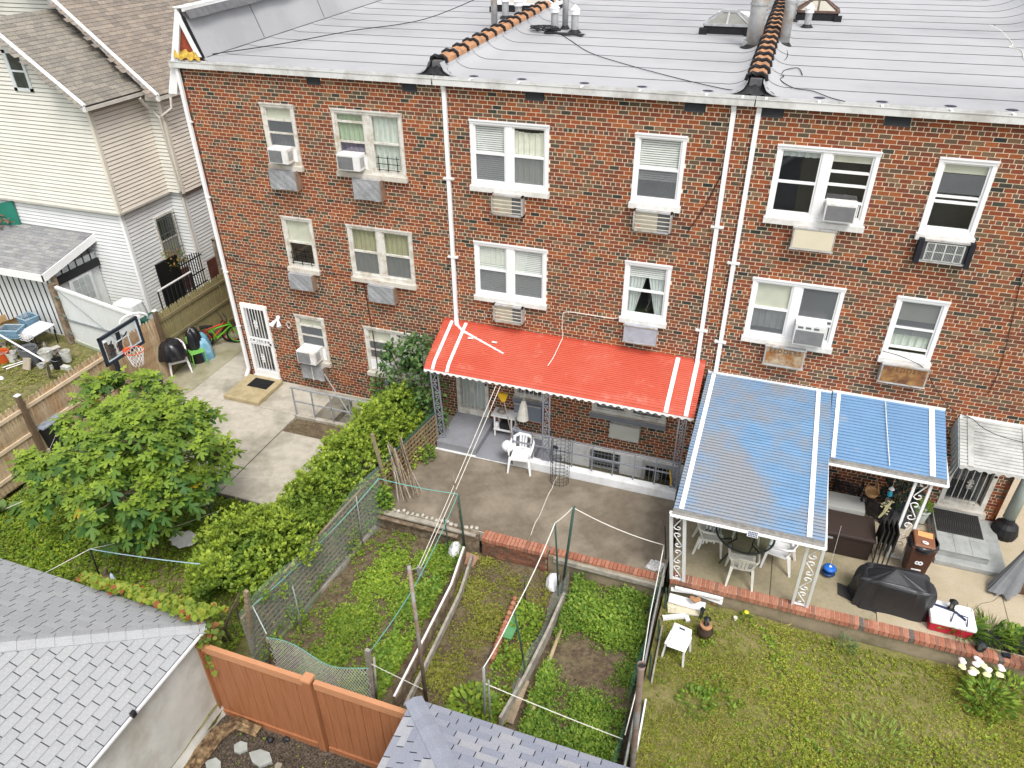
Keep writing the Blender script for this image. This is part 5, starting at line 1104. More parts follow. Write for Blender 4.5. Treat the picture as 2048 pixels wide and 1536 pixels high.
q = roofpath([(2048, 118), (2042, 100), (2018, 94), (2025, 88), (2000, 60), (1978, 48), (1982, 30), (1975, 5)]); wire(q, .009, strm, 'cable', 'white cable zigzagging near the right edge of the roof')
q = roofpath([(2000, 2), (1992, 22), (1974, 34), (1986, 46), (1990, 52)]); wire(q, .01, cabm, 'cable', 'black cable loop beside the white cable near the right roof edge')
q = roofpath([(2030, 0), (2035, 22), (2046, 42)], .05); wire(q, .04, mat('grey_conduit', (.16, .17, .18), .5), 'conduit', 'bent dark grey conduit at the top right corner of the roof', 'conduit')
P = []; c0 = PZ(1088, 58, 8.62)
for k in range(170): a = k * .37; rr = .17 + .09 * math.sin(k * .9); P.append((c0[0] + math.cos(a) * rr * 1.4, c0[1] + math.sin(a) * rr, roof_z(c0[1]) + .03 + .1 * abs(math.sin(k * .23))))
m = M(); m.tube(P, .008, 4); build(m, 'cable_coil', cabm, None, label='tangled coil of black cable on the middle roof beside a capped vent', cat='cable')
# crack patch, cables and stains on the facade
q = [PY(900, 565 if 0 else 560, -.02)]; wire([(-8.95, -.02, 3.5), (-8.92, -.02, 3.3), (-8.9, -.02, 2.75), (-8.86, -.02, 2.3), (-8.84, -.02, 1.2), (-8.86, -.02, .4)], .014, mat('brown_cable', (.09, .03, .02), .8), 'cable', 'dark red painted cable running down the left brick wall')
wire([PY(446, 515, -.02), PY(500, 528, -.02), PY(560, 535, -.02), PY(640, 545, -.02), PY(705, 555, -.02), PY(712, 590, -.02)], .014, mat('brown_cable', (.09, .03, .02)), 'cable', 'dark cable crossing the left brick wall below the second floor windows')
wire([PY(1462, 275, -.03), PY(1450, 330, -.03), PY(1432, 370, -.03), PY(1405, 420, -.03), PY(1374, 465, -.03)], .009, cabm, 'cable', 'thin black cable hanging on the brick wall by the middle downpipe')
wire([PY(2046, 540, -.02), PY(2005, 720, -.02), PY(1975, 790, -.02)], .006, cabm, 'cable', 'faint black wire on the brick wall at the far right')
wire([PY(1765, 702, -.1), PY(1800, 712, -.12), PY(1846, 735, -.12), PY(1870, 775, -.05), PY(1900, 815, -.04), PY(1940, 835, -.05)], .008, cabm, 'cable', 'black wire drooping from the right window to the grey canopy')
wire([PY(1925, 835, -.1), PY(1945, 838, -.2), PY(1965, 855, -.35), PY(2000, 872, -.45), PY(2048, 885, -.6)], .007, cabm, 'cable', 'black wire lying across the grey door canopy')
wire([PY(1240, 631, -.05), PY(1228, 637, -.03), PY(1180, 630, -.03), PY(1135, 624, -.03), PY(1125, 633, -.03), PY(1125, 678, -.03)] + [(PY(1125, 678)[0] + d_[0], d_[1], d_[2]) for d_ in ((0, -.06, 2.85), (-.02, -.3, 2.75), (-.06, -.55, 2.62), (-.12, -.75, 2.52))], .009, strm, 'cable', 'white cable from the middle window running down onto the red awning')
wire([(3.0, -.1, 2.66), (3.02, -.6, 2.53), (3.05, -1.2, 2.38), (3.08, -1.7, 2.24)], .008, strm, 'string', 'white string lying down the smaller blue awning', 'string')
# lights and ornaments by the left door
t = thing('wall_light', 'white twin floodlight on the brick wall beside the left barred door', 'light', (-11.65, -.1, 1.95))
m = M(); m.lathe([(0, 0), (.06, .0), (.06, .03), (0, .03)], (0, 0, 0), 10); m.v = [(-11.68 + a, -.0 - c, 2.08 + b) for a, b, c in m.v]; build(m, 'base', clean_white, t)
for s in (-1, 1): m = M(); m.tube([(-11.68, -.04, 2.06), (-11.68 + s * .05, -.1, 2.0), (-11.68 + s * .13, -.2, 1.9)], [.02, .035, .07], 10); build(m, 'lamp_head', clean_white, t)
t = thing('hose_bracket', 'small white coiled bracket on the wall right of the floodlight', 'bracket', (-11.35, -.05, 1.9)); m = M(); m.tube([(-11.36 + .06 * math.cos(a), -.04, 1.92 + .1 * math.sin(a)) for a in np.linspace(0, 12, 30)], .01, 5); build(m, 'coil', white, t)
wire([(-11.3, -.03, 1.85), (-11.28, -.03, 1.3), (-11.15, -.03, .3)], .012, mat('brown_cable', (.09, .03, .02)), 'cable', 'brown cable hanging below the coiled white bracket')
# ================================================================== IRON POSTS
def iron_post(name, base, top, wvec, mt, label, tw=.045, group='wrought iron awning posts', n=4):
    t = thing(name, label, 'post', tuple(base), group=group); b, tp, wv = Vector(base), Vector(top), Vector(wvec)
    for s in (-.5, .5): m = M(); m.bar(b + wv * s, tp + wv * s, tw, tw, (0, 1, 0)); build(m, 'upright', mt, t)
    m = M(); ax = (tp - b); L = ax.length; wl = wv.length * .42; wn = wv.normalized(); up = ax.normalized()
    for k in range(n):
        c = b + ax * ((k + .5) / n); h = L / n * .46; S = []
        for q in np.linspace(0, 1, 25):
            if q < .3: a = math.pi * (1.6 - q / .3 * 1.6); rr = wl * (.25 + .5 * q / .3); S.append(c + wn * (math.cos(a) * rr * (1 if k % 2 else -1)) + up * (h * .62 + math.sin(a) * rr))
            elif q < .7: u = (q - .3) / .4; S.append(c + wn * ((1 - 2 * u) * wl * .75 * (1 if k % 2 else -1)) + up * (h * .62 * (1 - 2 * u)))
            else: a = math.pi * ((q - .7) / .3 * 1.6); rr = wl * (.75 - .5 * (q - .7) / .3); S.append(c - wn * (math.cos(a) * rr * (1 if k % 2 else -1)) - up * (h * .62 + math.sin(a) * rr))
        m.tube(S, .012, 5)
    build(m, 'scrollwork', mt, t)
    for q in (0.02, 1.0): m = M(); m.bar(b + ax * q - wv * .5, b + ax * q + wv * .5, .03, .04); build(m, 'crossbar', mt, t)
    return t
iron_post('awning_post', (-.36, -3.72, .0), (-.52, -4.18, 2.12), (.24, 0, 0), clean_white, 'white scrolled iron post at the left corner of the big blue awning', .06)
iron_post('awning_post', (1.93, -3.62, .02), (1.82, -4.16, 2.12), (.26, 0, 0), clean_white, 'white scrolled iron post at the right corner of the big blue awning', .05)
iron_post('awning_post', (3.72, -1.72, .0), (3.72, -1.76, 2.1), (.27, 0, 0), clean_white, 'white scrolled iron post under the smaller blue awning behind the bin', .05)
iron_post('awning_post', (-6.55, -1.2, .2), (-6.6, -1.25, 2.15), (.16, .05, 0), rail, 'slim grey iron post at the left end of the red awning', .03, n=6)
iron_post('awning_post', (-3.86, -1.26, .2), (-3.86, -1.26, 2.15), (.15, 0, 0), rail, 'slim grey iron post in the middle of the red awning', .03, n=6)
iron_post('awning_post', (-.86, -1.26, .2), (-.86, -1.26, 2.15), (.15, 0, 0), rail, 'slim grey iron post at the right end of the red awning', .03, n=6)
t = thing('drainpipe', 'thick grey-green pipe leaning at the right corner of the brick house', 'pipe', (5.9, -.1, 0)); m = M(); m.tube([(5.92, -.2, .42), (5.95, -.2, 1.95)], .12, 14); build(m, 'pipe', mat('grey_green_pipe', (.33, .38, .35), .5, .08, 4), t, smooth=True); m = M(); m.tube([(5.93, -.2, 1.86), (5.95, -.2, 1.97)], .135, 14); build(m, 'collar', clean_white, t); m = M(); m.lathe([(.1, .45), (.13, .35), (.22, .28), (.26, .12), (.24, 0)], (5.92, -.25, .0), 14); build(m, 'rubber_base', mat('rubber_black', (.012, .012, .013)), t)
# ================================================================== CHAIRS
plw = mat('white_plastic', (.78, .78, .78), .35, .03, 4); plc = mat('cream_plastic', (.66, .65, .58), .4, .05, 4, stain=(.55, .53, .45), sscale=5)
def monobloc(mt, label, loc, rz, group='white plastic garden chairs', s=1.0):
    t = thing('plastic_chair', label, 'chair', (0, 0, 0), group=group)
    m = M(); m.grid(lambda u, v: ((-.22 + .44 * u) * (1 - .08 * v), -.22 + .42 * v, .43 - .035 * math.sin(v * 2.8) - .015 * math.sin(u * 3.14) - (.03 * (1 - v) ** 8)), 8, 8); m.box(-.21, .21, -.225, -.2, .36, .425); m.box(-.215, -.2, -.2, .2, .37, .415); m.box(.2, .215, -.2, .2, .37, .415); build(m, 'seat', mt, t, smooth=False, recalc=False)
    b = M(); N_ = 7
    def bk(u, v): a = (u - .5) * 2; top = .82 - .10 * a * a; z = .42 + (top - .42) * v; return (a * .215 * (1 + .12 * v), .2 + .12 * v - .07 * a * a * 1.0 + 0, z)
    for i in range(N_):
        u0, u1 = i / N_ + (.02 if i else 0), (i + 1) / N_ - .02
        for (v0, v1) in ((0, .12), (.8, 1)): b.quad(bk(i / N_, v0), bk((i + 1) / N_, v0), bk((i + 1) / N_, v1), bk(i / N_, v1))
        if i in (0, 6, 2, 4) or i == 3: b.quad(bk(u0, .12), bk(u1, .12), bk(u1, .8), bk(u0, .8))
    bo = build(b, 'backrest', mt, t, recalc=False); so = bo.modifiers.new('thick', 'SOLIDIFY'); so.thickness = .014
    for sx in (-1, 1):
        a = M(); a.tube([(sx * .225, .28, .7), (sx * .27, .16, .66), (sx * .275, -.08, .645), (sx * .26, -.2, .62), (sx * .245, -.235, .5)], [.018, .024, .028, .026, .02], 6); build(a, 'armrest', mt, t, smooth=True)
        for (x, y, fx, fy) in ((.225, -.21, .27, -.26), (.2, .2, .25, .3)):
            l = M(); l.hexa([(sx * fx - .018, fy - .018, 0), (sx * fx + .018, fy - .018, 0), (sx * fx + .018, fy + .018, 0), (sx * fx - .018, fy + .018, 0)], [(sx * x - .028, y - .028, .43), (sx * x + .028, y - .028, .43), (sx * x + .028, y + .028, .43), (sx * x - .028, y + .028, .43)]); build(l, 'leg', mt, t)
    t.location = loc; t.rotation_euler = (0, 0, rz); t.scale = (s, s, s); return t
c = PZ(1037, 945, 0); ch = monobloc(plw, 'white plastic armchair standing on the brown patio near the white wall', (c[0], c[1] + .2, 0), .12)
p = c; m = M(); m.grid(lambda u, v: (p[0] - .34 + .15 * math.cos(u * 6.283) * math.sin(v * 3.14) ** .7, p[1] + .22 + .13 * math.sin(u * 6.283) * math.sin(v * 3.14) ** .7, .36 + .34 * v + .01 * math.sin(u * 19 + v * 7)), 20, 10); build(m, 'plastic_bag', mat('white_film', (.75, .75, .76), .5, .05, 5, bump=.6, bscale=20), None, smooth=True, label='white bag hanging on the arm of the plastic armchair', cat='bag')
# table with four chairs under the blue awning
T = (.75, -2.75, 0); t = thing('glass_table', 'round glass table with dark green metal rim under the big blue awning', 'table', T)
tg = mat('dark_green_metal', (.025, .035, .032), .4, .1, 8); m = M(); m.tube([(T[0] + .56 * math.cos(a), T[1] + .56 * math.sin(a), .72) for a in np.linspace(0, 2 * math.pi, 41)[:-1]], .02, 6, closed=True); build(m, 'rim', tg, t, smooth=True)
m = M(); m.lathe([(0, .725), (.55, .725)], T, 40, cap=(False, False)); build(m, 'glass_top', glassmat('table_glass', (.72, .8, .78), .05), t, recalc=False)
for k in range(4): a = k * math.pi / 2 + .6; c_, s_ = math.cos(a), math.sin(a); m = M(); m.tube([(T[0] + c_ * .54, T[1] + s_ * .54, .7), (T[0] + c_ * .3, T[1] + s_ * .3, .66), (T[0] + c_ * .22, T[1] + s_ * .22, .35), (T[0] + c_ * .38, T[1] + s_ * .38, .12), (T[0] + c_ * .46, T[1] + s_ * .46, .0)], .016, 6); build(m, 'leg', tg, t, smooth=True)
for k, (dx, dy, rz, lb) in enumerate(((.03, -.52, 3.2, 'cream plastic chair with its back to the lawn at the glass table'), (.72, .12, -1.75, 'white plastic armchair at the right side of the glass table'), (-.66, .12, 1.7, 'cream plastic chair at the left side of the glass table'), (.05, .75, .05, 'cream plastic chair behind the glass table under the awning'))):
    monobloc(plc if k != 1 else plw, lb, (T[0] + dx, T[1] + dy, 0), rz)
t = thing('folding_chair', 'folded chair with black and white patterned straps left of the glass table', 'chair', (0, -2.5, 0))
for k in range(3): m = M(); m.bar((-.02 + k * .075, -2.7, .12 + .05 * k), (.08 + k * .06, -2.3, 1.0), .04, .03); build(m, 'strap', mat('black_white_pattern', (.02, .02, .02), .8, .0, 30, c2=(.75, .75, .75)), t)
m = M(); m.bar((-.08, -2.75, 0), (.12, -2.25, 1.0), .03, .03); build(m, 'leg', plw, t); m = M(); m.bar((.2, -2.7, .2), (.26, -2.25, 1.0), .03, .03); build(m, 'leg', plw, t)
# left yard: stacked chairs with a black bag, green chair, bags, bins, bicycles
p = PZ(352, 748, 0); st1 = monobloc(plw, 'upper white plastic chair of the stack holding the black bag', (p[0], p[1] + .2, .10), .85, group='stacked white chairs'); monobloc(plw, 'lower white plastic chair of the stack holding the black bag', (p[0], p[1] + .2, 0), .85, group='stacked white chairs')
def lumpy(cx, cy, z0, rx, ry, h, mt, name, label, cat, seed=0, pw=.6, n=(36, 18), amp=.07, parent=None):
    rn = random.Random(seed); ph = [rn.uniform(0, 6) for _ in range(6)]
    def f(u, v):
        a = u * 2 * math.pi; r = math.sin(min(v * 1.08, 1) * math.pi * .5 + .0) if 0 else (math.cos(v * math.pi / 2)) ** pw
        r *= 1 + amp * math.sin(a * 3 + ph[0] + v * 2) + amp * .5 * math.sin(a * 11 + v * 9 + ph[4]) + amp * .7 * math.sin(a * 7 + ph[1] + v * 3) + amp * .35 * math.sin(a * 15 + ph[2] + v * 6)
        return (cx + rx * r * math.cos(a), cy + ry * r * math.sin(a), z0 + h * v * (1 + amp * .6 * math.sin(a * 2 + ph[3])))
    m = M(); m.grid(f, *n); return build(m, name, mt, parent, smooth=True, label=label, cat=cat) if parent is None else build(m, name, mt, parent, smooth=True)
blackbag = mat('black_bag_plastic', (.014, .014, .017), .28, .2, 6, bump=.9, bscale=12, spec=.6)
p = PZ(342, 700, .8); lumpy(p[0], p[1], .60, .40, .36, .5, blackbag, 'trash_bag', 'big black plastic bag resting on the stacked white chairs', 'bag', 3, .26)
p = PX(371, 652, -15.0); lumpy(p[0], p[1] + .15, 0, .24, .26, 1.05, blackbag, 'trash_bag', 'tall black plastic bag against the mossy fence', 'bag', 5, .3)
p = PZ(400, 692, .35); lumpy(p[0], p[1], 0, .36, .33, .72, mat('blue_bag_plastic', (.14, .34, .47), .35, .15, 4, bump=.9, bscale=10, spec=.5, stain=(.3, .5, .62), sscale=4), 'plastic_bag', 'light blue plastic bag over a bulky load by the mossy fence', 'bag', 8, .2)
grn = mat('lime_green_plastic', (.16, .42, .08), .4, .06, 4); p = PZ(396, 730, 0)
t = thing('plastic_chair', 'lime green chair with thin legs between the black and blue bags', 'chair', (0, 0, 0)); m = M(); m.box(-.2, .2, -.2, .2, .43, .45); build(m, 'seat', grn, t, bevel=.012); m = M(); m.box(-.17, .17, .2, .22, .62, .84); build(m, 'backrest', grn, t, bevel=.012)
for x in (-.05, .05): m = M(); m.bar((x, .19, .44), (x, .21, .66), .02, .02); build(m, 'back_stay', grn, t)
for x in (-.17, .17):
    for y in (-.17, .17): m = M(); m.bar((x * 1.15, y * 1.15, 0), (x, y, .43), .025, .025); build(m, 'leg', grn, t)
t.location = (p[0], p[1] + .08, 0); t.rotation_euler = (0, 0, .95)
p = PZ(316, 795, 0); bg_ = mat('dark_green_bin', (.03, .045, .042), .5, .1, 5); t = thing('trash_can', 'round dark green trash can with domed lid beside the fig tree', 'bin', tuple(p)); m = M(); m.lathe([(.2, 0), (.25, .6), (.265, .62)], tuple(p), 20); build(m, 'can_body', bg_, t, smooth=False); m = M(); m.lathe([(.28, .62), (.28, .66), (.22, .7), (.0, .73)], tuple(p), 20); build(m, 'lid', mat('sage_green_lid', (.13, .19, .15), .5, .1, 4), t); m = M(); m.box(p[0] - .1, p[0] + .1, p[1] - .015, p[1] + .015, .725, .75); build(m, 'handle', bg_, t); m = M(); m.box(p[0] + .18, p[0] + .3, p[1] - .12, p[1] + .1, .1, .22); build(m, 'wheel_block', mat('grey_bin_part', (.3, .33, .33), .5), t)
p = PZ(118, 905, 0); t = thing('trash_can', 'grey lidded wheelie bin half hidden left of the fig tree', 'bin', tuple(p)); m = M(); m.hexa([(p[0] - .2, p[1] - .22, 0), (p[0] + .2, p[1] - .22, 0), (p[0] + .2, p[1] + .22, 0), (p[0] - .2, p[1] + .22, 0)], [(p[0] - .27, p[1] - .3, .95), (p[0] + .27, p[1] - .3, .95), (p[0] + .27, p[1] + .3, .95), (p[0] - .27, p[1] + .3, .95)]); build(m, 'bin_body', barm, t, bevel=.03); m = M(); m.box(p[0] - .3, p[0] + .3, p[1] - .33, p[1] + .33, .95, 1.02); build(m, 'lid', mat('grey_lid', (.25, .28, .33), .5, .1, 4, stain=(.12, .12, .13), sscale=7), t, bevel=.03)
def bicycle(label, c1, loc, rz, tilt, s=.62):
    t = thing('bicycle', label, 'bicycle', (0, 0, 0), group='kids bicycles by the downpipe'); tm = mat('tyre_rubber', (.012, .012, .012), .7); rmm = mat('rim_' + c1[0], c1[1], .4, .1, 6)
    for x in (-.5, .5):
        m = M(); m.tube([(x + .3 * math.cos(a), 0, .3 + .3 * math.sin(a)) for a in np.linspace(0, 6.283, 25)[:-1]], .026, 6, closed=True); w_ = build(m, 'wheel', tm, t, smooth=True)
        m = M(); m.tube([(x + .26 * math.cos(a), 0, .3 + .26 * math.sin(a)) for a in np.linspace(0, 6.283, 21)[:-1]], .012, 4, closed=True)
        for k in range(8): a = k * .785; m.tube([(x, 0, .3), (x + .26 * math.cos(a), 0, .3 + .26 * math.sin(a))], .004, 3)
        build(m, 'rim', rmm if x > 0 else galv, w_)
    m = M(); fr_ = [((-.5, 0, .3), (-.08, 0, .27)), ((-.08, 0, .27), (-.2, 0, .62)), ((-.5, 0, .3), (-.2, 0, .58)), ((-.2, 0, .6), (.32, 0, .68)), ((-.08, 0, .27), (.34, 0, .62)), ((.3, 0, .78), (.5, 0, .3))]
    for a, b in fr_: m.tube([a, b], .02, 6)
    build(m, 'frame', rmm, t); m = M(); m.tube([(-.3, 0, .7), (-.12, 0, .72)], [.06, .025], 6); m.tube([(-.2, 0, .6), (-.2, 0, .7)], .012, 5); build(m, 'saddle', tm, t); m = M(); m.tube([(.2, -.26, .92), (.27, -.1, .86), (.29, 0, .8), (.27, .1, .86), (.2, .26, .92)], .014, 5); build(m, 'handlebar', tm, t)
    m = M(); m.tube([(-.02, .1, .2), (-.08, .04, .27), (-.14, -.1, .34)], .012, 5); build(m, 'pedals', tm, t)
    t.location = loc; t.rotation_euler = (tilt, 0, rz); t.scale = (s, s, s); return t
p = PZ(430, 700, 0); q = PZ(455, 690, 0)
bicycle('small red-orange bicycle leaning at the fence end near the downpipe', ('red', (.5, .07, .03)), (p[0] - .15, p[1] + .25, 0), .85, .25, 1.15); bicycle('small bright green bicycle leaning in front of the red one', ('green', (.12, .5, .03)), (q[0] - .15, q[1] - .05, 0), .7, .15, 1.05)
# basketball hoop
t = thing('basketball_hoop', 'portable basketball hoop with clear framed backboard by the picket fence', 'basketball hoop', (-14.85, -2.15, 0))
bx_ = -14.35; y0, y1, z0, z1 = -2.75, -1.55, 2.0, 2.75
c = [PX(215, 727, bx_), PX(290, 690, bx_), PX(272, 632, bx_), PX(192, 680, bx_)]; y0 = (c[0][1] + c[3][1]) / 2; y1 = (c[1][1] + c[2][1]) / 2; z0 = (c[0][2] + c[1][2]) / 2; z1 = (c[2][2] + c[3][2]) / 2
fb = mat('navy_frame', (.015, .022, .035), .4, .1, 5); bw_ = mat('board_white_line', (.55, .63, .7), .4)
m = M(); m.quad((bx_, y0, z0), (bx_, y1, z0), (bx_, y1, z1), (bx_, y0, z1)); bb_ = build(m, 'backboard', glassmat('clear_board', (.9, .92, .95), .03), t, recalc=False)
m = M(); f = .07
m.box(bx_ - .03, bx_ + .03, y0, y1, z0, z0 + f); m.box(bx_ - .03, bx_ + .03, y0, y1, z1 - f, z1); m.box(bx_ - .028, bx_ + .028, y0, y0 + f, z0, z1); m.box(bx_ - .028, bx_ + .028, y1 - f, y1, z0, z1); build(m, 'frame', fb, bb_)
m = M(); a = f + .05
def rect(m, ya, yb, za, zb, th): m.box(bx_ + .002, bx_ + .008, ya, yb, za, za + th); m.box(bx_ + .002, bx_ + .008, ya, yb, zb - th, zb); m.box(bx_ + .001, bx_ + .009, ya, ya + th, za, zb); m.box(bx_ + .001, bx_ + .009, yb - th, yb, za, zb)
rect(m, y0 + f, y1 - f, z0 + f, z1 - f, .035); build(m, 'border_line', bw_, bb_); ym = (y0 + y1) / 2; m = M(); rect(m, ym - .23, ym + .23, z0 + .12, z0 + .45, .03); build(m, 'target_square', bw_, bb_)
m = M(); m.tube([(bx_ - .04, ym - .25, z0 + .5), (bx_ - .5, ym - .05, z0 - .1)], .018, 5); m.tube([(bx_ - .04, ym + .25, z0 + .5), (bx_ - .5, ym + .05, z0 - .1)], .018, 5); build(m, 'support_arm', fb, t)
m = M(); m.bar((bx_ - .05, ym, z1 - .1), (bx_ - .12, ym, z0), .1, .05); m.bar((bx_ - .5, ym, 0), (bx_ - .42, ym, z0 + .2), .09, .09); build(m, 'pole', fb, t)
orm = mat('orange_rim', (.62, .1, .03), .4); rc = (bx_ + .3, ym, z0 + .16); m = M(); m.tube([(rc[0] + .225 * math.cos(a), rc[1] + .225 * math.sin(a), rc[2]) for a in np.linspace(0, 6.283, 29)[:-1]], .011, 6, closed=True); m.box(bx_ + .01, bx_ + .09, ym - .08, ym + .08, rc[2] - .08, rc[2] + .015); rim_o = build(m, 'rim', orm, t)
m = M()
for k in range(12):
    for s in (-1, 1):
        P = []
        for j in range(6): a = 2 * math.pi * (k + s * j * .5) / 12; rr = .22 * (1 - .42 * (j / 5) ** .8); P.append((rc[0] + rr * math.cos(a), rc[1] + rr * math.sin(a), rc[2] - .4 * j / 5))
        m.tube(P, .0055, 3)
build(m, 'net', clean_white, rim_o)
# ================================================================== RIGHT PATIO THINGS
def at(x, y, z=0): return PZ(x, y, z)
wick = mat('brown_wicker', (.035, .022, .018), .6, .35, 60, bump=.6, bscale=90)
t = thing('deck_box', 'dark brown wicker deck box under the smaller blue awning', 'box', (2.55, -1.7, 0)); m = M(); m.box(1.9, 3.2, -2.0, -1.35, .03, .52); build(m, 'box_body', wick, t, bevel=.02); m = M(); m.box(1.87, 3.23, -2.04, -1.32, .53, .6); build(m, 'lid', mat('wicker_lid', (.05, .035, .03), .5, .3, 50, bump=.6, bscale=90), t, bevel=.015); m = M(); m.box(2.3, 2.45, -2.02, -2.0, .42, .46); build(m, 'latch', galv, t)
t = thing('bench', 'long pale grey board table behind the wicker deck box', 'table', (2.4, -.95, 0)); m = M(); m.box(1.7, 3.05, -1.2, -.75, .58, .62); build(m, 'tabletop', mat('pale_board', (.5, .5, .47), .6, .05, 4), t); m = M(); m.box(1.7, 3.05, -1.23, -1.2, .3, .62); build(m, 'front_board', mat('pale_board', (.5, .5, .47)), t)
for x in (1.75, 3.0): m = M(); m.box(x - .03, x + .03, -1.15, -.8, 0, .58); build(m, 'leg', mat('pale_board', (.5, .5, .47)), t)
def mesh_chair(loc, rz, label):
    t = thing('metal_chair', label, 'chair', (0, 0, 0), group='black mesh patio chairs')
    def net(f, nu, nv, m):
        for i in range(nu + 1): m.tube([f(i / nu, j / 8) for j in range(9)], .004 if 0 < i < nu else .014, 4)
        for j in range(nv + 1): m.tube([f(i / 10, j / nv) for i in range(11)], .004 if 0 < j < nv else .014, 4)
    m = M(); net(lambda u, v: (-.24 + .48 * u, .22 + .1 * v - .05 * (2 * u - 1) ** 2, .6 + .3 * v - .06 * v * (2 * u - 1) ** 2), 14, 6, m); build(m, 'backrest', barm, t)
    m = M(); net(lambda u, v: (-.25 + .5 * u, -.22 + .44 * v, .43), 14, 12, m); build(m, 'seat', barm, t)
    for s in (-1, 1):
        m = M(); m.tube([(s * .26, .26, .7), (s * .29, .0, .66), (s * .27, -.24, .62), (s * .26, -.25, .0)], .014, 5); build(m, 'armrest', barm, t); m = M(); m.tube([(s * .24, .22, .9), (s * .25, .2, .43), (s * .26, .28, 0)], .014, 5); build(m, 'leg', barm, t)
    t.location = loc; t.rotation_euler = (0, 0, rz)
mesh_chair((2.75, -.4, 0), 3.0, 'black mesh metal chair tucked behind the pale board table'); mesh_chair((3.3, -.85, 0), 2.6, 'black mesh metal chair beside the folded chairs')
t = thing('folding_chairs', 'stack of folded black chairs leaning between deck box and brown bin', 'chair', (3.35, -1.9, 0), group=None)
for k in range(4):
    x = 3.27 + k * .085; m = M()
    for y in (-2.1, -1.72): m.tube([(x, y, .0), (x - .01, y, .45), (x + .02, y + .04, .95)], .015, 6)
    m.tube([(x + .02, -2.06, .95), (x + .02, -1.68, .95)], .015, 5); c_ = build(m, 'chair_frame', mat('glossy_black_tube', (.02, .02, .022), .18, .1, 5, spec=.7), t); m = M(); m.box(x + .02, x + .035, -2.08, -1.66, .45, .95); build(m, 'fabric_panel', barm, c_)
bn = mat('bin_brown', (.075, .032, .02), .45, .1, 5); t = thing('trash_bin', 'tall brown bin with white figures, orange label and black liner', 'bin', (3.98, -2.0, 0)); B = (4.02, -2.0)
m = M(); m.hexa([(B[0] - .17, B[1] - .17, 0), (B[0] + .17, B[1] - .17, 0), (B[0] + .17, B[1] + .19, 0), (B[0] - .17, B[1] + .19, 0)], [(B[0] - .22, B[1] - .21, .82), (B[0] + .22, B[1] - .21, .82), (B[0] + .22, B[1] + .25, .82), (B[0] - .22, B[1] + .25, .82)]); build(m, 'bin_body', bn, t, bevel=.02)
m = M(); m.lathe([(.24, .7), (.29, .76), (.27, .85), (.25, .86)], (B[0], B[1] + .02, 0), 26, cap=(False, False)); m.v = [(x + .012 * math.sin(i * 2.1), y + .012 * math.cos(i * 1.3), z + .01 * math.sin(i * 3.7)) for i, (x, y, z) in enumerate(m.v)]; build(m, 'liner', blackbag, t, smooth=True)
m = M(); m.hexa([(B[0] - .19, B[1] - .2, .84), (B[0] + .19, B[1] - .2, .84), (B[0] + .2, B[1] + .24, .86), (B[0] - .2, B[1] + .24, .86)], [(B[0] - .17, B[1] - .18, .88), (B[0] + .17, B[1] - .18, .88), (B[0] + .18, B[1] + .22, .92), (B[0] - .18, B[1] + .22, .92)]); ld = build(m, 'lid', mat('bin_lid_brown', (.2, .085, .045), .5, .08, 4), t, bevel=.02); m = M(); m.hexa([(B[0] - .12, B[1] + .06, .908), (B[0] + .14, B[1] + .03, .906), (B[0] + .15, B[1] + .17, .92), (B[0] - .11, B[1] + .19, .92)], [(B[0] - .12, B[1] + .06, .912), (B[0] + .14, B[1] + .03, .910), (B[0] + .15, B[1] + .17, .924), (B[0] - .11, B[1] + .19, .924)]); build(m, 'orange_label', mat('orange_label', (.7, .33, .13), .6), ld)
m = M(); m.tube([(B[0] - .16, B[1] + .28, .9), (B[0] - .12, B[1] + .3, 1.0), (B[0] + .12, B[1] + .3, 1.0), (B[0] + .16, B[1] + .28, .9)], .018, 6); build(m, 'handle', bn, ld)
text('1', .24, (B[0] - .0, B[1] - .2, .26), (R(90), R(-90), 0), clean_white, t, 'figure'); text('8', .2, (B[0], B[1] - .21, .45), (R(93), R(-90), 0), clean_white, t, 'figure'); text('0', .16, (B[0] + .01, B[1] - .1, .9), (R(10), 0, R(90)), clean_white, t, 'figure')
# barbecue under its black cover
bc = mat('black_cover_fabric', (.018, .018, .021), .42, .15, 3, bump=.5, bscale=9, spec=.5)
t = thing('barbecue', 'barbecue grill under a loose black fabric cover beside the brick edge', 'barbecue', (3.45, -2.95, 0))
def cov(u, v):
    a = u * 2 * math.pi; sq = lambda c: math.copysign(abs(c) ** .5, c); k = 1.06 - .14 * v - .62 * max(0, v - .72) + .05 * math.sin(a * 5 + v * 4) + .035 * math.sin(a * 9 - v * 6) * (1 - v * .4) + .02 * math.sin(a * 17) * (1 - v)
    prof_ = 1 - .15 * max(0, v - .6) ** 1; zz = .78 * math.sin(v * 1.5708) + .04 * math.sin(a * 2 + 1) * v
    c_, s_ = sq(math.cos(a)), sq(math.sin(a)); return (3.52 + .66 * k * c_, -3.0 + .30 * k * s_, .0 + zz * (1 - .18 * abs(c_) ** 3 * v))
m = M(); m.grid(cov, 56, 14); m.v += [(3.46, -2.97, .86)]; ti = len(m.v) - 1
for i in range(56): m.face([i * 15 + 14, (i + 1) * 15 + 14, ti])
build(m, 'cover', bc, t, smooth=False); m = M(); m.hexa([(2.62, -3.1, .005), (3.3, -3.35, .005), (3.35, -3.0, .005), (2.62, -2.78, .005)], [(2.62, -3.1, .015), (3.3, -3.35, .015), (3.35, -3.0, .015), (2.62, -2.78, .015)]); t = thing('grill_mat', 'flat dark mat under the left end of the covered barbecue', 'mat', (2.9, -3, 0)); build(m, 'mat_sheet', mat('charcoal_mat', (.035, .033, .032)), t)
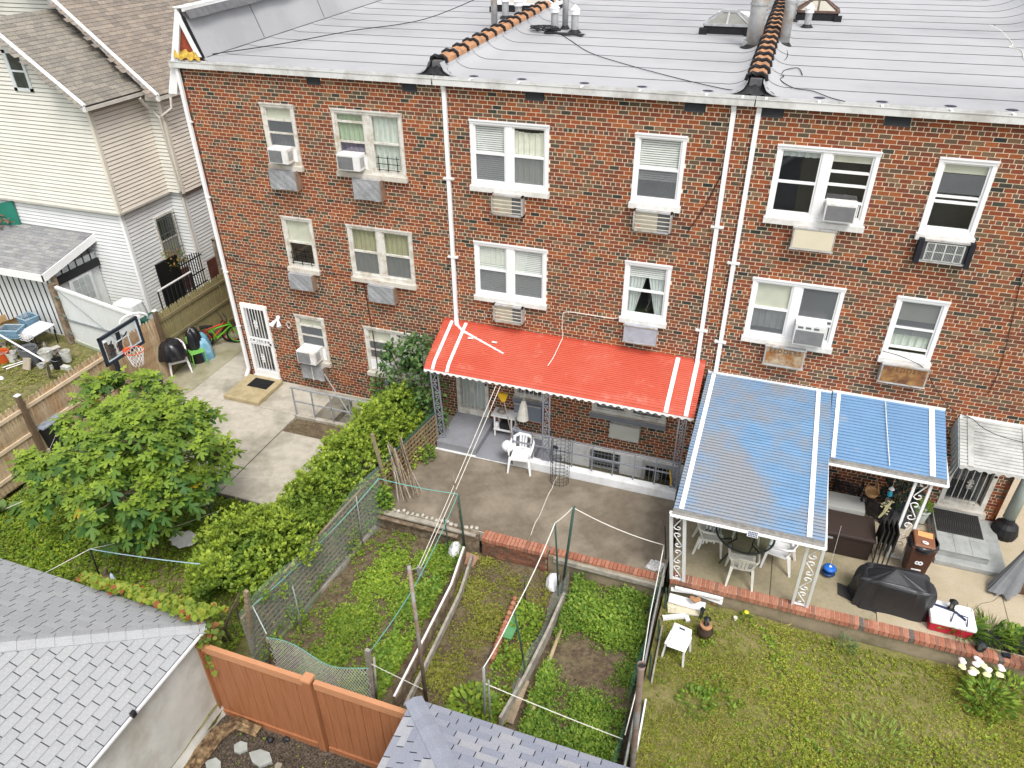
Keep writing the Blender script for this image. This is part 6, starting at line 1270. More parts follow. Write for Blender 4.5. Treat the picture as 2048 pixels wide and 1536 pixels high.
p = at(1655, 1150); t = thing('toy', 'blue double disc toy hanging just above the patio', 'toy', (p[0], p[1], .1)); bl = mat('blue_toy', (.02, .13, .5), .25, .1, 5); m = M(); m.lathe([(0, .17), (.1, .18), (.13, .2), (.1, .23), (0, .24)], (p[0] + .0, p[1], 0), 18); build(m, 'upper_disc', bl, t, smooth=True); m = M(); m.lathe([(0, .05), (.1, .06), (.13, .08), (.1, .1), (0, .11)], (p[0], p[1], 0), 18); build(m, 'lower_disc', mat('navy_toy', (.015, .04, .12), .3), t, smooth=True); m = M(); m.tube([(p[0], p[1], .05), (p[0], p[1], .2)], .03, 8); m.tube([(p[0], p[1], .2), (p[0] - .03, p[1] + .02, 1.3)], .003, 4); build(m, 'string', clean_white, t); m = M(); m.box(p[0] - .02, p[0] + .03, p[1] - .02, p[1] + .02, .24, .25); build(m, 'hub', clean_white, t)
# cooler
t = thing('cooler', 'red cooler with white lid and blue straps standing on the brick edge side', 'cooler', (4.55, -3.2, 0)); C_ = (4.52, -3.22); m = M(); m.box(C_[0] - .36, C_[0] + .36, C_[1] - .22, C_[1] + .26, 0, .2); build(m, 'body', mat('cooler_red', (.42, .02, .04), .4, .06, 4), t, bevel=.03); m = M(); m.box(C_[0] - .38, C_[0] + .38, C_[1] - .25, C_[1] + .3, .205, .31); l_ = build(m, 'lid', plw, t, bevel=.035)
sm = mat('navy_strap', (.03, .04, .1), .5); m = M(); m.bar((C_[0] - .3, C_[1] + .15, .317), (C_[0] + .05, C_[1] + .08, .317), .05, .012); m.bar((C_[0] + .05, C_[1] + .08, .317), (C_[0] + .2, C_[1] - .08, .317), .05, .012); build(m, 'strap', sm, l_); m = M(); m.tube([(C_[0] - .06, C_[1] - .2, .32), (C_[0] + .0, C_[1] - .02, .38), (C_[0] + .22, C_[1] - .06, .38), (C_[0] + .2, C_[1] - .23, .32)], .013, 5); build(m, 'handle', sm, l_)
def lantern(x, y, z, label, h=.24, pole=0, r=.07):
    t = thing('lantern', label, 'lantern', (x, y, z), group='black garden lanterns'); lm = mat('lantern_black', (.012, .014, .014), .4, .1, 6); m = M(); m.lathe([(r * .8, 0), (r * .9, .02), (r * .6, .03)], (x, y, z + pole), 8); m.lathe([(r * .85, h * .75), (r * 1.15, h * .78), (r * .3, h)], (x, y, z + pole), 8)
    for k in range(4): a = k * 1.571 + .4; m.bar((x + r * .62 * math.cos(a), y + r * .62 * math.sin(a), z + pole + .02), (x + r * .8 * math.cos(a), y + r * .8 * math.sin(a), z + pole + h * .76), .012, .012)
    build(m, 'frame', lm, t); m = M(); m.lathe([(r * .5, .03), (r * .62, h * .74)], (x, y, z + pole), 8); build(m, 'glass', mat('lantern_glass', (.16, .16, .13), .2, .1, 8), t)
    if pole: m = M(); m.tube([(x, y, z), (x, y, z + pole + .01)], .009, 6); build(m, 'stake', lm, t)
    return t
lantern(4.5, -3.1, .32, 'black lantern standing on the white cooler lid'); lantern(4.98, -3.62, .012, 'squat black lantern on the brick edge right of the cooler', .2, 0, .09); lantern(5.75, -3.85, -.45, 'black lantern on a thin stake at the right end of the brick edge', .26, .62, .09)
for (px, py, lb) in ((1963, 1295, 'small white solar light box on the brick edge'), (2012, 1312, 'small black solar light box on the brick edge')):
    p = at(px, py, .02); t = thing('solar_light', lb, 'solar light', tuple(p)); m = M(); m.box(p[0] - .06, p[0] + .06, p[1] - .04, p[1] + .04, .012, .06); build(m, 'case', barm, t); m = M(); m.box(p[0] - .05, p[0] + .05, p[1] - .035, p[1] + .03, .06, .065); build(m, 'panel', plw if 'white' in lb else fb, t)
# folded umbrella / grey tarp with wooden pole on the far right
t = thing('patio_umbrella', 'closed grey patio umbrella lying against brown crates at the right edge', 'umbrella', (5.7, -1.8, 0)); gt = mat('grey_canvas', (.16, .165, .17), .8, .15, 4, bump=.3)
def tarp(u, v): a = u * 6.283; s = .09 + .2 * v ** 1.3 * (1 + .25 * math.sin(a * 9)); return (6.0 - .42 * v + s * .8 * math.cos(a) * (1 + .2 * math.sin(a * 6)), -1.5 - .55 * v + s * .55 * math.sin(a) * (1 + .25 * math.sin(a * 5 + 1)), 1.05 - .98 * v + .03 * math.sin(a * 7))
m = M(); m.grid(tarp, 40, 8); build(m, 'canopy', gt, t); m = M(); m.bar((5.95, -1.3, .9), (6.2, -1.0, 2.1), .05, .05); build(m, 'pole', mat('pole_brown', (.12, .05, .03), .5), t)
for k in range(3): m = M(); x = 5.85 + k * .22; m.box(x, x + .2, -1.95, -1.7, .0 + .0, .18 + .18 * (k == 1)); build(m, 'crate', mat('crate_brown', (.12, .07, .04), .8, .2, 6), t)
# plants pots and hanging things under the smaller awning
p = (3.45, -.45, 0); t = thing('hanging_basket', 'round tan wicker basket hanging under the smaller blue awning', 'basket', (2.95, -1.0, 1.3)); hb = (3.05, -1.2); bkm = mat('basket_wicker', (.42, .25, .11), .8, .25, 30, bump=.5); m = M(); m.lathe([(.04, 1.05), (.11, 1.09), (.14, 1.17), (.145, 1.19), (.12, 1.17), (.1, 1.12)], (*hb, 0), 18, cap=(True, True)); build(m, 'bowl', bkm, t); m = M(); m.tube([(hb[0] - .13, hb[1], 1.18), (hb[0] - .1, hb[1], 1.38), (hb[0] + .05, hb[1], 1.42), (hb[0] + .12, hb[1], 1.18)], .01, 5); m.tube([(hb[0], hb[1], 1.42), (hb[0], hb[1], 2.1)], .004, 4); build(m, 'handle', bkm, t)
t = thing('wind_chime', 'wind chime with a turquoise bird hanging beside the potted shrub', 'wind chime', (3.35, -1.3, 1)); w0 = (3.35, -1.3); m = M(); m.tube([(*w0, 2.1), (*w0, 1.35)], .004, 4); build(m, 'string', strm, t); m = M(); m.lathe([(0, 1.2), (.05, 1.24), (.04, 1.32), (0, 1.36)], (*w0, 0), 8); build(m, 'bird_body', mat('turquoise', (.03, .35, .5), .4), t); m = M(); m.lathe([(.06, 1.4), (.02, 1.46)], (*w0, 0), 8); build(m, 'bell_cap', clean_white, t)
for k in range(4): m = M(); a = k * 1.57; m.tube([(w0[0] + .03 * math.cos(a), w0[1] + .03 * math.sin(a), 1.18), (w0[0] + .03 * math.cos(a), w0[1] + .03 * math.sin(a), .95)], .006, 5); build(m, 'chime_tube', galv, t)
t = thing('flower_garland', 'pale yellow artificial flower garland under the smaller blue awning', 'garland', (3.4, -1.35, .8)); m = M(); m.tube([(3.42, -1.35, 1.15), (3.36, -1.37, 1.0), (3.33, -1.4, .85), (3.27, -1.42, .72)], [.02, .035, .03, .02], 5)
for k in range(12): m.lathe([(0, 0), (.03, .008), (0, .016)], (3.35 + random.uniform(-.09, .1), -1.38 + random.uniform(-.03, .03), .8 + random.uniform(0, .35)), 5)
build(m, 'petals', mat('pale_yellow', (.6, .55, .3), .7), t, kind='stuff')
# porch things of the middle house
t = thing('side_table', 'small white two tier table on the grey landing by the brick wall', 'table', (-5.1, -.35, 0)); p = (-5.2, -.32)
for z, w_ in ((.62, .62), (.22, .5)): m = M(); m.box(p[0] - w_ / 2, p[0] + w_ / 2, p[1] - .18, p[1] + .18, z, z + .03); build(m, 'tabletop' if z > .5 else 'shelf', plw, t)
for x in (-.22, .22):
    for y in (-.15, .15): m = M(); m.bar((p[0] + x, p[1] + y, .03), (p[0] + x, p[1] + y, .62), .035, .035); build(m, 'leg', plw, t)
m = M(); m.box(p[0] - .1, p[0] + .2, p[1] - .14, p[1] + .12, .25, .42); build(m, 'crate', barm, None, label='black crate on the lower shelf of the white table', cat='crate')
m = M(); m.tube([(p[0] - .08 + .1 * math.cos(k * .7) + .03 * math.sin(k), p[1] + .09 * math.sin(k * .7), .665 + .001 * k) for k in range(50)], .012, 5); build(m, 'rope_coil', mat('grey_rope', (.3, .26, .22), .9), None, label='coil of greyish rope on top of the small white table', cat='rope')
m = M(); m.tube([(p[0] - .2 + .06 * math.cos(k * .8), p[1] - .1 + .05 * math.sin(k * .8), .28 + .003 * k) for k in range(40)], .008, 4); build(m, 'cord_coil', clean_white, None, label='white cord bundle on the lower shelf of the white table', cat='cord')
t = thing('broom', 'broom with yellow head leaning upside down on the red awning edge', 'broom', (-4.9, -.9, 0)); m = M(); m.tube([(-4.82, -.75, .04), (-4.98, -1.0, 1.55)], .013, 6); build(m, 'handle', mat('bleached_stick', (.36, .29, .22), .8), t); m = M(); m.hexa([(-5.03, -1.03, 1.5), (-4.94, -1.03, 1.5), (-4.94, -.99, 1.5), (-5.03, -.99, 1.5)], [(-5.12, -1.05, 1.72), (-4.86, -1.05, 1.72), (-4.86, -.98, 1.72), (-5.12, -.98, 1.72)]); build(m, 'yellow_head', mat('mustard_yellow', (.55, .33, .02), .5), t)
lumpy(-4.55, -.95, .95, .13, .12, .0, white, 'x', 'x', 'x') if False else None
t = thing('cloth_bag', 'dusty white cloth bag hanging in front of the blue-grey wall unit', 'bag', (-4.5, -.9, 1.4)); m = M(); m.grid(lambda u, v: (-4.5 + (.04 + .1 * v ** .7) * math.cos(u * 6.283) * (1 + .08 * math.sin(u * 25)) - .03 * v, -.95 + (.03 + .08 * v ** .7) * math.sin(u * 6.283), 1.6 - .55 * v), 20, 8); m.grid(lambda u, v: (-4.53 + .14 * (1 - v) * math.cos(u * 6.283), -.95 + .11 * (1 - v) * math.sin(u * 6.283), 1.05 - .04 * math.sin(v * 1.57)), 20, 3); build(m, 'sack', mat('dusty_cloth', (.5, .48, .43), .9, .15, 6, bump=.4), t, smooth=True); m = M(); m.tube([(-4.5, -.95, 1.6), (-4.48, -.97, 2.2)], .006, 4); build(m, 'cord', strm, t)
t = thing('tomato_cage', 'black cylindrical wire tomato cage standing before the white wall', 'wire cage', (-3.35, -1.6, 0)); cc_ = (-3.4, -1.62)
m = M()
for k in range(14): a = k * .4488; m.tube([(cc_[0] + .22 * math.cos(a), cc_[1] + .2 * math.sin(a), 0), (cc_[0] + .22 * math.cos(a), cc_[1] + .2 * math.sin(a), 1.15)], .004, 3)
for k in range(12): z = .03 + k * .1; m.tube([(cc_[0] + .22 * math.cos(a), cc_[1] + .2 * math.sin(a), z) for a in np.linspace(0, 6.283, 19)[:-1]], .004, 3, closed=True)
build(m, 'wire_mesh', barm, t)
t = thing('wall_outlet', 'round dark drain cap on the white basement wall', 'drain cap', (-4.0, -.05, -.2)); m = M(); m.lathe([(0, 0), (.07, 0), (.07, .03), (0, .04)], (0, 0, 0), 12); m.v = [(-3.95 + a, -.04 - c, -.32 + b) for a, b, c in m.v]; build(m, 'cap', mat('dark_plum', (.05, .05, .07), .6), t)
t = thing('garden_tool', 'yellow handled tool leaning on the railing under the awning corner', 'tool', (-.9, -1.3, 0)); m = M(); m.tube([(-.98, -1.34, .75), (-.9, -1.36, .35)], .016, 6); build(m, 'handle', mat('mustard_yellow', (.55, .33, .02)), t)
# ================================================================== GARDEN THINGS
def stake(px0, py0, z0, px1, py1, top_y=None, r=.02, mt=wood, label='', name='garden_stake', sq=False, h=None):
    b = PZ(px0, py0, z0); tp = PY(px1, py1, b[1] if top_y is None else top_y); t = thing(name, label, 'stake', tuple(b), group=None)
    m = M(); (m.bar((b[0], b[1], b[2] - .1), tuple(tp), r * 2, r * 1.6) if sq else m.tube([(b[0], b[1], b[2] - .1), tuple((b + tp) / 2 + np.array([.008, 0, 0])), tuple(tp)], [r, r * .97, r * .92], 8)); build(m, 'shaft', mt, t, smooth=not sq); return b, tp, t
dgr = mat('dark_green_stake', (.03, .07, .055), .5, .2, 9); pipe_g = mat('grey_pipe', (.3, .3, .29), .5, .15, 8, metal=.3); rustp = mat('rusty_pipe', (.26, .19, .15), .6, .25, 10, metal=.2, stain=(.3, .3, .3), sscale=3); teal = mat('teal_twine', (.16, .42, .36), .8, .1, 9)
S = {}
S['A'] = stake(930, 1100, -.45, 916, 988, r=.022, mt=dgr, label='green and brown stake at the corner where garden boards meet the patio')
S['A2'] = stake(928, 1090, -.45, 905, 945, r=.016, mt=rotten, label='thin dark stick rising beside the corner stake')
S['B'] = stake(1122, 1185, -.45, 1148, 1012, r=.028, mt=dgr, label='thick dark green stake wound with string between the garden plots')
S['C'] = stake(1117, 1190, -.45, 1110, 1046, r=.02, mt=dgr, label='thin dark green stake left of the string wound one')
S['D'] = stake(853, 1405, -.45, 818, 1132, r=.035, mt=rustp, label='tall rusty pole standing by the white topped garden board')
S['E'] = stake(745, 1400, -.45, 735, 1300, r=.04, mt=greywood, label='weathered wooden post tied with cord at the plot corner', sq=True)
S['E2'] = stake(752, 1398, -.45, 748, 1315, r=.022, mt=greywood, label='thin grey stick tied to the weathered corner post')
S['F'] = stake(505, 1330, -.45, 492, 1182, r=.035, mt=wood, label='brown plank stake at the near end of the lattice fence', sq=True)
S['F2'] = stake(540, 1335, -.45, 533, 1272, r=.018, mt=rotten, label='dark rusty stake carrying the wire mesh corner')
S['G'] = stake(606, 1268, -.45, 585, 1172, r=.014, mt=pipe_g, label='thin grey metal rod by the lattice near the wire mesh'); S['G2'] = stake(725, 1092, -.45, 712, 992, r=.014, mt=pipe_g, label='thin grey metal rod by the lattice near the patio')
S['H'] = stake(970, 1450, -.45, 967, 1335, r=.028, mt=pipe_g, label='grey pipe stake with tied string at the near end of the middle plot'); S['H2'] = stake(980, 1452, -.45, 977, 1360, r=.02, mt=pipe_g, label='second grey pipe tied behind the near one')
S['I'] = stake(1052, 1345, -.45, 1028, 1222, r=.018, mt=dgr, label='leaning green stake amid the netting of the middle plot')
S['J'] = stake(1332, 1150, -.45, 1330, 1052, r=.014, mt=barm, label='thin black topped stake at the patio end of the right fence')
S['K'] = stake(785, 1010, -.1, 744, 868, r=.03, mt=wood, label='leaning wooden plank stake in the hedge by the patio', sq=True); S['K2'] = stake(755, 1030, -.4, 740, 925, r=.022, mt=greywood, label='grey wooden stake at the corner of the lattice fence')
S['L'] = stake(898, 1105, -.45, 888, 1032, r=.015, mt=dgr, label='short blue green stake near the white bag in the left plot')
S['M'] = stake(1050, 1200, -.45, 1048, 1150, r=.014, mt=dgr, label='small lone green stake in the bare middle strip')
S['O'] = stake(208, 1180, -.1, 180, 1098, r=.015, mt=barm, label='black stake with blue tie in the left vegetable bed'); S['P'] = stake(440, 1080, -.1, 408, 978, r=.012, mt=dgr, label='slim green stake between fig tree and hedge')
S['Q'] = stake(655, 945, 0, 650, 930, r=.012, mt=mat('teal_pipe', (.1, .3, .33), .5), label='short teal pipe end at the edge of the left patio')
S['W'] = stake(632, 1030, -.1, 625, 1000, r=.03, mt=wood, label='brown plank end poking out of the long hedge', sq=True)
# rusty fence post and right hand wire fence with boards
t = thing('fence_post', 'hollow rusty pipe post with torn top in the right garden fence', 'post', (-.3, -7.4, -.45)); a = PZ(1264, 1545, -.45); tp = PY(1283, 1330, a[1] + .1); m = M(); m.tube([(a[0], a[1], -.6), tuple(tp)], .05, 14, cap=False); build(m, 'pipe', rustp, t, smooth=True); m = M(); m.tube([tuple(tp - np.array([0, 0, .06])), tuple(tp + np.array([0, 0, .01]))], [.058, .062], 14, cap=False); build(m, 'rim', mat('pinkish_rust', (.4, .28, .25), .7, .2, 9), t); m = M(); m.tube([tuple(tp - np.array([0, 0, .3])), tuple(tp - np.array([0, 0, .02]))], .04, 10); build(m, 'dark_core', dark, t)
t = thing('garden_fence', 'low fence of dark boards, green netting and rails between garden and lawn', 'fence', (-.6, -5.6, -.45))
m = M(); m.tube([(-.64, -3.7, .35), (-.62, -5.2, .3), (-.58, -6.6, .28), (-.52, -8.6, .25)], .02, 6); build(m, 'top_rail', pipe_g, t); m = M(); m.bar((-.66, -3.75, -.2), (-.55, -8.6, -.2), .04, .45); build(m, 'black_sheet', barm, t)
for k in range(6): m = M(); y = -4.1 - k * .85; m.bar((-.5 + .02 * (k % 2), y, -.5), (-.53, y + .05, .05 + .06 * (k % 3)), .03, .03); build(m, 'peg', dgr, t)
for k, (ya, yb) in enumerate(((-6.3, -7.2), (-7.2, -8.6), (-4.6, -5.9))): m = M(); m.bar((-.47, ya, -.42), (-.44, yb, -.4), .03, .2 if k < 2 else .08); build(m, 'board', clean_white if k < 2 else greywood, t)
netm = mat('green_netting', (.04, .16, .12), .8, .2, 40, alpha=.33); netg = mat('pale_netting', (.42, .52, .5), .8, .2, 30, alpha=.2)
m = M(); m.grid(lambda u, v: (-.7 + .03 * math.sin(u * 17), -3.6 - u * 4.6, -.4 + 1.0 * v), 20, 3); build(m, 'netting', netm, t, recalc=False)
# lattice fence with netting along the hedge
t = thing('lattice_fence', 'wooden lattice fence with draped green netting along the long hedge', 'fence', (-7.1, -4.5, -.45)); A = np.array([-6.66, -1.25]); Bq = np.array([-7.02, -3.9]); Cq = np.array([-7.35, -7.9])
latm = mat('lattice_wood', (.27, .185, .115), .85, .25, 9, stain=(.17, .13, .09), sscale=5)
for (P0, P1, z0, z1, lb) in ((A, Bq, -.02, .95, 'a'), (Bq, Cq, -.42, .85, 'b')):
    L = np.linalg.norm(P1 - P0); d = (P1 - P0) / L; m = M(); k = 0.0
    while k < L: q = P0 + d * k; m.bar((q[0], q[1], z0), (q[0], q[1], z1), .045, .008, (d[0], d[1], 0)); k += .125
    z = z0 + .02
    while z < z1: m.bar((P0[0] + .01, P0[1], z), (P1[0] + .01, P1[1], z), .033, .008, (1, 0, 0)) if False else m.hexa([(P0[0] + .005, P0[1], z), (P0[0] + .013, P0[1], z), (P0[0] + .013, P0[1], z + .045), (P0[0] + .005, P0[1], z + .045)], [(P1[0] + .005, P1[1], z), (P1[0] + .013, P1[1], z), (P1[0] + .013, P1[1], z + .045), (P1[0] + .005, P1[1], z + .045)]); z += .125
    build(m, 'lattice_slats', latm, t, kind='stuff')
    m = M(); m.bar((*P0, z1 + .02), (*P1, z1 + .02), .04, .03); build(m, 'top_rail', dgr if lb == 'a' else latm, t)
m = M(); m.bar((-6.98, -3.95, -.42), (-7.15, -6.0, -.42), .04, .09); build(m, 'bottom_board', greywood, t); m = M(); m.bar((-7.15, -6.0, -.42), (-7.3, -7.9, -.4), .05, .1); build(m, 'bottom_board', mat('olive_board', (.14, .16, .09), .8, .2, 5), t)
m = M(); m.grid(lambda u, v: (-6.92 - .38 * u + .06 * math.sin(u * 21) * (1 - v) + .05 * v, -3.7 - 4.3 * u, -.42 + (1.55 + .12 * math.sin(u * 9)) * v), 40, 6); build(m, 'netting', netg, t, recalc=False)
m = M(); m.grid(lambda u, v: (-6.85 - .05 * u + .08 * math.sin(u * 13 + v), -3.5 - .35 * u, -.0 + .35 * v), 10, 4); build(m, 'netting', netm, t, recalc=False)
# diamond wire mesh panel near the orange fence
t = thing('wire_mesh_panel', 'sagging diamond wire mesh panel behind the orange-brown fence', 'wire mesh', (-6, -8.2, -.45)); A = PY(533, 1275, -8.05); Bp = PY(738, 1340, -8.35); zb = -.4; wm = M(); W = Bp[0] - A[0]; Hh = .85
def wp(u, v): top = A[2] + (Bp[2] - A[2]) * u - .12 * math.sin(u * 3.14) + .06 * math.sin(u * 8); return (A[0] + W * u, A[1] + (Bp[1] - A[1]) * u + .05 * math.sin(u * 6), zb + (top - zb) * v)
n = 34
for k in range(-16, n + 1):
    for s in (0, 1):
        P = []
        for j in range(13):
            v = j / 12; u = (k + 16 * (v if s == 0 else 1 - v)) / n
            if 0 <= u <= 1: P.append(wp(u, v))
        if len(P) > 1: wm.tube(P, .0042, 3, cap=False)
build(wm, 'wire_mesh', mat('dull_galvanised', (.62, .61, .58), .6, .1, 6), t, kind='stuff')
m = M(); m.tube([wp(u, 1) for u in np.linspace(0, 1, 12)], .007, 4); build(m, 'edge_wire', teal, t)
# netting over the middle plot
t = thing('netting_panel', 'pale netting strung on stakes over the middle garden plot', 'netting', (-2.6, -5.6, -.45)); m = M(); m.grid(lambda u, v: (-2.42 - .22 * u + .04 * math.sin(u * 15), -4.3 - 2.9 * u, -.38 + (.62 + .1 * math.sin(u * 7)) * v), 24, 4); build(m, 'netting', netg, t, recalc=False)
m = M(); m.grid(lambda u, v: (-2.4 + .1 * u, -4.2 + .35 * v, -.4 + .75 * u + .2 * v), 6, 6); build(m, 'green_netting', netm, t, recalc=False)
# plot boards
t = thing('plot_divider', 'long white topped timber board between the left and middle garden plots', 'board', (-4.7, -6, -.45)); pts = [PZ(930, 1105, -.2), PZ(905, 1180, -.2), PZ(850, 1290, -.2), PZ(792, 1405, -.2)]
for a, b in zip(pts[:-1], pts[1:]): m = M(); m.bar(a, b, .035, .3); build(m, 'board', rotten, t); m = M(); m.bar(a + np.array([-.02, 0, .16]), b + np.array([-.02, 0, .16]), .035, .02); build(m, 'white_strip', clean_white, t)
pts2 = [q + np.array([.16, 0, -.08]) for q in pts]
for a, b in zip(pts2[:-1], pts2[1:]): m = M(); m.bar(a, b, .05, .16); build(m, 'board', greywood, t)
t = thing('plot_divider', 'grey weathered plank edging the right garden plot', 'board', (-2.5, -6, -.45)); pts = [PZ(1128, 1195, -.25), PZ(1095, 1270, -.25), PZ(1050, 1360, -.25), PZ(1000, 1445, -.25)]
for a, b in zip(pts[:-1], pts[1:]): m = M(); m.bar(a, b, .05, .28); build(m, 'board', greywood, t)
m = M(); m.bar(PZ(1048, 1360, -.3), PZ(1015, 1445, -.35), .2, .03); build(m, 'loose_plank', wood, t)
t = thing('log_pole', 'long bare pole lying in the right garden plot', 'pole', (-2.3, -6.3, -.4)); m = M(); m.tube([tuple(PZ(1128, 1242, -.34)), tuple(PZ(1095, 1330, -.38)), tuple(PZ(1052, 1465, -.38))], [.035, .04, .045], 8); build(m, 'shaft', mat('bleached_log', (.42, .33, .2), .85, .2, 7, bump=.3), t, smooth=True)
t = thing('brick_row', 'row of rounded red edging bricks with a green tray in the middle plot', 'edging', (-3.2, -5, -.45)); pts = [PZ(1030, 1200, -.35), PZ(1012, 1245, -.35), PZ(998, 1282, -.35), PZ(985, 1318, -.35)]
for k in range(15): u = k / 14 * 2.999; i = int(u); q = pts[i] * (1 - u + i) + pts[i + 1] * (u - i); m = M(); m.lathe([(.05, -.1), (.055, .06), (.03, .09), (0, .1)], tuple(q), 8); build(m, 'brick', capm[k % 2], t)
m = M(); a = PZ(1015, 1250, -.33); m.hexa([a + np.array([0, -.3, 0]), a + np.array([.18, -.3, 0]), a + np.array([.2, .25, 0]), a + np.array([.02, .25, 0])], [a + np.array([0, -.3, .02]), a + np.array([.18, -.3, .02]), a + np.array([.2, .25, .02]), a + np.array([.02, .25, .02])]); build(m, 'green_tray', mat('tray_green', (.1, .28, .12), .5), t)
p = PZ(940, 1118, -.42); t = thing('paving_stone', 'square pinkish paving stone at the corner of the middle plot', 'paving stone', tuple(p)); m = M(); m.hexa([(p[0] - .17, p[1] - .16, -.45), (p[0] + .14, p[1] - .2, -.45), (p[0] + .17, p[1] + .12, -.45), (p[0] - .13, p[1] + .16, -.45)], [(p[0] - .17, p[1] - .16, -.38), (p[0] + .14, p[1] - .2, -.38), (p[0] + .17, p[1] + .12, -.4), (p[0] - .13, p[1] + .16, -.4)]); build(m, 'slab', mat('pinkish_paver', (.34, .2, .13), .9, .12, 6), t, bevel=.01)
for px, py, lb in ((910, 1103, 'crumpled white plastic bag at the head of the left plot'), (1105, 1165, 'torn white plastic sack at the head of the middle plot'), (812, 1280, 'small terracotta shard lying in the left plot')):
    p = PZ(px, py, -.4)
    if 'shard' in lb: m = M(); m.hexa([(p[0] - .1, p[1] - .06, -.44), (p[0] + .09, p[1] - .08, -.44), (p[0] + .05, p[1] + .1, -.44)], [(p[0] - .1, p[1] - .06, -.41), (p[0] + .09, p[1] - .08, -.4), (p[0] + .05, p[1] + .1, -.4)]); build(m, 'shard', terra, None, label=lb, cat='shard')
    else: lumpy(p[0], p[1], -.45, .13, .2, .3, mat('white_film', (.75, .75, .76)), 'plastic_bag', lb, 'bag', px, .5, (20, 8), .12)
# bundle of canes leaning by the lattice
t = thing('cane_bundle', 'bundle of weathered wooden canes leaning by the hedge on the brown patio', 'canes', (-6.6, -3.2, 0)); 
for k in range(16):
    b = PZ(795 + k * 3.0 + random.uniform(-4, 4), 1005 - k * 1.0 + random.uniform(-8, 8), 0.01); tp = b + np.array([-.35 - .02 * k + random.uniform(-.1, .1), .45 + random.uniform(-.15, .15), 1.0 + random.uniform(-.25, .2)]); m = M(); m.tube([tuple(b), tuple((b + tp) / 2 + np.array([.02, 0, 0])), tuple(tp)], .014, 5); build(m, 'cane', [greywood, rotten, wood][k % 3], t)
# ropes and lines
rp = lambda P, r, mt, lb, cat='rope', sag=.0, name='rope': rope(P, r, mt, name, lb, cat, sag)
a_, b_ = np.array([-5.05, -1.3, 2.1]), PZ(836, 1135, .25)
pul = b_; rp([a_, b_], .007, strm, 'left strand of the white clothesline from awning to pulley', 'clothesline', .01); rp([a_ + np.array([.1, .02, 0]), b_ + np.array([.06, 0, 0])], .007, strm, 'right strand of the white clothesline from awning to pulley', 'clothesline', .01)
t = thing('pulley', 'grey clothesline pulley hanging over the left garden plot', 'pulley', tuple(b_)); m = M(); m.box(b_[0] - .02, b_[0] + .08, b_[1] - .03, b_[1] + .03, b_[2] - .2, b_[2] + .02); build(m, 'housing', pipe_g, t); rope([b_, S['D'][1] - np.array([0, 0, .1])], .006, strm, 'rope', 'short cord tying the clothesline pulley to the rusty pole', 'rope')
T = {k: v[1] for k, v in S.items()}
rp([PY(757, 957, -3.95), T['A']], .008, teal, 'teal twine from hedge corner to the corner stake', 'twine', .02); rp([T['A'], T['D'] * .9 + S['D'][0] * .1 + np.array([0, 0, -.2]), T['E'] - np.array([0, 0, .1])], .008, teal, 'teal twine running along the left plot to the corner post', 'twine', .02)
rp([PY(757, 957, -3.95), PY(650, 1075, -5.6), PY(505, 1212, -7.7)], .008, teal, 'teal twine along the top of the lattice netting', 'twine', .02); rp([PY(505, 1212, -7.7), PY(533, 1268, -8.05)], .008, mat('pale_twine', (.5, .6, .58), .8), 'pale twine looped at the near lattice stake', 'twine')
rp([T['B'], T['C'], T['I'], T['H']], .011, strm, 'thick white rope strung along the middle plot stakes', 'rope', .05); rp([T['B'] - np.array([0, 0, .05]), PY(1328, 1090, -3.75)], .009, strm, 'white rope over the brown patio to the right fence', 'rope', .04)
rp([T['H'] - np.array([0, 0, .4]), PZ(1245, 1478, -.0)], .008, strm, 'white string crossing low over the right garden plot', 'string', .01); rp([PY(1328, 1090, -3.75), PY(1300, 1230, -5.3), PY(1283, 1340, -6.6), PY(1250, 1470, -7.4)], .010, strm, 'white rope along the top of the right garden fence', 'rope', .02)
rp([T['E'] - np.array([0, 0, .35]), S['D'][0] + np.array([0, 0, .35])], .006, strm, 'thin string between the corner post and rusty pole', 'string')
rp([T['O'], PY(400, 1128, T['O'][1] - .1)], .009, mat('bluish_twine', (.35, .5, .58), .7), 'bluish twine from the black stake to the hedge', 'twine', .01); rp([T['O'], PY(90, 1146, T['O'][1] - .5)], .007, strm, 'white string from the black stake to the garage roof', 'string'); rp([T['O'], PY(440, 1020, -5.0)], .006, strm, 'white string from the black stake to the patio edge', 'string', .03); rp([PY(400, 930, -4.6), PY(460, 950, -4.2), PY(545, 955, -4.3)], .005, strm, 'fine white string over the left concrete yard', 'string', .02)
rp([PY(0, 1022, -6.6), PY(52, 1000, -6.4)], .008, strm, 'white rope at the far left below the picket fence', 'rope'); rp([PY(60, 990, -6.0), PY(150, 780, -4.4)], .003, strm, 'fine wire along the picket fence in the left yard', 'wire')
# wire border behind the ivy (left bed)
t = thing('wire_border', 'dark green wire border fence in the left vegetable bed', 'wire fence', (-9.5, -7.8, -.1)); m = M()
for k in range(14): x = -10.6 + k * .21; m.tube([(x, -7.9 + .02 * k, -.1), (x - .02, -7.9 + .02 * k, .42)], .006, 4)
for z in (.15, .4): m.tube([(-10.6, -7.9, z), (-7.9, -7.62, z)], .005, 4)
build(m, 'wires', dgr, t, kind='stuff')
p = PZ(220, 1165, .0); t = thing('broken_branch', 'dark broken branch stump with a pale bag in the left bed', 'branch', tuple(p)); m = M(); m.tube([(p[0], p[1], -.1), (p[0] - .03, p[1], .25), (p[0] + .06, p[1], .45)], [.07, .06, .02], 8); build(m, 'stump', rotten, t); lumpy(p[0] + .14, p[1], .1, .05, .05, .22, mat('bluish_film', (.5, .6, .7), .5), 'plastic_bag', 'small bluish bag hooked on the broken branch', 'bag', 4, .5, (12, 6), .1)
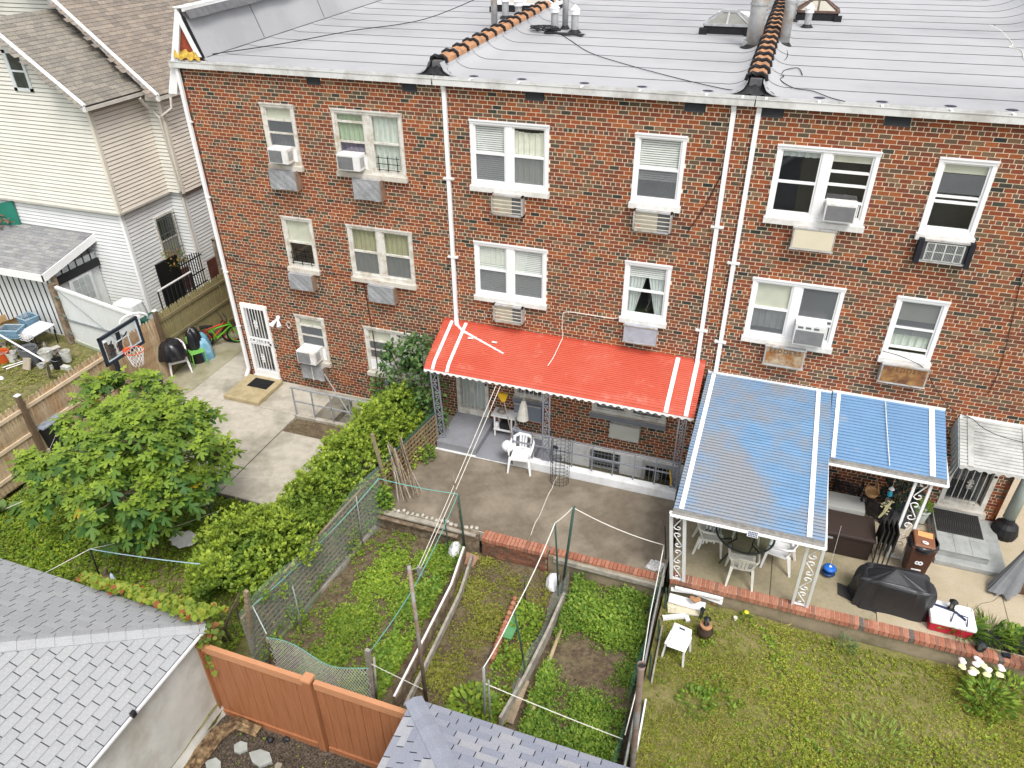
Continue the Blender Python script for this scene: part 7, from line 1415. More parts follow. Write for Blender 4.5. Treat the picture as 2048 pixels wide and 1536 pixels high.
m = M(); c_ = PZ(368, 1078, .06); m.lathe([(0, .02), (.24, .02), (.3, .0)], tuple(c_), 24, cap=(False, False), sy=.8); m.v = [(x + .03 * math.sin(i * 1.7), y + .03 * math.cos(i * 2.3), z) if i > 23 else (x, y, z) for i, (x, y, z) in enumerate(m.v)]; build(m, 'white_disc', mat('white_sheet', (.7, .7, .68), .6), None, label='round white sheet lying in the green bed below the fig tree', cat='sheet')
p = PZ(420, 1012, -.1); lumpy(p[0], p[1], -.12, .22, .16, .14, mat('grey_rock', (.12, .1, .09), .9, .3, 8, bump=.6), 'rock', 'dark mossy stone at the edge of the left concrete yard', 'rock', 6, .6)
# lawn things
p = PZ(1350, 1318, -.45); t = thing('garden_chair', 'small white seat with square back standing on the lawn', 'chair', (0, 0, 0)); m = M(); m.box(-.2, .2, -.2, .18, .4, .425); build(m, 'seat', plw, t, bevel=.015); m = M(); m.hexa([(-.19, .12, .43), (.19, .12, .43), (.19, .15, .43), (-.19, .15, .43)], [(-.17, .17, .6), (.17, .17, .6), (.17, .2, .6), (-.17, .2, .6)]); bk = build(m, 'backrest', plw, t, bevel=.02); m = M(); m.box(-.05, .05, .15, .16, .54, .57); build(m, 'hand_slot', fb, bk)
for x in (-.17, .17):
    for y in (-.17, .16): m = M(); m.bar((x * 1.2, y * 1.2, 0), (x, y, .4), .03, .03); build(m, 'leg', plw, t)
t.location = (p[0], p[1] + .1, -.45); t.rotation_euler = (0, 0, -.2)
m = M(); m.hexa([(-.2, -.25, 0), (.12, -.28, 0), (.18, .1, 0), (-.1, .16, 0)], [(-.2, -.25, .01), (.12, -.28, .01), (.18, .1, .01), (-.1, .16, .01)]); m.v = [(p[0] + x * .8 - .02, p[1] + .08 + y * .8, z - .45 + .44 + .1 * (y + .25)) for x, y, z in m.v]; build(m, 'white_board', plw, None, label='loose square white board lying on the lawn chair seat', cat='board')
p = PZ(1408, 1272, -.45); t = thing('clay_pot', 'dark clay pot with terracotta rim on the lawn', 'pot', tuple(p)); m = M(); m.lathe([(.09, 0), (.15, .12), (.15, .2), (.1, .27), (.1, .3)], tuple(p), 18); build(m, 'pot_body', mat('dark_clay', (.05, .033, .025), .5, .2, 6), t, smooth=True); m = M(); m.lathe([(.1, .28), (.115, .3), (.115, .33), (.07, .33)], tuple(p), 18); build(m, 'rim', terra, t); lantern(p[0], p[1], p[2] + .33, 'grey topped lantern standing on the clay pot', .2, 0, .065)
p = PZ(1402, 1235, -.45); lantern(p[0], p[1], -.45, 'slim black lantern just behind the clay pot', .3, 0, .045)
t = thing('board_heap', 'white boards and railing pieces dumped at the corner of the lawn', 'boards', (0, -3.9, -.45))
for a, b, w_, h_ in (((1340, 1165, -.25), (1445, 1205, -.3), .12, .03), ((1342, 1178, -.2), (1500 - 60, 1192, -.2), .06, .05), ((1338, 1195, -.35), (1410, 1215, -.38), .22, .03), ((1350, 1175, -.1), (1446, 1198, -.15), .05, .05)): m = M(); m.bar(PZ(*a), PZ(*b), w_, h_); build(m, 'board', clean_white, t)
m = M(); m.bar(PZ(1335, 1215, -.42), PZ(1405, 1222, -.42), .26, .03); build(m, 'plywood', mat('cream_plywood', (.6, .55, .42), .7), t); p = PZ(1390, 1200, -.2)
t2 = thing('heart_plaque', 'terracotta heart shaped plaque lying on the white boards', 'plaque', tuple(p)); m = M(); pts = [(p[0] + .11 * 1.0 * (16 * math.sin(a) ** 3) / 16, p[1] + .09 * (13 * math.cos(a) - 5 * math.cos(2 * a) - 2 * math.cos(3 * a) - math.cos(4 * a)) / 16) for a in np.linspace(0, 6.283, 25)[:-1]]; m.hexa([(x, y, -.2) for x, y in pts], [(x, y, -.17) for x, y in pts]); build(m, 'plaque', terra, t2)
t = thing('downspout_elbow', 'loose white downspout piece lying on the lawn edge', 'pipe', tuple(PZ(1350, 1240, -.42))); m = M(); m.bar(PZ(1325, 1236, -.4), PZ(1372, 1232, -.4), .08, .07); m.bar(PZ(1372, 1232, -.4), PZ(1376, 1243, -.42), .08, .07); build(m, 'pipe', clean_white, t)
for px, py, lb, c_ in ((1428, 1207, 'terracotta flower pot tipped beside the white boards', terra), (1448, 1206, 'small white plastic cup beside the tipped flower pot', plw), (1570 - 100, 1240, 'small pale pebble ring on the lawn near the brick edge', plc)):
    p = PZ(px, py, -.45); t = thing('flower_pot' if 'pot' in lb else 'cup', lb, 'pot' if 'pot ' in lb else 'cup', tuple(p)); m = M(); m.lathe([(.05, 0), (.08, .12), (.09, .12), (.09, .15), (.07, .15)] if 'pot ' in lb else [(.03, 0), (.04, .08)], tuple(p), 12); build(m, 'body', c_, t)
m = M(); p = PZ(1308, 1130, .01)
for k in range(2): m.hexa([(p[0] - .16 + .1 * k, p[1] - .12 + .02 * k, .008 + .01 * k), (p[0] + .06 + .1 * k, p[1] - .16, .008 + .01 * k), (p[0] + .12 + .08 * k, p[1] + .08, .008 + .01 * k), (p[0] - .08 + .08 * k, p[1] + .14, .008 + .01 * k)], [(p[0] - .16 + .1 * k, p[1] - .12 + .02 * k, .014 + .02 * k), (p[0] + .06 + .1 * k, p[1] - .16, .014 + .01 * k), (p[0] + .12 + .08 * k, p[1] + .08, .03 + .01 * k), (p[0] - .08 + .08 * k, p[1] + .14, .014 + .01 * k)])
build(m, 'newspaper', mat('newsprint', (.62, .61, .6), .8, .05, 30, stain=(.2, .2, .2), sscale=22), None, label='folded newspaper lying on the brown patio by the right fence', cat='newspaper')
# bottom soil bed stones and log
for px, py, s_, lb in ((482, 1496, .13, 'small pale grey stone slab in the mulch behind the fence'), (520, 1515, .18, 'triangular brown stone slab in the mulch behind the fence'), (430, 1532, .15, 'broken stone slab near the stucco wall'), (557, 1534, .08, 'bright white stone chip in the mulch')):
    p = PZ(px, py, -.42); rn = random.Random(px); n = 6; pts = [(p[0] + s_ * (1 + rn.uniform(-.4, .35)) * math.cos(a), p[1] + s_ * .75 * (1 + rn.uniform(-.25, .25)) * math.sin(a)) for a in [k * 6.283 / n for k in range(n)]]; m = M(); m.hexa([(x, y, -.46) for x, y in pts], [(x, y, -.39) for x, y in pts]); build(m, 'stone', mat('slate_%d' % (px % 2), (.3, .32, .3) if px == 482 else (.26, .23, .18), .8, .15, 7), None, label=lb, cat='stone')
t = thing('rotten_log', 'rotten log and bark curling along the foot of the stucco wall', 'log', (-7, -9.2, -.45)); m = M(); rn = random.Random(5)
m.tube([(-6.5, -8.98, -.36), (-6.9, -9.0, -.32), (-7.13, -9.25, -.35), (-7.15, -9.7, -.38), (-7.2, -10.3, -.4)], [.07, .11, .13, .12, .1], 12); m.v = [(x + rn.uniform(-.03, .03), y + rn.uniform(-.03, .03), z + rn.uniform(-.03, .03)) for x, y, z in m.v]; build(m, 'bark', mat('decayed_bark', (.09, .055, .03), .95, .5, 14, c2=(.22, .15, .08), bump=1, bscale=40), t)
for k, (px, py) in enumerate(((540, 1478), (572, 1478))): p = PZ(px, py, -.42); lumpy(p[0], p[1], -.46, .07, .05, .08, blackbag, 'plastic_scrap', ['crumpled black plastic scrap beside the rotten log', 'second black plastic scrap in the mulch'][k], 'plastic scrap', k, .5, (12, 6), .15)
# ================================================================== NEIGHBOUR'S YARD CLUTTER
blb = mat('bluegrey_plastic', (.16, .27, .36), .5, .08, 5); cardb = mat('cardboard', (.42, .28, .14), .9, .15, 5, bump=.3)
def basket(px, py, z, label, rz=.3, w_=.6, d_=.4, h=.28):
    p = PZ(px, py, z); t = thing('laundry_basket', label, 'basket', (0, 0, 0), group='blue laundry baskets')
    for (x0, x1, y0, y1) in ((-w_ / 2, w_ / 2, -d_ / 2, -d_ / 2 + .012), (-w_ / 2, w_ / 2, d_ / 2 - .012, d_ / 2), (-w_ / 2, -w_ / 2 + .012, -d_ / 2, d_ / 2), (w_ / 2 - .012, w_ / 2, -d_ / 2, d_ / 2)):
        m = M(); lx, ly = x1 - x0, y1 - y0; n = 9
        for k in range(n):
            if lx > ly: m.box(x0 + lx * (k + .3) / n, x0 + lx * (k + .8) / n, y0, y1, .03, h - .03)
            else: m.box(x0, x1, y0 + ly * (k + .3) / n, y0 + ly * (k + .8) / n, .03, h - .03)
        for z_ in (.0, .1, .18): m.box(x0, x1, y0, y1, z_, z_ + .035)
        build(m, 'side', blb, t, recalc=False)
    m = M(); m.tube([(-w_ / 2, -d_ / 2, h), (w_ / 2, -d_ / 2, h), (w_ / 2, d_ / 2, h), (-w_ / 2, d_ / 2, h)], .02, 6, closed=True); build(m, 'rim', mat('pale_blue_rim', (.3, .42, .5), .5), t); m = M(); m.box(-w_ / 2, w_ / 2, -d_ / 2, d_ / 2, 0, .015); build(m, 'base', blb, t)
    t.location = tuple(p); t.rotation_euler = (0, 0, rz)
basket(28, 672, .35, 'blue-grey laundry basket holding a white sheet near the shed'); basket(62, 652, .4, 'upright blue-grey laundry basket with slotted side next to the white board', -.2, .5, .4, .34)
for k, (px, py, z, s_, rz, lb) in enumerate(((12, 620, .0, .75, .1, 'large open cardboard box against the shed wall at the frame edge'), (50, 630, .15, .5, .6, 'crumpled cardboard box leaning in front of the shed battens'), (18, 655, .0, .6, -.3, 'wide cardboard box under the blue basket'))):
    p = PZ(px, py, z); t = thing('cardboard_box', lb, 'box', (0, 0, 0)); 
    for a in range(4):
        m = M(); c_, s2 = math.cos(a * 1.5708), math.sin(a * 1.5708); h = .55 * s_; m.hexa([(c_ * .5 * s_ - s2 * .5 * s_, s2 * .5 * s_ + c_ * .5 * s_, 0), (c_ * .5 * s_ + s2 * .5 * s_, s2 * .5 * s_ - c_ * .5 * s_, 0), (c_ * .48 * s_ + s2 * .5 * s_, s2 * .48 * s_ - c_ * .5 * s_, 0), (c_ * .48 * s_ - s2 * .5 * s_, s2 * .48 * s_ + c_ * .5 * s_, 0)], [(c_ * .52 * s_ - s2 * .5 * s_, s2 * .52 * s_ + c_ * .5 * s_, h), (c_ * .52 * s_ + s2 * .5 * s_, s2 * .52 * s_ - c_ * .5 * s_, h), (c_ * .5 * s_ + s2 * .5 * s_, s2 * .5 * s_ - c_ * .5 * s_, h), (c_ * .5 * s_ - s2 * .5 * s_, s2 * .5 * s_ + c_ * .5 * s_, h)]); build(m, 'side', cardb, t)
        m = M(); e = [(c_ * .52 * s_ - s2 * .5 * s_, s2 * .52 * s_ + c_ * .5 * s_, h), (c_ * .52 * s_ + s2 * .5 * s_, s2 * .52 * s_ - c_ * .5 * s_, h)]; o2 = .75 * s_; m.quad(e[0], e[1], (c_ * o2 + s2 * .45 * s_, s2 * o2 - c_ * .45 * s_, h + .1 - .08 * a), (c_ * o2 - s2 * .45 * s_, s2 * o2 + c_ * .45 * s_, h + .1 - .08 * a)); build(m, 'flap', cardb, t, recalc=False)
    t.location = tuple(p); t.rotation_euler = (0, 0, rz)
def bucket(px, py, r, h, mt, label, cat='bucket', name='bucket', rim_=None, fill=None):
    p = PZ(px, py, 0); t = thing(name, label, cat, tuple(p)); m = M(); m.lathe([(r * .8, 0), (r, h), (r * 1.05, h), (r * 1.05, h + .02), (r * .94, h + .02), (r * .9, h - .05)], tuple(p), 16, cap=(True, False)); build(m, 'body', mt, t, recalc=False); m = M(); m.lathe([(0, h * .6), (r * .92, h * .6)], tuple(p), 16, cap=(False, False)); build(m, 'contents', fill or dark, t, recalc=False)
    m = M(); m.tube([(p[0] - r, p[1], h), (p[0] - r * .7, p[1] - r * .8, h + .03), (p[0] + r * .7, p[1] - r * .8, h + .03), (p[0] + r, p[1], h)], .006, 4); build(m, 'handle', galv, t); return t
bw = mat('bucket_white', (.55, .56, .53), .5, .08, 5, stain=(.4, .38, .32), sscale=5)
bucket(28, 722, .14, .28, bw, 'dirty white bucket left of the big grey tub in the left yard'); bucket(96, 722, .18, .34, bw, 'large off-white bucket with lid right of the big grey tub', fill=bw); bucket(118, 735, .15, .26, barm, 'black bucket among the white ones in the left yard'); bucket(136, 722, .14, .32, bw, 'tall off-white bucket at the right end of the bucket row')
bucket(66, 726, .25, .5, mat('grey_tub', (.12, .125, .135), .6, .1, 5), 'big dark grey tub in the middle of the junk in the left yard', 'tub', 'tub'); bucket(8, 722, .22, .3, mat('orange_bucket', (.5, .09, .02), .5), 'orange bucket with grey lid at the left frame edge', fill=mat('slate_lid', (.14, .17, .18), .5)); bucket(84, 735, .1, .1, bw, 'low round white pan in front of the grey tub', 'pan', 'pan'); bucket(104, 738, .08, .08, bw, 'small white ring pan by the garden post', 'pan', 'pan')
p = PZ(133, 738, 0); m = M(); m.box(p[0] - .13, p[0] + .13, p[1] - .07, p[1] + .07, 0, .1); build(m, 'plastic_tub', bw, None, label='small clear rectangular tub beside the black bucket', cat='tub')
p = PZ(55, 738, 0); m = M(); m.hexa([(p[0] - .13, p[1] - .05, 0), (p[0] + .13, p[1] - .05, 0), (p[0] + .13, p[1], 0), (p[0] - .13, p[1], 0)], [(p[0] - .11, p[1] + .08, .32), (p[0] + .15, p[1] + .08, .32), (p[0] + .15, p[1] + .13, .32), (p[0] - .11, p[1] + .13, .32)]); build(m, 'concrete_block', mat('tan_block', (.36, .31, .24), .9, .1, 6), None, label='tan concrete slab leaning on the big grey tub', cat='slab')
t = thing('folding_table', 'white topped folding table with thin black legs in the left yard', 'table', tuple(PZ(85, 690, 0))); p = PZ(85, 690, 0); m = M(); m.hexa([(p[0] - .5, p[1] - .2, .45), (p[0] + .2, p[1] - .35, .47), (p[0] + .45, p[1] + .3, .62), (p[0] - .2, p[1] + .35, .6)], [(p[0] - .5, p[1] - .2, .48), (p[0] + .2, p[1] - .35, .5), (p[0] + .45, p[1] + .3, .65), (p[0] - .2, p[1] + .35, .63)]); build(m, 'tabletop', mat('bluish_white_board', (.6, .63, .68), .5), t)
for dx, dy in ((-.3, -.1), (.1, -.25), (.35, .25)): m = M(); m.bar((p[0] + dx, p[1] + dy, 0), (p[0] + dx + .05, p[1] + dy, .48), .025, .025); build(m, 'leg', barm, t)
p = PZ(54, 678, .45); t = thing('wire_rack', 'small white wire rack in front of the laundry baskets', 'rack', tuple(p)); m = M(); 
for k in range(4):
    for z in (0, .08, .15): m.bar((p[0] - .15 + .1 * k, p[1] - .1, p[2] + z), (p[0] - .15 + .1 * k, p[1] + .1, p[2] + z), .01, .01); m.bar((p[0] - .15, p[1] - .1 + .066 * k, p[2] + z), (p[0] + .15, p[1] - .1 + .066 * k, p[2] + z), .01, .01)
build(m, 'wires', clean_white, t)
p = PZ(100, 645, 0); t = thing('scarecrow_statue', 'dark figurine of rags and metal on a black stand by the gate post', 'figurine', tuple(p)); m = M(); m.box(p[0] - .4, p[0] + .25, p[1] - .2, p[1] + .2, .3, .36); build(m, 'stand', barm, t); m = M(); m.tube([(p[0] - .05, p[1], .36), (p[0] - .04, p[1], .8)], .035, 6); m.tube([(p[0] + .08, p[1], .36), (p[0] + .04, p[1], .8)], .035, 6); build(m, 'legs', rustm, t); lumpy(p[0], p[1], .75, .16, .12, .35, mat('rag_brown', (.09, .06, .05), .9, .4, 9), '', '', '', 2, .5, (12, 8), .15, parent=t).name = 'torso'; lumpy(p[0], p[1], 1.05, .1, .1, .2, mat('rag_tan', (.28, .2, .13), .9), '', '', '', 9, .5, (12, 6), .15, parent=t).name = 'head'
m = M()
for k in range(60): a = PZ(random.uniform(5, 120), random.uniform(685, 725), 0.02); b = a + np.array([random.uniform(-.35, .35), random.uniform(-.25, .25), random.uniform(0, .15)]); m.bar(a, b, random.uniform(.03, .12), random.uniform(.01, .04))
build(m, 'scrap_pile', mat('scrap_dark', (.10, .09, .08), .9, .5, 7, c2=(.22, .19, .16)), None, kind='stuff', label='low pile of scrap wood and metal among the buckets', cat='debris')
t = thing('metal_tray', 'pale perforated metal rail lying behind the buckets', 'rail', tuple(PZ(95, 700, .1))); m = M(); m.bar(PZ(78, 708, .1), PZ(118, 692, .1), .2, .03); build(m, 'rail', mat('pale_metal', (.45, .43, .4), .5), t)
rp([PZ(0, 670, .9), PZ(90, 722, .9)], .025, clean_white, 'white pole resting on a wooden garden post in the left yard', 'pole', 0, 'pole'); t = thing('garden_post', 'short wooden post holding the end of the white pole', 'post', tuple(PZ(100, 755, 0))); m = M(); m.bar(PZ(100, 755, -.05), PZ(93, 722, .9), .08, .08); build(m, 'timber', greywood, t)
for k, (a, b) in enumerate((((5, 735), (48, 722)), ((12, 738), (52, 724)))): rp([PZ(*a, .1), PZ(*b, .12)], .014, clean_white, ['upper thin white rod lying on the junk at the left edge', 'lower thin white rod lying on the junk at the left edge'][k], 'rod', 0, 'rod')
p = PZ(0, 756, .02); lumpy(p[0], p[1], 0, .12, .08, .08, plw, 'plastic_disc', 'white plastic lid on the grass at the left frame edge', 'lid', 1, .5, (14, 5), .03)
# alley things behind the gate
cl = mat('white_tarp', (.62, .63, .62), .6, .05, 3, bump=.4, bscale=15); p = PZ(205, 650, 0); t = thing('covered_furniture', 'white tarp draped over a boxy object behind the vinyl gate', 'tarp', tuple(p))
def drape(u, v): a = u * 6.283; sq = lambda c: math.copysign(abs(c) ** .45, c); k = .62 + .5 * (1 - v) ** .8 + .05 * math.sin(a * 8) * (1 - v); return (-17.6 + .5 * k * sq(math.cos(a)), .65 + .38 * k * sq(math.sin(a)), 1.25 * min(1, v * 1.25))
m = M(); m.grid(drape, 40, 10); m.v.append((-17.6, .65, 1.26)); ti = len(m.v) - 1
for i in range(40): m.face([i * 11 + 10, (i + 1) * 11 + 10, ti])
build(m, 'tarp_sheet', cl, t, smooth=False)
p = (-16.5, .6); t = thing('storage_bin', 'dark green storage bin with grey tarp behind the gate', 'bin', (*p, 0)); m = M(); m.box(p[0] - .5, p[0] + .3, p[1] - .3, p[1] + .3, 0, .95); build(m, 'bin_body', mat('bin_green', (.01, .07, .05), .5), t, bevel=.03); lumpy(p[0] - .1, p[1], .93, .25, .2, .12, mat('grey_tarp', (.2, .22, .22), .7), '', '', '', 3, .5, (14, 5), .1, parent=t).name = 'tarp'
lumpy(-17.0, .5, .5, .2, .2, .45, mat('pale_bundle', (.5, .48, .43), .8, .2, 9), 'bundle', 'pale netted bundle between white tarp and green bin', 'bundle', 5, .5)
t = thing('wheel_rim', 'white curved hoop poking above the picket fence', 'hoop', (-15.6, -.6, 1.5)); m = M(); m.tube([(-15.75 + .2 * math.cos(a), -.9 + .3 * math.cos(a), 1.75 + .2 * math.sin(a)) for a in np.linspace(0, 3.3, 14)], .03, 6); build(m, 'hoop', clean_white, t, smooth=True)
t = thing('iron_gate', 'black iron gate with solid lower panel behind the mossy fence', 'gate', (-16.6, 1.6, 0)); 
def gq(y0, y1, z0, z1, x=-16.75): return (x, x + .03, y0, y1, z0, z1)
m = M(); m.box(*gq(1.2, 2.1, 0, 2.35, -16.7)); build(m, 'solid_panel', mat('black_panel', (.012, .012, .013), .35, .1, 4), t)
for k in range(10): m = M(); m.box(*gq(2.15 + k * .1, 2.17 + k * .1, .1, 2.0 + .1 * math.sin(k * .35))); build(m, 'bar', barm, t)
for z in (1.0, 1.4, 1.9): m = M(); m.box(*gq(2.1, 3.15, z, z + .03, -16.73)); build(m, 'crossbar', barm, t)
t = thing('handrail', 'grey handrail with black bars just behind the mossy fence', 'railing', (-15.9, 1.4, 0)); m = M(); m.bar((-15.9, .3, 2.05), (-15.9, 1.7, 2.05), .05, .03); build(m, 'rail', mat('dull_galvanised', (.42, .41, .38)), t)
for k in range(9): m = M(); y = .3 + k * .17; m.bar((-15.9, y, .0), (-15.9, y, 2.03), .03, .03); build(m, 'bar', barm, t)
t = thing('wooden_frame', 'dark framed panel standing beyond the fence beside the downpipe', 'panel', (-16, 4, 0)); m = M(); m.box(-15.95, -15.85, 2.9, 2.98, 0, 2.6); m.box(-15.95, -14.6, 2.9, 2.98, 2.55, 2.62); fr_ = build(m, 'frame', rotten, t); m = M(); m.box(-15.85, -14.6, 2.93, 2.95, 0, 2.55); build(m, 'panel', mat('grey_panel', (.2, .2, .2), .5), t)
# objects on the far right patio edge
p = at(2047, 1200); lumpy(p[0] + .25, p[1], 0, .2, .2, .3, mat('white_film', (.75, .75, .76)), 'plastic_bag', 'white plastic bag at the right edge of the patio', 'bag', 7, .5, (14, 7), .1)
m = M(); m.tube([(4.0, -.1, 2.05), (4.0, -.14, 2.3)], .1, 10); build(m, 'wall_lamp', barm, None, label='round black wall lamp between blue awning and grey canopy', cat='lamp')
# ================================================================== VEGETATION
LM = leafmat('leaf'); LMg = leafmat('grass_leaf', .7, .3); bark = mat('bark', (.12, .09, .065), .9, .3, 12, bump=.6)
from mathutils import noise as NS
def nz(x, y, s=1.0, o=0.0): return NS.noise(Vector((x * s + o, y * s - o, o * .37)))
def frames(D, roll):
    D = D / np.linalg.norm(D, axis=1, keepdims=True); up = np.tile([0, 0, 1.0], (len(D), 1)); S_ = np.cross(D, up); l = np.linalg.norm(S_, axis=1, keepdims=True); S_ = np.where(l < 1e-3, [1.0, 0, 0], S_ / np.maximum(l, 1e-3)); N_ = np.cross(S_, D)
    c, s = np.cos(roll)[:, None], np.sin(roll)[:, None]; return D, S_ * c + N_ * s, N_ * c - S_ * s
LEAF = (np.array([(0, 0, 0), (.35, .5, .06), (1, 0, -.06), (.35, -.5, .06)]), np.array([(0, 1, 2), (0, 2, 3)]))
OVAL = (np.array([(0, 0, 0), (.25, .42, .05), (.7, .36, .02), (1, 0, -.1), (.7, -.36, .02), (.25, -.42, .05)]), np.array([(0, 1, 2), (0, 2, 3), (0, 3, 4), (0, 4, 5)]))
BLADE = (np.array([(0, .5, 0), (0, -.5, 0), (.6, 0, .05), (1, 0, -.1)]), np.array([(0, 1, 2), (0, 2, 3)]))
def figleaf():
    pts = [(0, 0, 0)]; prof_ = [(.02, -.03), (-.12, .16), (.02, .40), (.22, .50), (.30, .36), (.30, .13), (.44, .12), (.62, .40), (.82, .46), (.84, .28), (.66, .10), (.84, .13), (1.05, .13), (1.18, .05), (1.2, 0)]
    o = prof_ + [(x, -y) for x, y in prof_[-2::-1]]; pts += [(x, y, -.16 * x * x - .25 * abs(y) ** 1.5) for x, y in o]; c = (.36, 0, .02); pts[0] = c; n = len(o)
    return np.array(pts), np.array([(0, i, i + 1) for i in range(1, n)] + [(0, n, 1)])
FIG = figleaf()
def instance(P, D, size, width, roll, colr, shape):
    V0, F0 = shape; X, Y_, Z_ = frames(D, roll); n = len(P); V = P[:, None, :] + size[:, None, None] * (V0[None, :, 0:1] * X[:, None] + width[:, None, None] * V0[None, :, 1:2] * Y_[:, None] + V0[None, :, 2:3] * Z_[:, None])
    F = (F0[None] + (np.arange(n) * len(V0))[:, None, None]).reshape(-1, 3); C = np.repeat(colr, len(V0), 0); return V.reshape(-1, 3), F, C
def pal(n, cols, w_=None, j=.18):
    c = np.array(cols)[rng.choice(len(cols), n, p=w_)]; return c * (1 + rng.uniform(-j, j, (n, 1)))
def foliage(name, P, D, size, width, cols, shape, parent=None, mt=None, w_=None, label=None, cat=None, kind='stuff', roll=.5):
    n = len(P); V, F, C = instance(np.asarray(P, float), np.asarray(D, float), size, width, rng.normal(0, roll, n), pal(n, cols, w_) if not isinstance(cols, np.ndarray) else cols, shape)
    return build(npmesh(name, V, F, C), name, mt or LM, parent, label=label, cat=cat, kind=kind)
def weeds(name, x0, x1, y0, y1, z, n, leaf, cols, label, dens, k=6, h=.06, shape=LEAF, wd=.7, mt=None, spread=.5):
    P, D, Sz = [], [], []; t = 0
    X_ = rng.uniform(x0, x1, n); Y_ = rng.uniform(y0, y1, n); U = rng.uniform(0, 1, n)
    for x, y, u in zip(X_, Y_, U):
        d = dens(x, y)
        if u > d: continue
        s = leaf * (.55 + .7 * u + .5 * d * rng.random()); hh = h * (.3 + d) * rng.uniform(.3, 1.3); kk = int(k * rng.uniform(.6, 1.4)) + 1
        a = rng.uniform(0, 6.28, kk); e = rng.uniform(.0, .9, kk); r = rng.uniform(0, leaf * spread, kk)
        P.append(np.stack([x + r * np.cos(a), y + r * np.sin(a), z + hh * rng.uniform(.3, 1, kk)], 1)); D.append(np.stack([np.cos(a), np.sin(a), e], 1)); Sz.append(np.full(kk, s) * rng.uniform(.7, 1.2, kk))
    P, D, Sz = np.concatenate(P), np.concatenate(D), np.concatenate(Sz)
    C = pal(len(P), cols); ph = np.array([nz(a, b, .9, 3) for a, b in P[:, :2]])[:, None]; C = C * (1 + .35 * ph) + np.clip(ph, 0, 1) * np.array([.03, .02, 0])
    return foliage(name, P, D, Sz, np.full(len(P), wd), np.clip(C, .005, 1), shape, label=label, cat='plants', mt=mt)
G1c = [(.13, .23, .03), (.18, .29, .035), (.24, .35, .04), (.30, .38, .045)]; G2c = [(.11, .22, .03), (.16, .28, .04), (.22, .34, .045), (.26, .35, .05)]; YG = [(.26, .28, .04), (.32, .32, .05), (.2, .25, .035), (.30, .25, .08)]
cl01 = lambda v: max(0.0, min(1.0, v))
weeds('weeds', -7.1, -4.85, -8.6, -3.95, -.45, 8500, .052, G1c, 'low bright green weeds spreading over the left garden plot', lambda x, y: cl01(.48 + 1.5 * nz(x, y, 1.5, 5) + .45 * (x + 7.0) / 2) * (1 if x > -6.6 else .3), 7, .07)
weeds('weeds', -4.65, -2.75, -8.6, -4.0, -.45, 8500, .036, YG, 'thin yellowish grass and clover in the middle garden plot', lambda x, y: cl01(.65 + 1.4 * nz(x, y, 1.4, 9) + .25 * (y > -4.9)), 5, .03)
weeds('leafy_plants', -3.25, -2.6, -8.5, -4.9, -.45, 700, .07, G1c, 'leafy green plants lining the edge of the middle plot', lambda x, y: cl01(.5 + .8 * nz(x, y, 1.5, 2)), 8, .2)
weeds('pepper_plants', -2.35, -.75, -8.7, -4.0, -.45, 5600, .062, G2c, 'dense green leafy crop plants filling the right garden plot', lambda x, y: cl01(.8 + 1.4 * nz(x, y, 1.3, 14) - .75 * math.exp(-((x + 1.5) ** 2 + (y + 6.3) ** 2) / .5)), 8, .17, wd=.5)
weeds('leafy_plants', -5.3, -4.85, -8.6, -4.1, -.45, 520, .08, G2c, 'darker leafy plants beside the white topped board', lambda x, y: cl01(.55 + .9 * nz(x, y, 1.2, 21)), 8, .16)
def ld(x, y): return cl01(.62 + .6 * nz(x, y, .7, 31) - .9 * math.exp(-((x - .1) ** 2 + (y + 6.0) ** 2) / .25) - .5 * math.exp(-((x + .1) ** 2 + (y + 4.2) ** 2) / .3))
weeds('lawn_weeds', -.45, 8, -9.5, -3.85, -.45, 26000, .036, [(.24, .30, .035), (.31, .35, .045), (.38, .38, .055), (.2, .28, .035)], 'patchy clover and weeds covering the right lawn', ld, 6, .035)
weeds('grass', -.45, 8, -9.5, -3.85, -.45, 20000, .085, [(.33, .36, .055), (.42, .41, .09), (.27, .34, .045), (.42, .33, .13)], 'fine yellow-green grass blades on the right lawn', lambda x, y: cl01(.5 + 1.1 * nz(x, y, .8, 40)), 7, .03, BLADE, .06, LMg, .7)
weeds('ground_cover', -15.1, -7.7, -9.2, -4.6, -.10, 17000, .05, [(.18, .29, .03), (.25, .36, .035), (.33, .41, .04), (.13, .23, .03)], 'dense bright green ground cover in the left vegetable bed', lambda x, y: cl01(.8 + .7 * nz(x, y, .8, 50)), 6, .08)
weeds('grass', -22, -15.4, -6, -.6, -.03, 9000, .05, [(.22, .29, .04), (.3, .33, .06), (.36, .3, .14)], 'patchy grass in the yard beyond the picket fence', lambda x, y: cl01(.5 + 1.0 * nz(x, y, .8, 60)), 5, .03)
weeds('weeds', -7.1, -4, -10.5, -8.95, -.44, 160, .04, G1c, 'few small yellow-green weeds in the mulch behind the fence', lambda x, y: cl01(.3 + nz(x, y, 2, 70)), 5, .04)
weeds('lawn_weeds', -.4, 7.5, -9.4, -3.9, -.45, 2600, .06, G1c, 'taller fresh green weed clumps dotted over the right lawn', lambda x, y: cl01(-.05 + 1.8 * nz(x, y, 1.3, 90)), 8, .11)
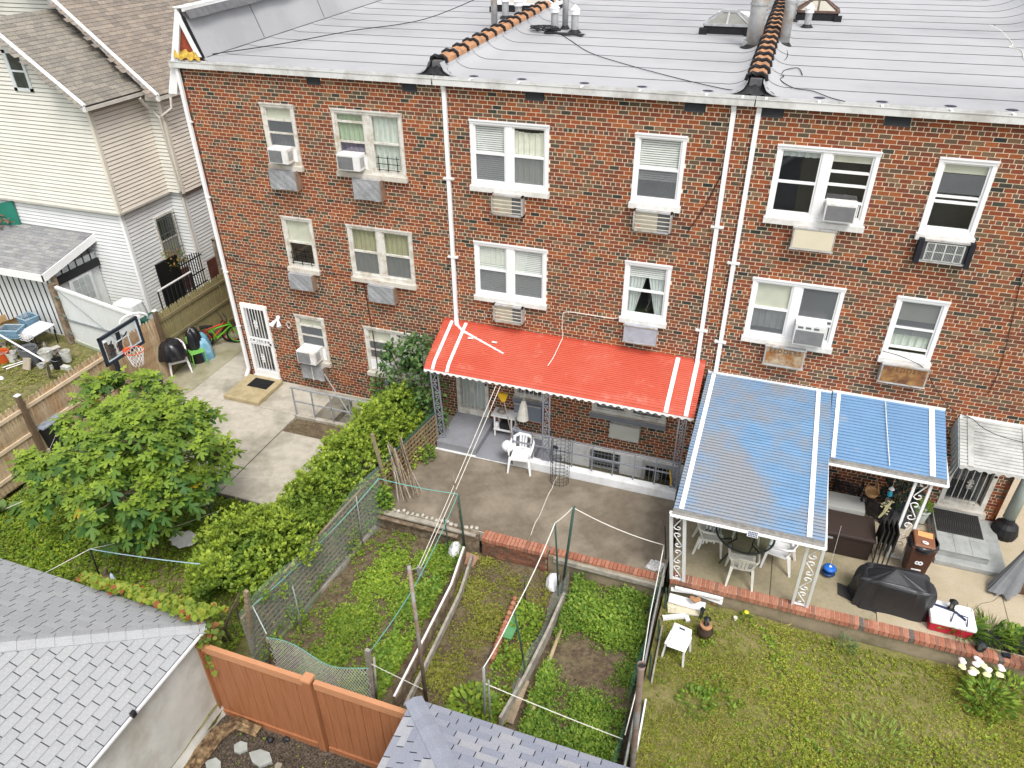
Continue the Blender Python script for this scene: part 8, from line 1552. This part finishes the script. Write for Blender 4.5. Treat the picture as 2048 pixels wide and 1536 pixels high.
# mulch chips
n = 5000; P = np.stack([rng.uniform(-7.2, -3.4, n), rng.uniform(-10.6, -8.9, n), rng.uniform(-.45, -.40, n)], 1); a = rng.uniform(0, 6.28, n); foliage('mulch_chips', P, np.stack([np.cos(a), np.sin(a), rng.uniform(-.3, .4, n)], 1), rng.uniform(.015, .05, n), rng.uniform(.2, .5, n), [(.05, .035, .025), (.09, .065, .045), (.2, .16, .11), (.03, .022, .02)], LEAF, mt=LMg, label='dark wood mulch chips behind the orange-brown fence', cat='mulch')
n = 9000; P = np.stack([rng.uniform(-7.2, -.7, n), rng.uniform(-8.7, -3.95, n), rng.uniform(-.45, -.425, n)], 1); a = rng.uniform(0, 6.28, n); foliage('soil_crumbs', P, np.stack([np.cos(a), np.sin(a), rng.uniform(-.2, .5, n)], 1), rng.uniform(.012, .035, n), rng.uniform(.4, .9, n), [(.07, .05, .03), (.11, .08, .05), (.22, .18, .12)], LEAF, mt=LMg, label='loose soil crumbs and chips over the garden plots', cat='soil')
def plant(name, label, cat, base, n, r, h, leaf, cols, shape=LEAF, wd=.6, up=.9, stems=5, group=None, pname='foliage'):
    t = thing(name, label, cat, tuple(base), group=group); a = rng.uniform(0, 6.28, n); q = rng.random(n) ** .5; z = rng.random(n)
    P = np.stack([base[0] + r * q * np.cos(a), base[1] + r * q * np.sin(a), base[2] + h * (.15 + .85 * z) * (1 - .35 * q)], 1); foliage(pname, P, np.stack([np.cos(a), np.sin(a), rng.normal(up, .4, n)], 1), rng.uniform(.7, 1.25, n) * leaf, np.full(n, wd), cols, shape, t)
    if stems:
        m = M()
        for k in range(stems): b = k * 6.28 / stems; m.tube([tuple(base), (base[0] + r * .5 * math.cos(b), base[1] + r * .5 * math.sin(b), base[2] + h * .7)], .008, 4)
        build(m, 'stems', mat('green_stem', (.08, .13, .04), .7), t)
    return t
# the long hedge
H_ = thing('hedge', 'long bright green hedge along the lattice fence between the two back yards', 'hedge', (-7.8, -4.5, -.2)); cen = [(-7.6, -.75, .8, .65, 1.25), (-7.75, -2.2, .9, .85, 1.3), (-7.7, -3.8, .9, .8, 1.28), (-7.75, -5.3, .98, .85, 1.3), (-7.95, -6.3, 1.2, .95, 1.4), (-8.0, -7.4, 1.05, .75, 1.2)]
SP, SD, SC_ = [], [], []; ns = 8200
for k in range(ns):
    u = rng.random() * (len(cen) - 1); i = int(u); f_ = u - i; c = np.array(cen[i]) * (1 - f_) + np.array(cen[min(i + 1, len(cen) - 1)]) * f_
    a = rng.uniform(-.5, math.pi + .5); rr = rng.uniform(.62, 1.0) * (1 + .42 * nz(c[1] * 1.9, a * 1.3, 1, 80)); base = np.array([c[0] + c[2] * rr * math.cos(a), c[1] + rng.uniform(-.25, .25), .05 + c[4] * rr * max(math.sin(a), -.25)])
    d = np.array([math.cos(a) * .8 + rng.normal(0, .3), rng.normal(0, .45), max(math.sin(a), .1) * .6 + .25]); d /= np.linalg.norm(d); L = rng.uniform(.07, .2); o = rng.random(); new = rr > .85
    lx = -6.66 - .36 * min(1, (-1.25 - base[1]) / 2.65) - .33 * max(0, (-3.9 - base[1]) / 4); base[0] = min(base[0], lx + .6)
    if base[0] > lx - .04 and base[2] < .8: base = np.array([lx - .12 - .3 * rng.random(), base[1], base[2]])
    for j in range(5):
        q = base + d * L * j / 5 - np.array([0, 0, .05 * (j / 4) ** 2]); s = np.cross(d, [0, 0, 1]); s /= max(np.linalg.norm(s), 1e-3)
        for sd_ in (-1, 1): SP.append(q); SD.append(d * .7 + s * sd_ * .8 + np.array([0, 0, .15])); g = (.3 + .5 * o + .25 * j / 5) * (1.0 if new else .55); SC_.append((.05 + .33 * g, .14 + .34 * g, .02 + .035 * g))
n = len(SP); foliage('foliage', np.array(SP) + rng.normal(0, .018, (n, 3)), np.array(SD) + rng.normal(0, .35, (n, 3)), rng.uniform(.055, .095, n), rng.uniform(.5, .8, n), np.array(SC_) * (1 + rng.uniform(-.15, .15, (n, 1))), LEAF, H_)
m = M()
for c in cen:
    for k in range(6): b = (c[0] + random.uniform(-.15, .15), c[1] + random.uniform(-.5, .5), -.45); m.tube([b, (b[0] + random.uniform(-.2, .2), b[1] + random.uniform(-.2, .2), .3), (b[0] + random.uniform(-.5, .5), b[1] + random.uniform(-.4, .4), .95)], [.03, .02, .008], 5)
build(m, 'stems', bark, H_, kind='stuff')
# leafy shrub at the wall
T_ = thing('shrub', 'tall dark leafy shrub in front of the left house wall beside the red awning', 'shrub', (-7.5, -.7, 0)); lob = [(820, 700, -.7, .36), (850, 740, -.8, .35), (785, 730, -.6, .36), (765, 775, -.7, .28), (810, 770, -.8, .42), (860, 790, -.9, .38), (840, 690, -.6, .25), (780, 700, -.6, .2), (875, 830, -1.0, .3)]; P, D = [], []; m = M(); b0 = (-7.35, -.9, -.1)
for px, py, y, r in lob:
    c = PY(px, py, y); m.tube([b0, tuple((np.array(b0) + c) / 2 + np.array([.08, 0, .1])), tuple(c)], [.03, .02, .008], 6); n = int(150 * r / .35); v = rng.normal(0, 1, (n, 3)); v /= np.linalg.norm(v, axis=1, keepdims=True); P.append(c + v * r * rng.uniform(.35, 1.1, (n, 1))); D.append(v * .7 + rng.normal(0, .5, (n, 3)))
build(m, 'stems', bark, T_); P, D = np.concatenate(P), np.concatenate(D); n = len(P); foliage('foliage', P, D, rng.uniform(.08, .15, n), rng.uniform(.6, .8, n), [(.08, .16, .05), (.11, .2, .06), (.15, .26, .07), (.06, .12, .04)], OVAL, T_)
m = M(); m.bar((-6.95, -.75, 0), (-6.95, -.78, 1.9), .05, .04); build(m, 'support_pole', wood, T_)
plant('vine', 'green vine climbing the corner of the lattice by the canes', 'vine', (-6.85, -3.75, -.1), 260, .2, .85, .09, G2c, OVAL, .7, .3, 4)
plant('vine', 'small green vine patch on the lattice near the porch', 'vine', (-6.62, -1.9, 0), 120, .16, .5, .08, G2c, OVAL, .7, .3, 3)
for y in (-4.9, -6.9, -7.6): plant('vine', {-4.9: 'leafy shoots growing through the lattice at mid length', -6.9: 'leafy shoots hanging on the lattice near the thin metal rod', -7.6: 'leafy shoots at the foot of the near lattice end'}[y], 'vine', (-7.05 - .04 * abs(y + 4.9), y, -.42), 120, .22, .7, .07, G1c, LEAF, .6, .3, 3)
# fig tree
F_ = thing('fig_tree', 'large fig tree with big lobed leaves in the left back yard', 'tree', (-11.3, -6.0, -.1)); LB = [(215, 790, 2.5, .7), (300, 800, 2.55, .7), (385, 835, 2.0, .6), (428, 915, 1.6, .52), (165, 850, 2.3, .55), (75, 930, 1.5, .42), (125, 945, 1.8, .6), (200, 900, 2.7, .75), (275, 885, 3.0, .75), (345, 900, 2.6, .75), (395, 965, 1.7, .5), (160, 1010, 1.7, .5), (240, 990, 2.4, .7), (320, 1005, 2.1, .7), (185, 1060, 1.1, .4), (285, 1060, 1.4, .5), (100, 1000, 1.2, .4), (250, 840, 2.9, .6), (330, 840, 2.7, .6), (370, 890, 2.3, .6)]
b0 = np.array([-11.35, -6.05, -.12]); m = M(); LP, LD, LS, LC = [], [], [], []
for px, py, z, r in LB:
    c = PZ(px, py, z); mid = b0 + (c - b0) * .45 + np.array([random.uniform(-.15, .15), random.uniform(-.15, .15), .15]); m.tube([tuple(b0 + np.array([random.uniform(-.12, .12), random.uniform(-.12, .12), 0])), tuple(mid), tuple(c - np.array([0, 0, r * .3])), tuple(c + np.array([0, 0, r * .4]))], [.055, .035, .02, .01], 7)
    for k in range(int(11 * (r / .6) ** 2) + 3):
        th = rng.uniform(0, 6.28); el = rng.uniform(-.15, 1.45); v = np.array([math.cos(th) * math.cos(el), math.sin(th) * math.cos(el), math.sin(el) * .75]); q = c + v * r * rng.uniform(.7, 1.05); m.tube([tuple(c), tuple((c + q) / 2 + np.array([0, 0, -.04])), tuple(q)], [.012, .009, .006], 4, cap=False)
        nl = rng.integers(6, 10); t0 = rng.uniform(0, 6.28); young = rng.random()
        for j in range(nl):
            a = t0 + j * 2.4; e = .55 - .16 * j; d = np.array([math.cos(a), math.sin(a), e]); LP.append(q + d * .04 - np.array([0, 0, .02 * j])); LD.append(d); LS.append(.12 + .02 * j + rng.uniform(0, .06)); g = cl01(.8 - .13 * j + .3 * young); LC.append((.055 + .25 * g, .14 + .28 * g, .028 + .02 * g) if rng.random() > .004 else (.5, .38, .03))
build(m, 'trunk', bark, F_, smooth=True); LP, LD, LS, LC = map(np.array, (LP, LD, LS, LC)); dist = np.linalg.norm(LP - CAM, axis=1) - LP[:, 2] * 1.5; order = np.argsort(dist); top, rest_ = order[:300], order[300:]
foliage('leaves', LP[rest_], LD[rest_], LS[rest_], rng.uniform(.85, 1.05, len(rest_)), LC[rest_] * (1 + rng.uniform(-.12, .12, (len(rest_), 1))), FIG, F_, roll=.35)
fm = []
for g in range(10):
    gg = g / 9; c = np.array([(.055 + .25 * gg, .14 + .28 * gg, .028 + .02 * gg)] * len(FIG[0])); me = npmesh('leaf', FIG[0], FIG[1], c); me.materials.append(LM); fm.append(me)
X, Y_, Z_ = frames(LD[top], rng.normal(0, .35, 300))
for k, i in enumerate(top):
    g = int(cl01((LC[i][0] - .055) / .25) * 9); o = bpy.data.objects.new('leaf', fm[g]); s = LS[i]; _link(o, F_); R3 = Matrix((X[k], Y_[k], Z_[k])).transposed().to_4x4(); o.matrix_basis = Matrix.Translation(LP[i]) @ R3 @ Matrix.Scale(s, 4)
# ivy on the garage eave
I_ = thing('ivy', 'yellow-green ivy with red tips creeping over the far eave of the left garage', 'ivy', (-8.5, -8.68, 1.7)); P, D, C = [], [], []
for k in range(760):
    u = rng.random(); x = -9.75 + 2.6 * u; w_ = .10 + .24 * u; v = rng.uniform(-1, 1); q = np.array([x, -8.62 + w_ * v * .8 + .02, 1.78 + .06 * (1 - v * v) - (max(0, v) * .12) + .55 * max(0, -v) * w_]); P.append(q); D.append((rng.normal(0, .6), rng.normal(.1, .6), .35)); e = abs(v) > .8 and rng.random() < .3; C.append((.32, .1, .04) if e else ((.26, .33, .04), (.19, .28, .035), (.32, .36, .05))[rng.integers(3)])
for k in range(220): z = rng.uniform(.85, 1.75); P.append(np.array([-7.24 + rng.normal(0, .05), -8.72 + rng.normal(0, .1), z])); D.append((.8, rng.normal(0, .6), -.2)); C.append(((.12, .18, .03), (.2, .25, .04), (.3, .12, .05))[rng.choice(3, p=(.5, .35, .15))])
n = len(P); foliage('foliage', np.array(P), np.array(D), rng.uniform(.07, .12, n), rng.uniform(.9, 1.1, n), np.array(C), OVAL, I_)
# other plants
p = PZ(1985, 1265, 0)
for k, (dx, lb) in enumerate(((-.5, 'strappy daylily clump just right of the red cooler'), (-.1, 'second daylily clump with a violet flower behind the brick edge'), (.35, 'broad leafed green plant in the patio planter at the right'))): plant('daylily' if k < 2 else 'planter_plant', lb, 'plant', (5.25 + dx, -3.25, 0), 150, .26, .22, .27 if k < 2 else .13, [(.13, .22, .03), (.2, .28, .04), (.08, .16, .03)], BLADE if k < 2 else OVAL, .07 if k < 2 else .7, .6, 0)
t = thing('planter', 'low black trough planter on the patio behind the brick edge', 'planter', (5.3, -3.3, 0)); m = M(); m.box(4.95, 6.2, -3.5, -3.2, 0, .12); build(m, 'trough', barm, t)
p = (5.1, -4.35, -.45); plant('peony', 'peony bush with pale pink blossoms at the right of the lawn', 'bush', p, 330, .42, .38, .13, G2c, LEAF, .35, .7, 6); t = bpy.data.objects[[o.name for o in bpy.data.objects if o.name.startswith('peony')][-1]]
for px, py in ((1926, 1334), (1925, 1322), (1945, 1345), (1952, 1328), (1960, 1326), (1968, 1332), (1976, 1338), (1950, 1340), (1974, 1348), (1998, 1350), (2003, 1336), (1955, 1318)):
    c = PZ(px, py, .0); m = M()
    for k in range(5): m.lathe([(.01, 0), (.05, .02), (.03, .035)], (c[0] + random.uniform(-.03, .03), c[1] + random.uniform(-.03, .03), c[2] - .03 * random.random()), 7)
    build(m, 'blossom', mat('pale_pink', (.75, .6, .62), .6, .12, 12) if px % 3 else mat('lemon_petal', (.72, .72, .38), .6), t)
plant('weed', 'feathery blue-green weed standing in the lawn near the grill', 'weed', tuple(PZ(1690, 1300, -.45)), 90, .16, .3, .12, [(.1, .2, .08), (.14, .24, .09)], BLADE, .12, .9, 0); plant('weed', 'tall leafy weed against the brick capped wall', 'weed', tuple(PZ(1712, 1268, -.45)), 80, .1, .5, .08, G1c, LEAF, .5, .6, 2)
plant('weed', 'tall fresh green weed clump near the white lawn chair', 'weed', tuple(PZ(1390, 1410, -.45)), 160, .3, .18, .08, G2c, LEAF, .6, .7, 0); plant('weed', 'broad pale green weed clump in the lower lawn', 'weed', tuple(PZ(1750, 1500, -.45)), 260, .6, .16, .1, [(.22, .32, .06), (.28, .36, .07)], LEAF, .3, .7, 0)
plant('weed', 'bushy green weeds at the far right of the lawn', 'weed', tuple(PZ(2020, 1390, -.45)), 320, .45, .3, .11, G1c, LEAF, .4, .7, 0); plant('marigold', 'small plant with one yellow flower by the lawn wall', 'plant', tuple(PZ(1490, 1238, -.45)), 60, .12, .14, .06, G1c, LEAF, .6, .7, 0)
p = PZ(1492, 1228, -.35); m = M(); m.lathe([(0, .05), (.05, .06), (.03, .08), (0, .085)], tuple(p), 8); build(m, 'flower', mat('yellow_flower', (.75, .62, .05), .6), None, label='single yellow flower near the lawn wall', cat='flower')
plant('fern', 'feathery green herb at the head of the left garden plot', 'plant', tuple(PZ(905, 1115, -.45)), 220, .26, .32, .08, [(.08, .2, .04), (.12, .25, .04)], BLADE, .1, .8, 0); plant('bush', 'leafy bush by the grey pipe at the garage roof edge', 'bush', tuple(PZ(945, 1425, -.45)), 300, .38, .42, .11, G1c, OVAL, .7, .5, 4)
t = plant('potted_shrub', 'dark blue-green potted shrub beside the barred door', 'shrub', (3.75, -.55, .3), 520, .34, 1.35, .1, [(.025, .045, .04), (.035, .06, .055), (.02, .035, .035)], OVAL, .6, .3, 5); m = M(); m.box(3.5, 4.0, -.75, -.3, 0, .32); build(m, 'planter_box', mat('grey_planter', (.06, .06, .065), .8, .2, 9), t)
t = plant('potted_plant', 'small green plant in a pale pot left of the stone stoop', 'plant', (4.25, -.5, .42), 70, .16, .2, .1, G2c, OVAL, .6, .7, 2); m = M(); m.lathe([(.1, 0), (.15, .38), (.17, .42)], (4.25, -.5, 0), 14); build(m, 'pot', mat('pale_pot', (.42, .46, .42), .6), t)
plant('squash_plant', 'broad leafed squash plant at the left edge below the picket fence', 'plant', (-14.75, -7.0, -.1), 40, .5, .25, .26, [(.12, .22, .05), (.17, .27, .07)], OVAL, .9, .5, 0); plant('squash_plant', 'big rounded leaves near the round white sheet', 'plant', (-10.75, -5.75, -.1), 12, .25, .2, .25, G2c, OVAL, .95, .4, 0)
plant('vine', 'orange-green creeper on the black iron gate of the white house', 'vine', (-16.6, 1.9, 1.9), 130, .3, .9, .08, [(.2, .22, .04), (.3, .16, .04), (.1, .14, .03)], OVAL, .8, .2, 0)
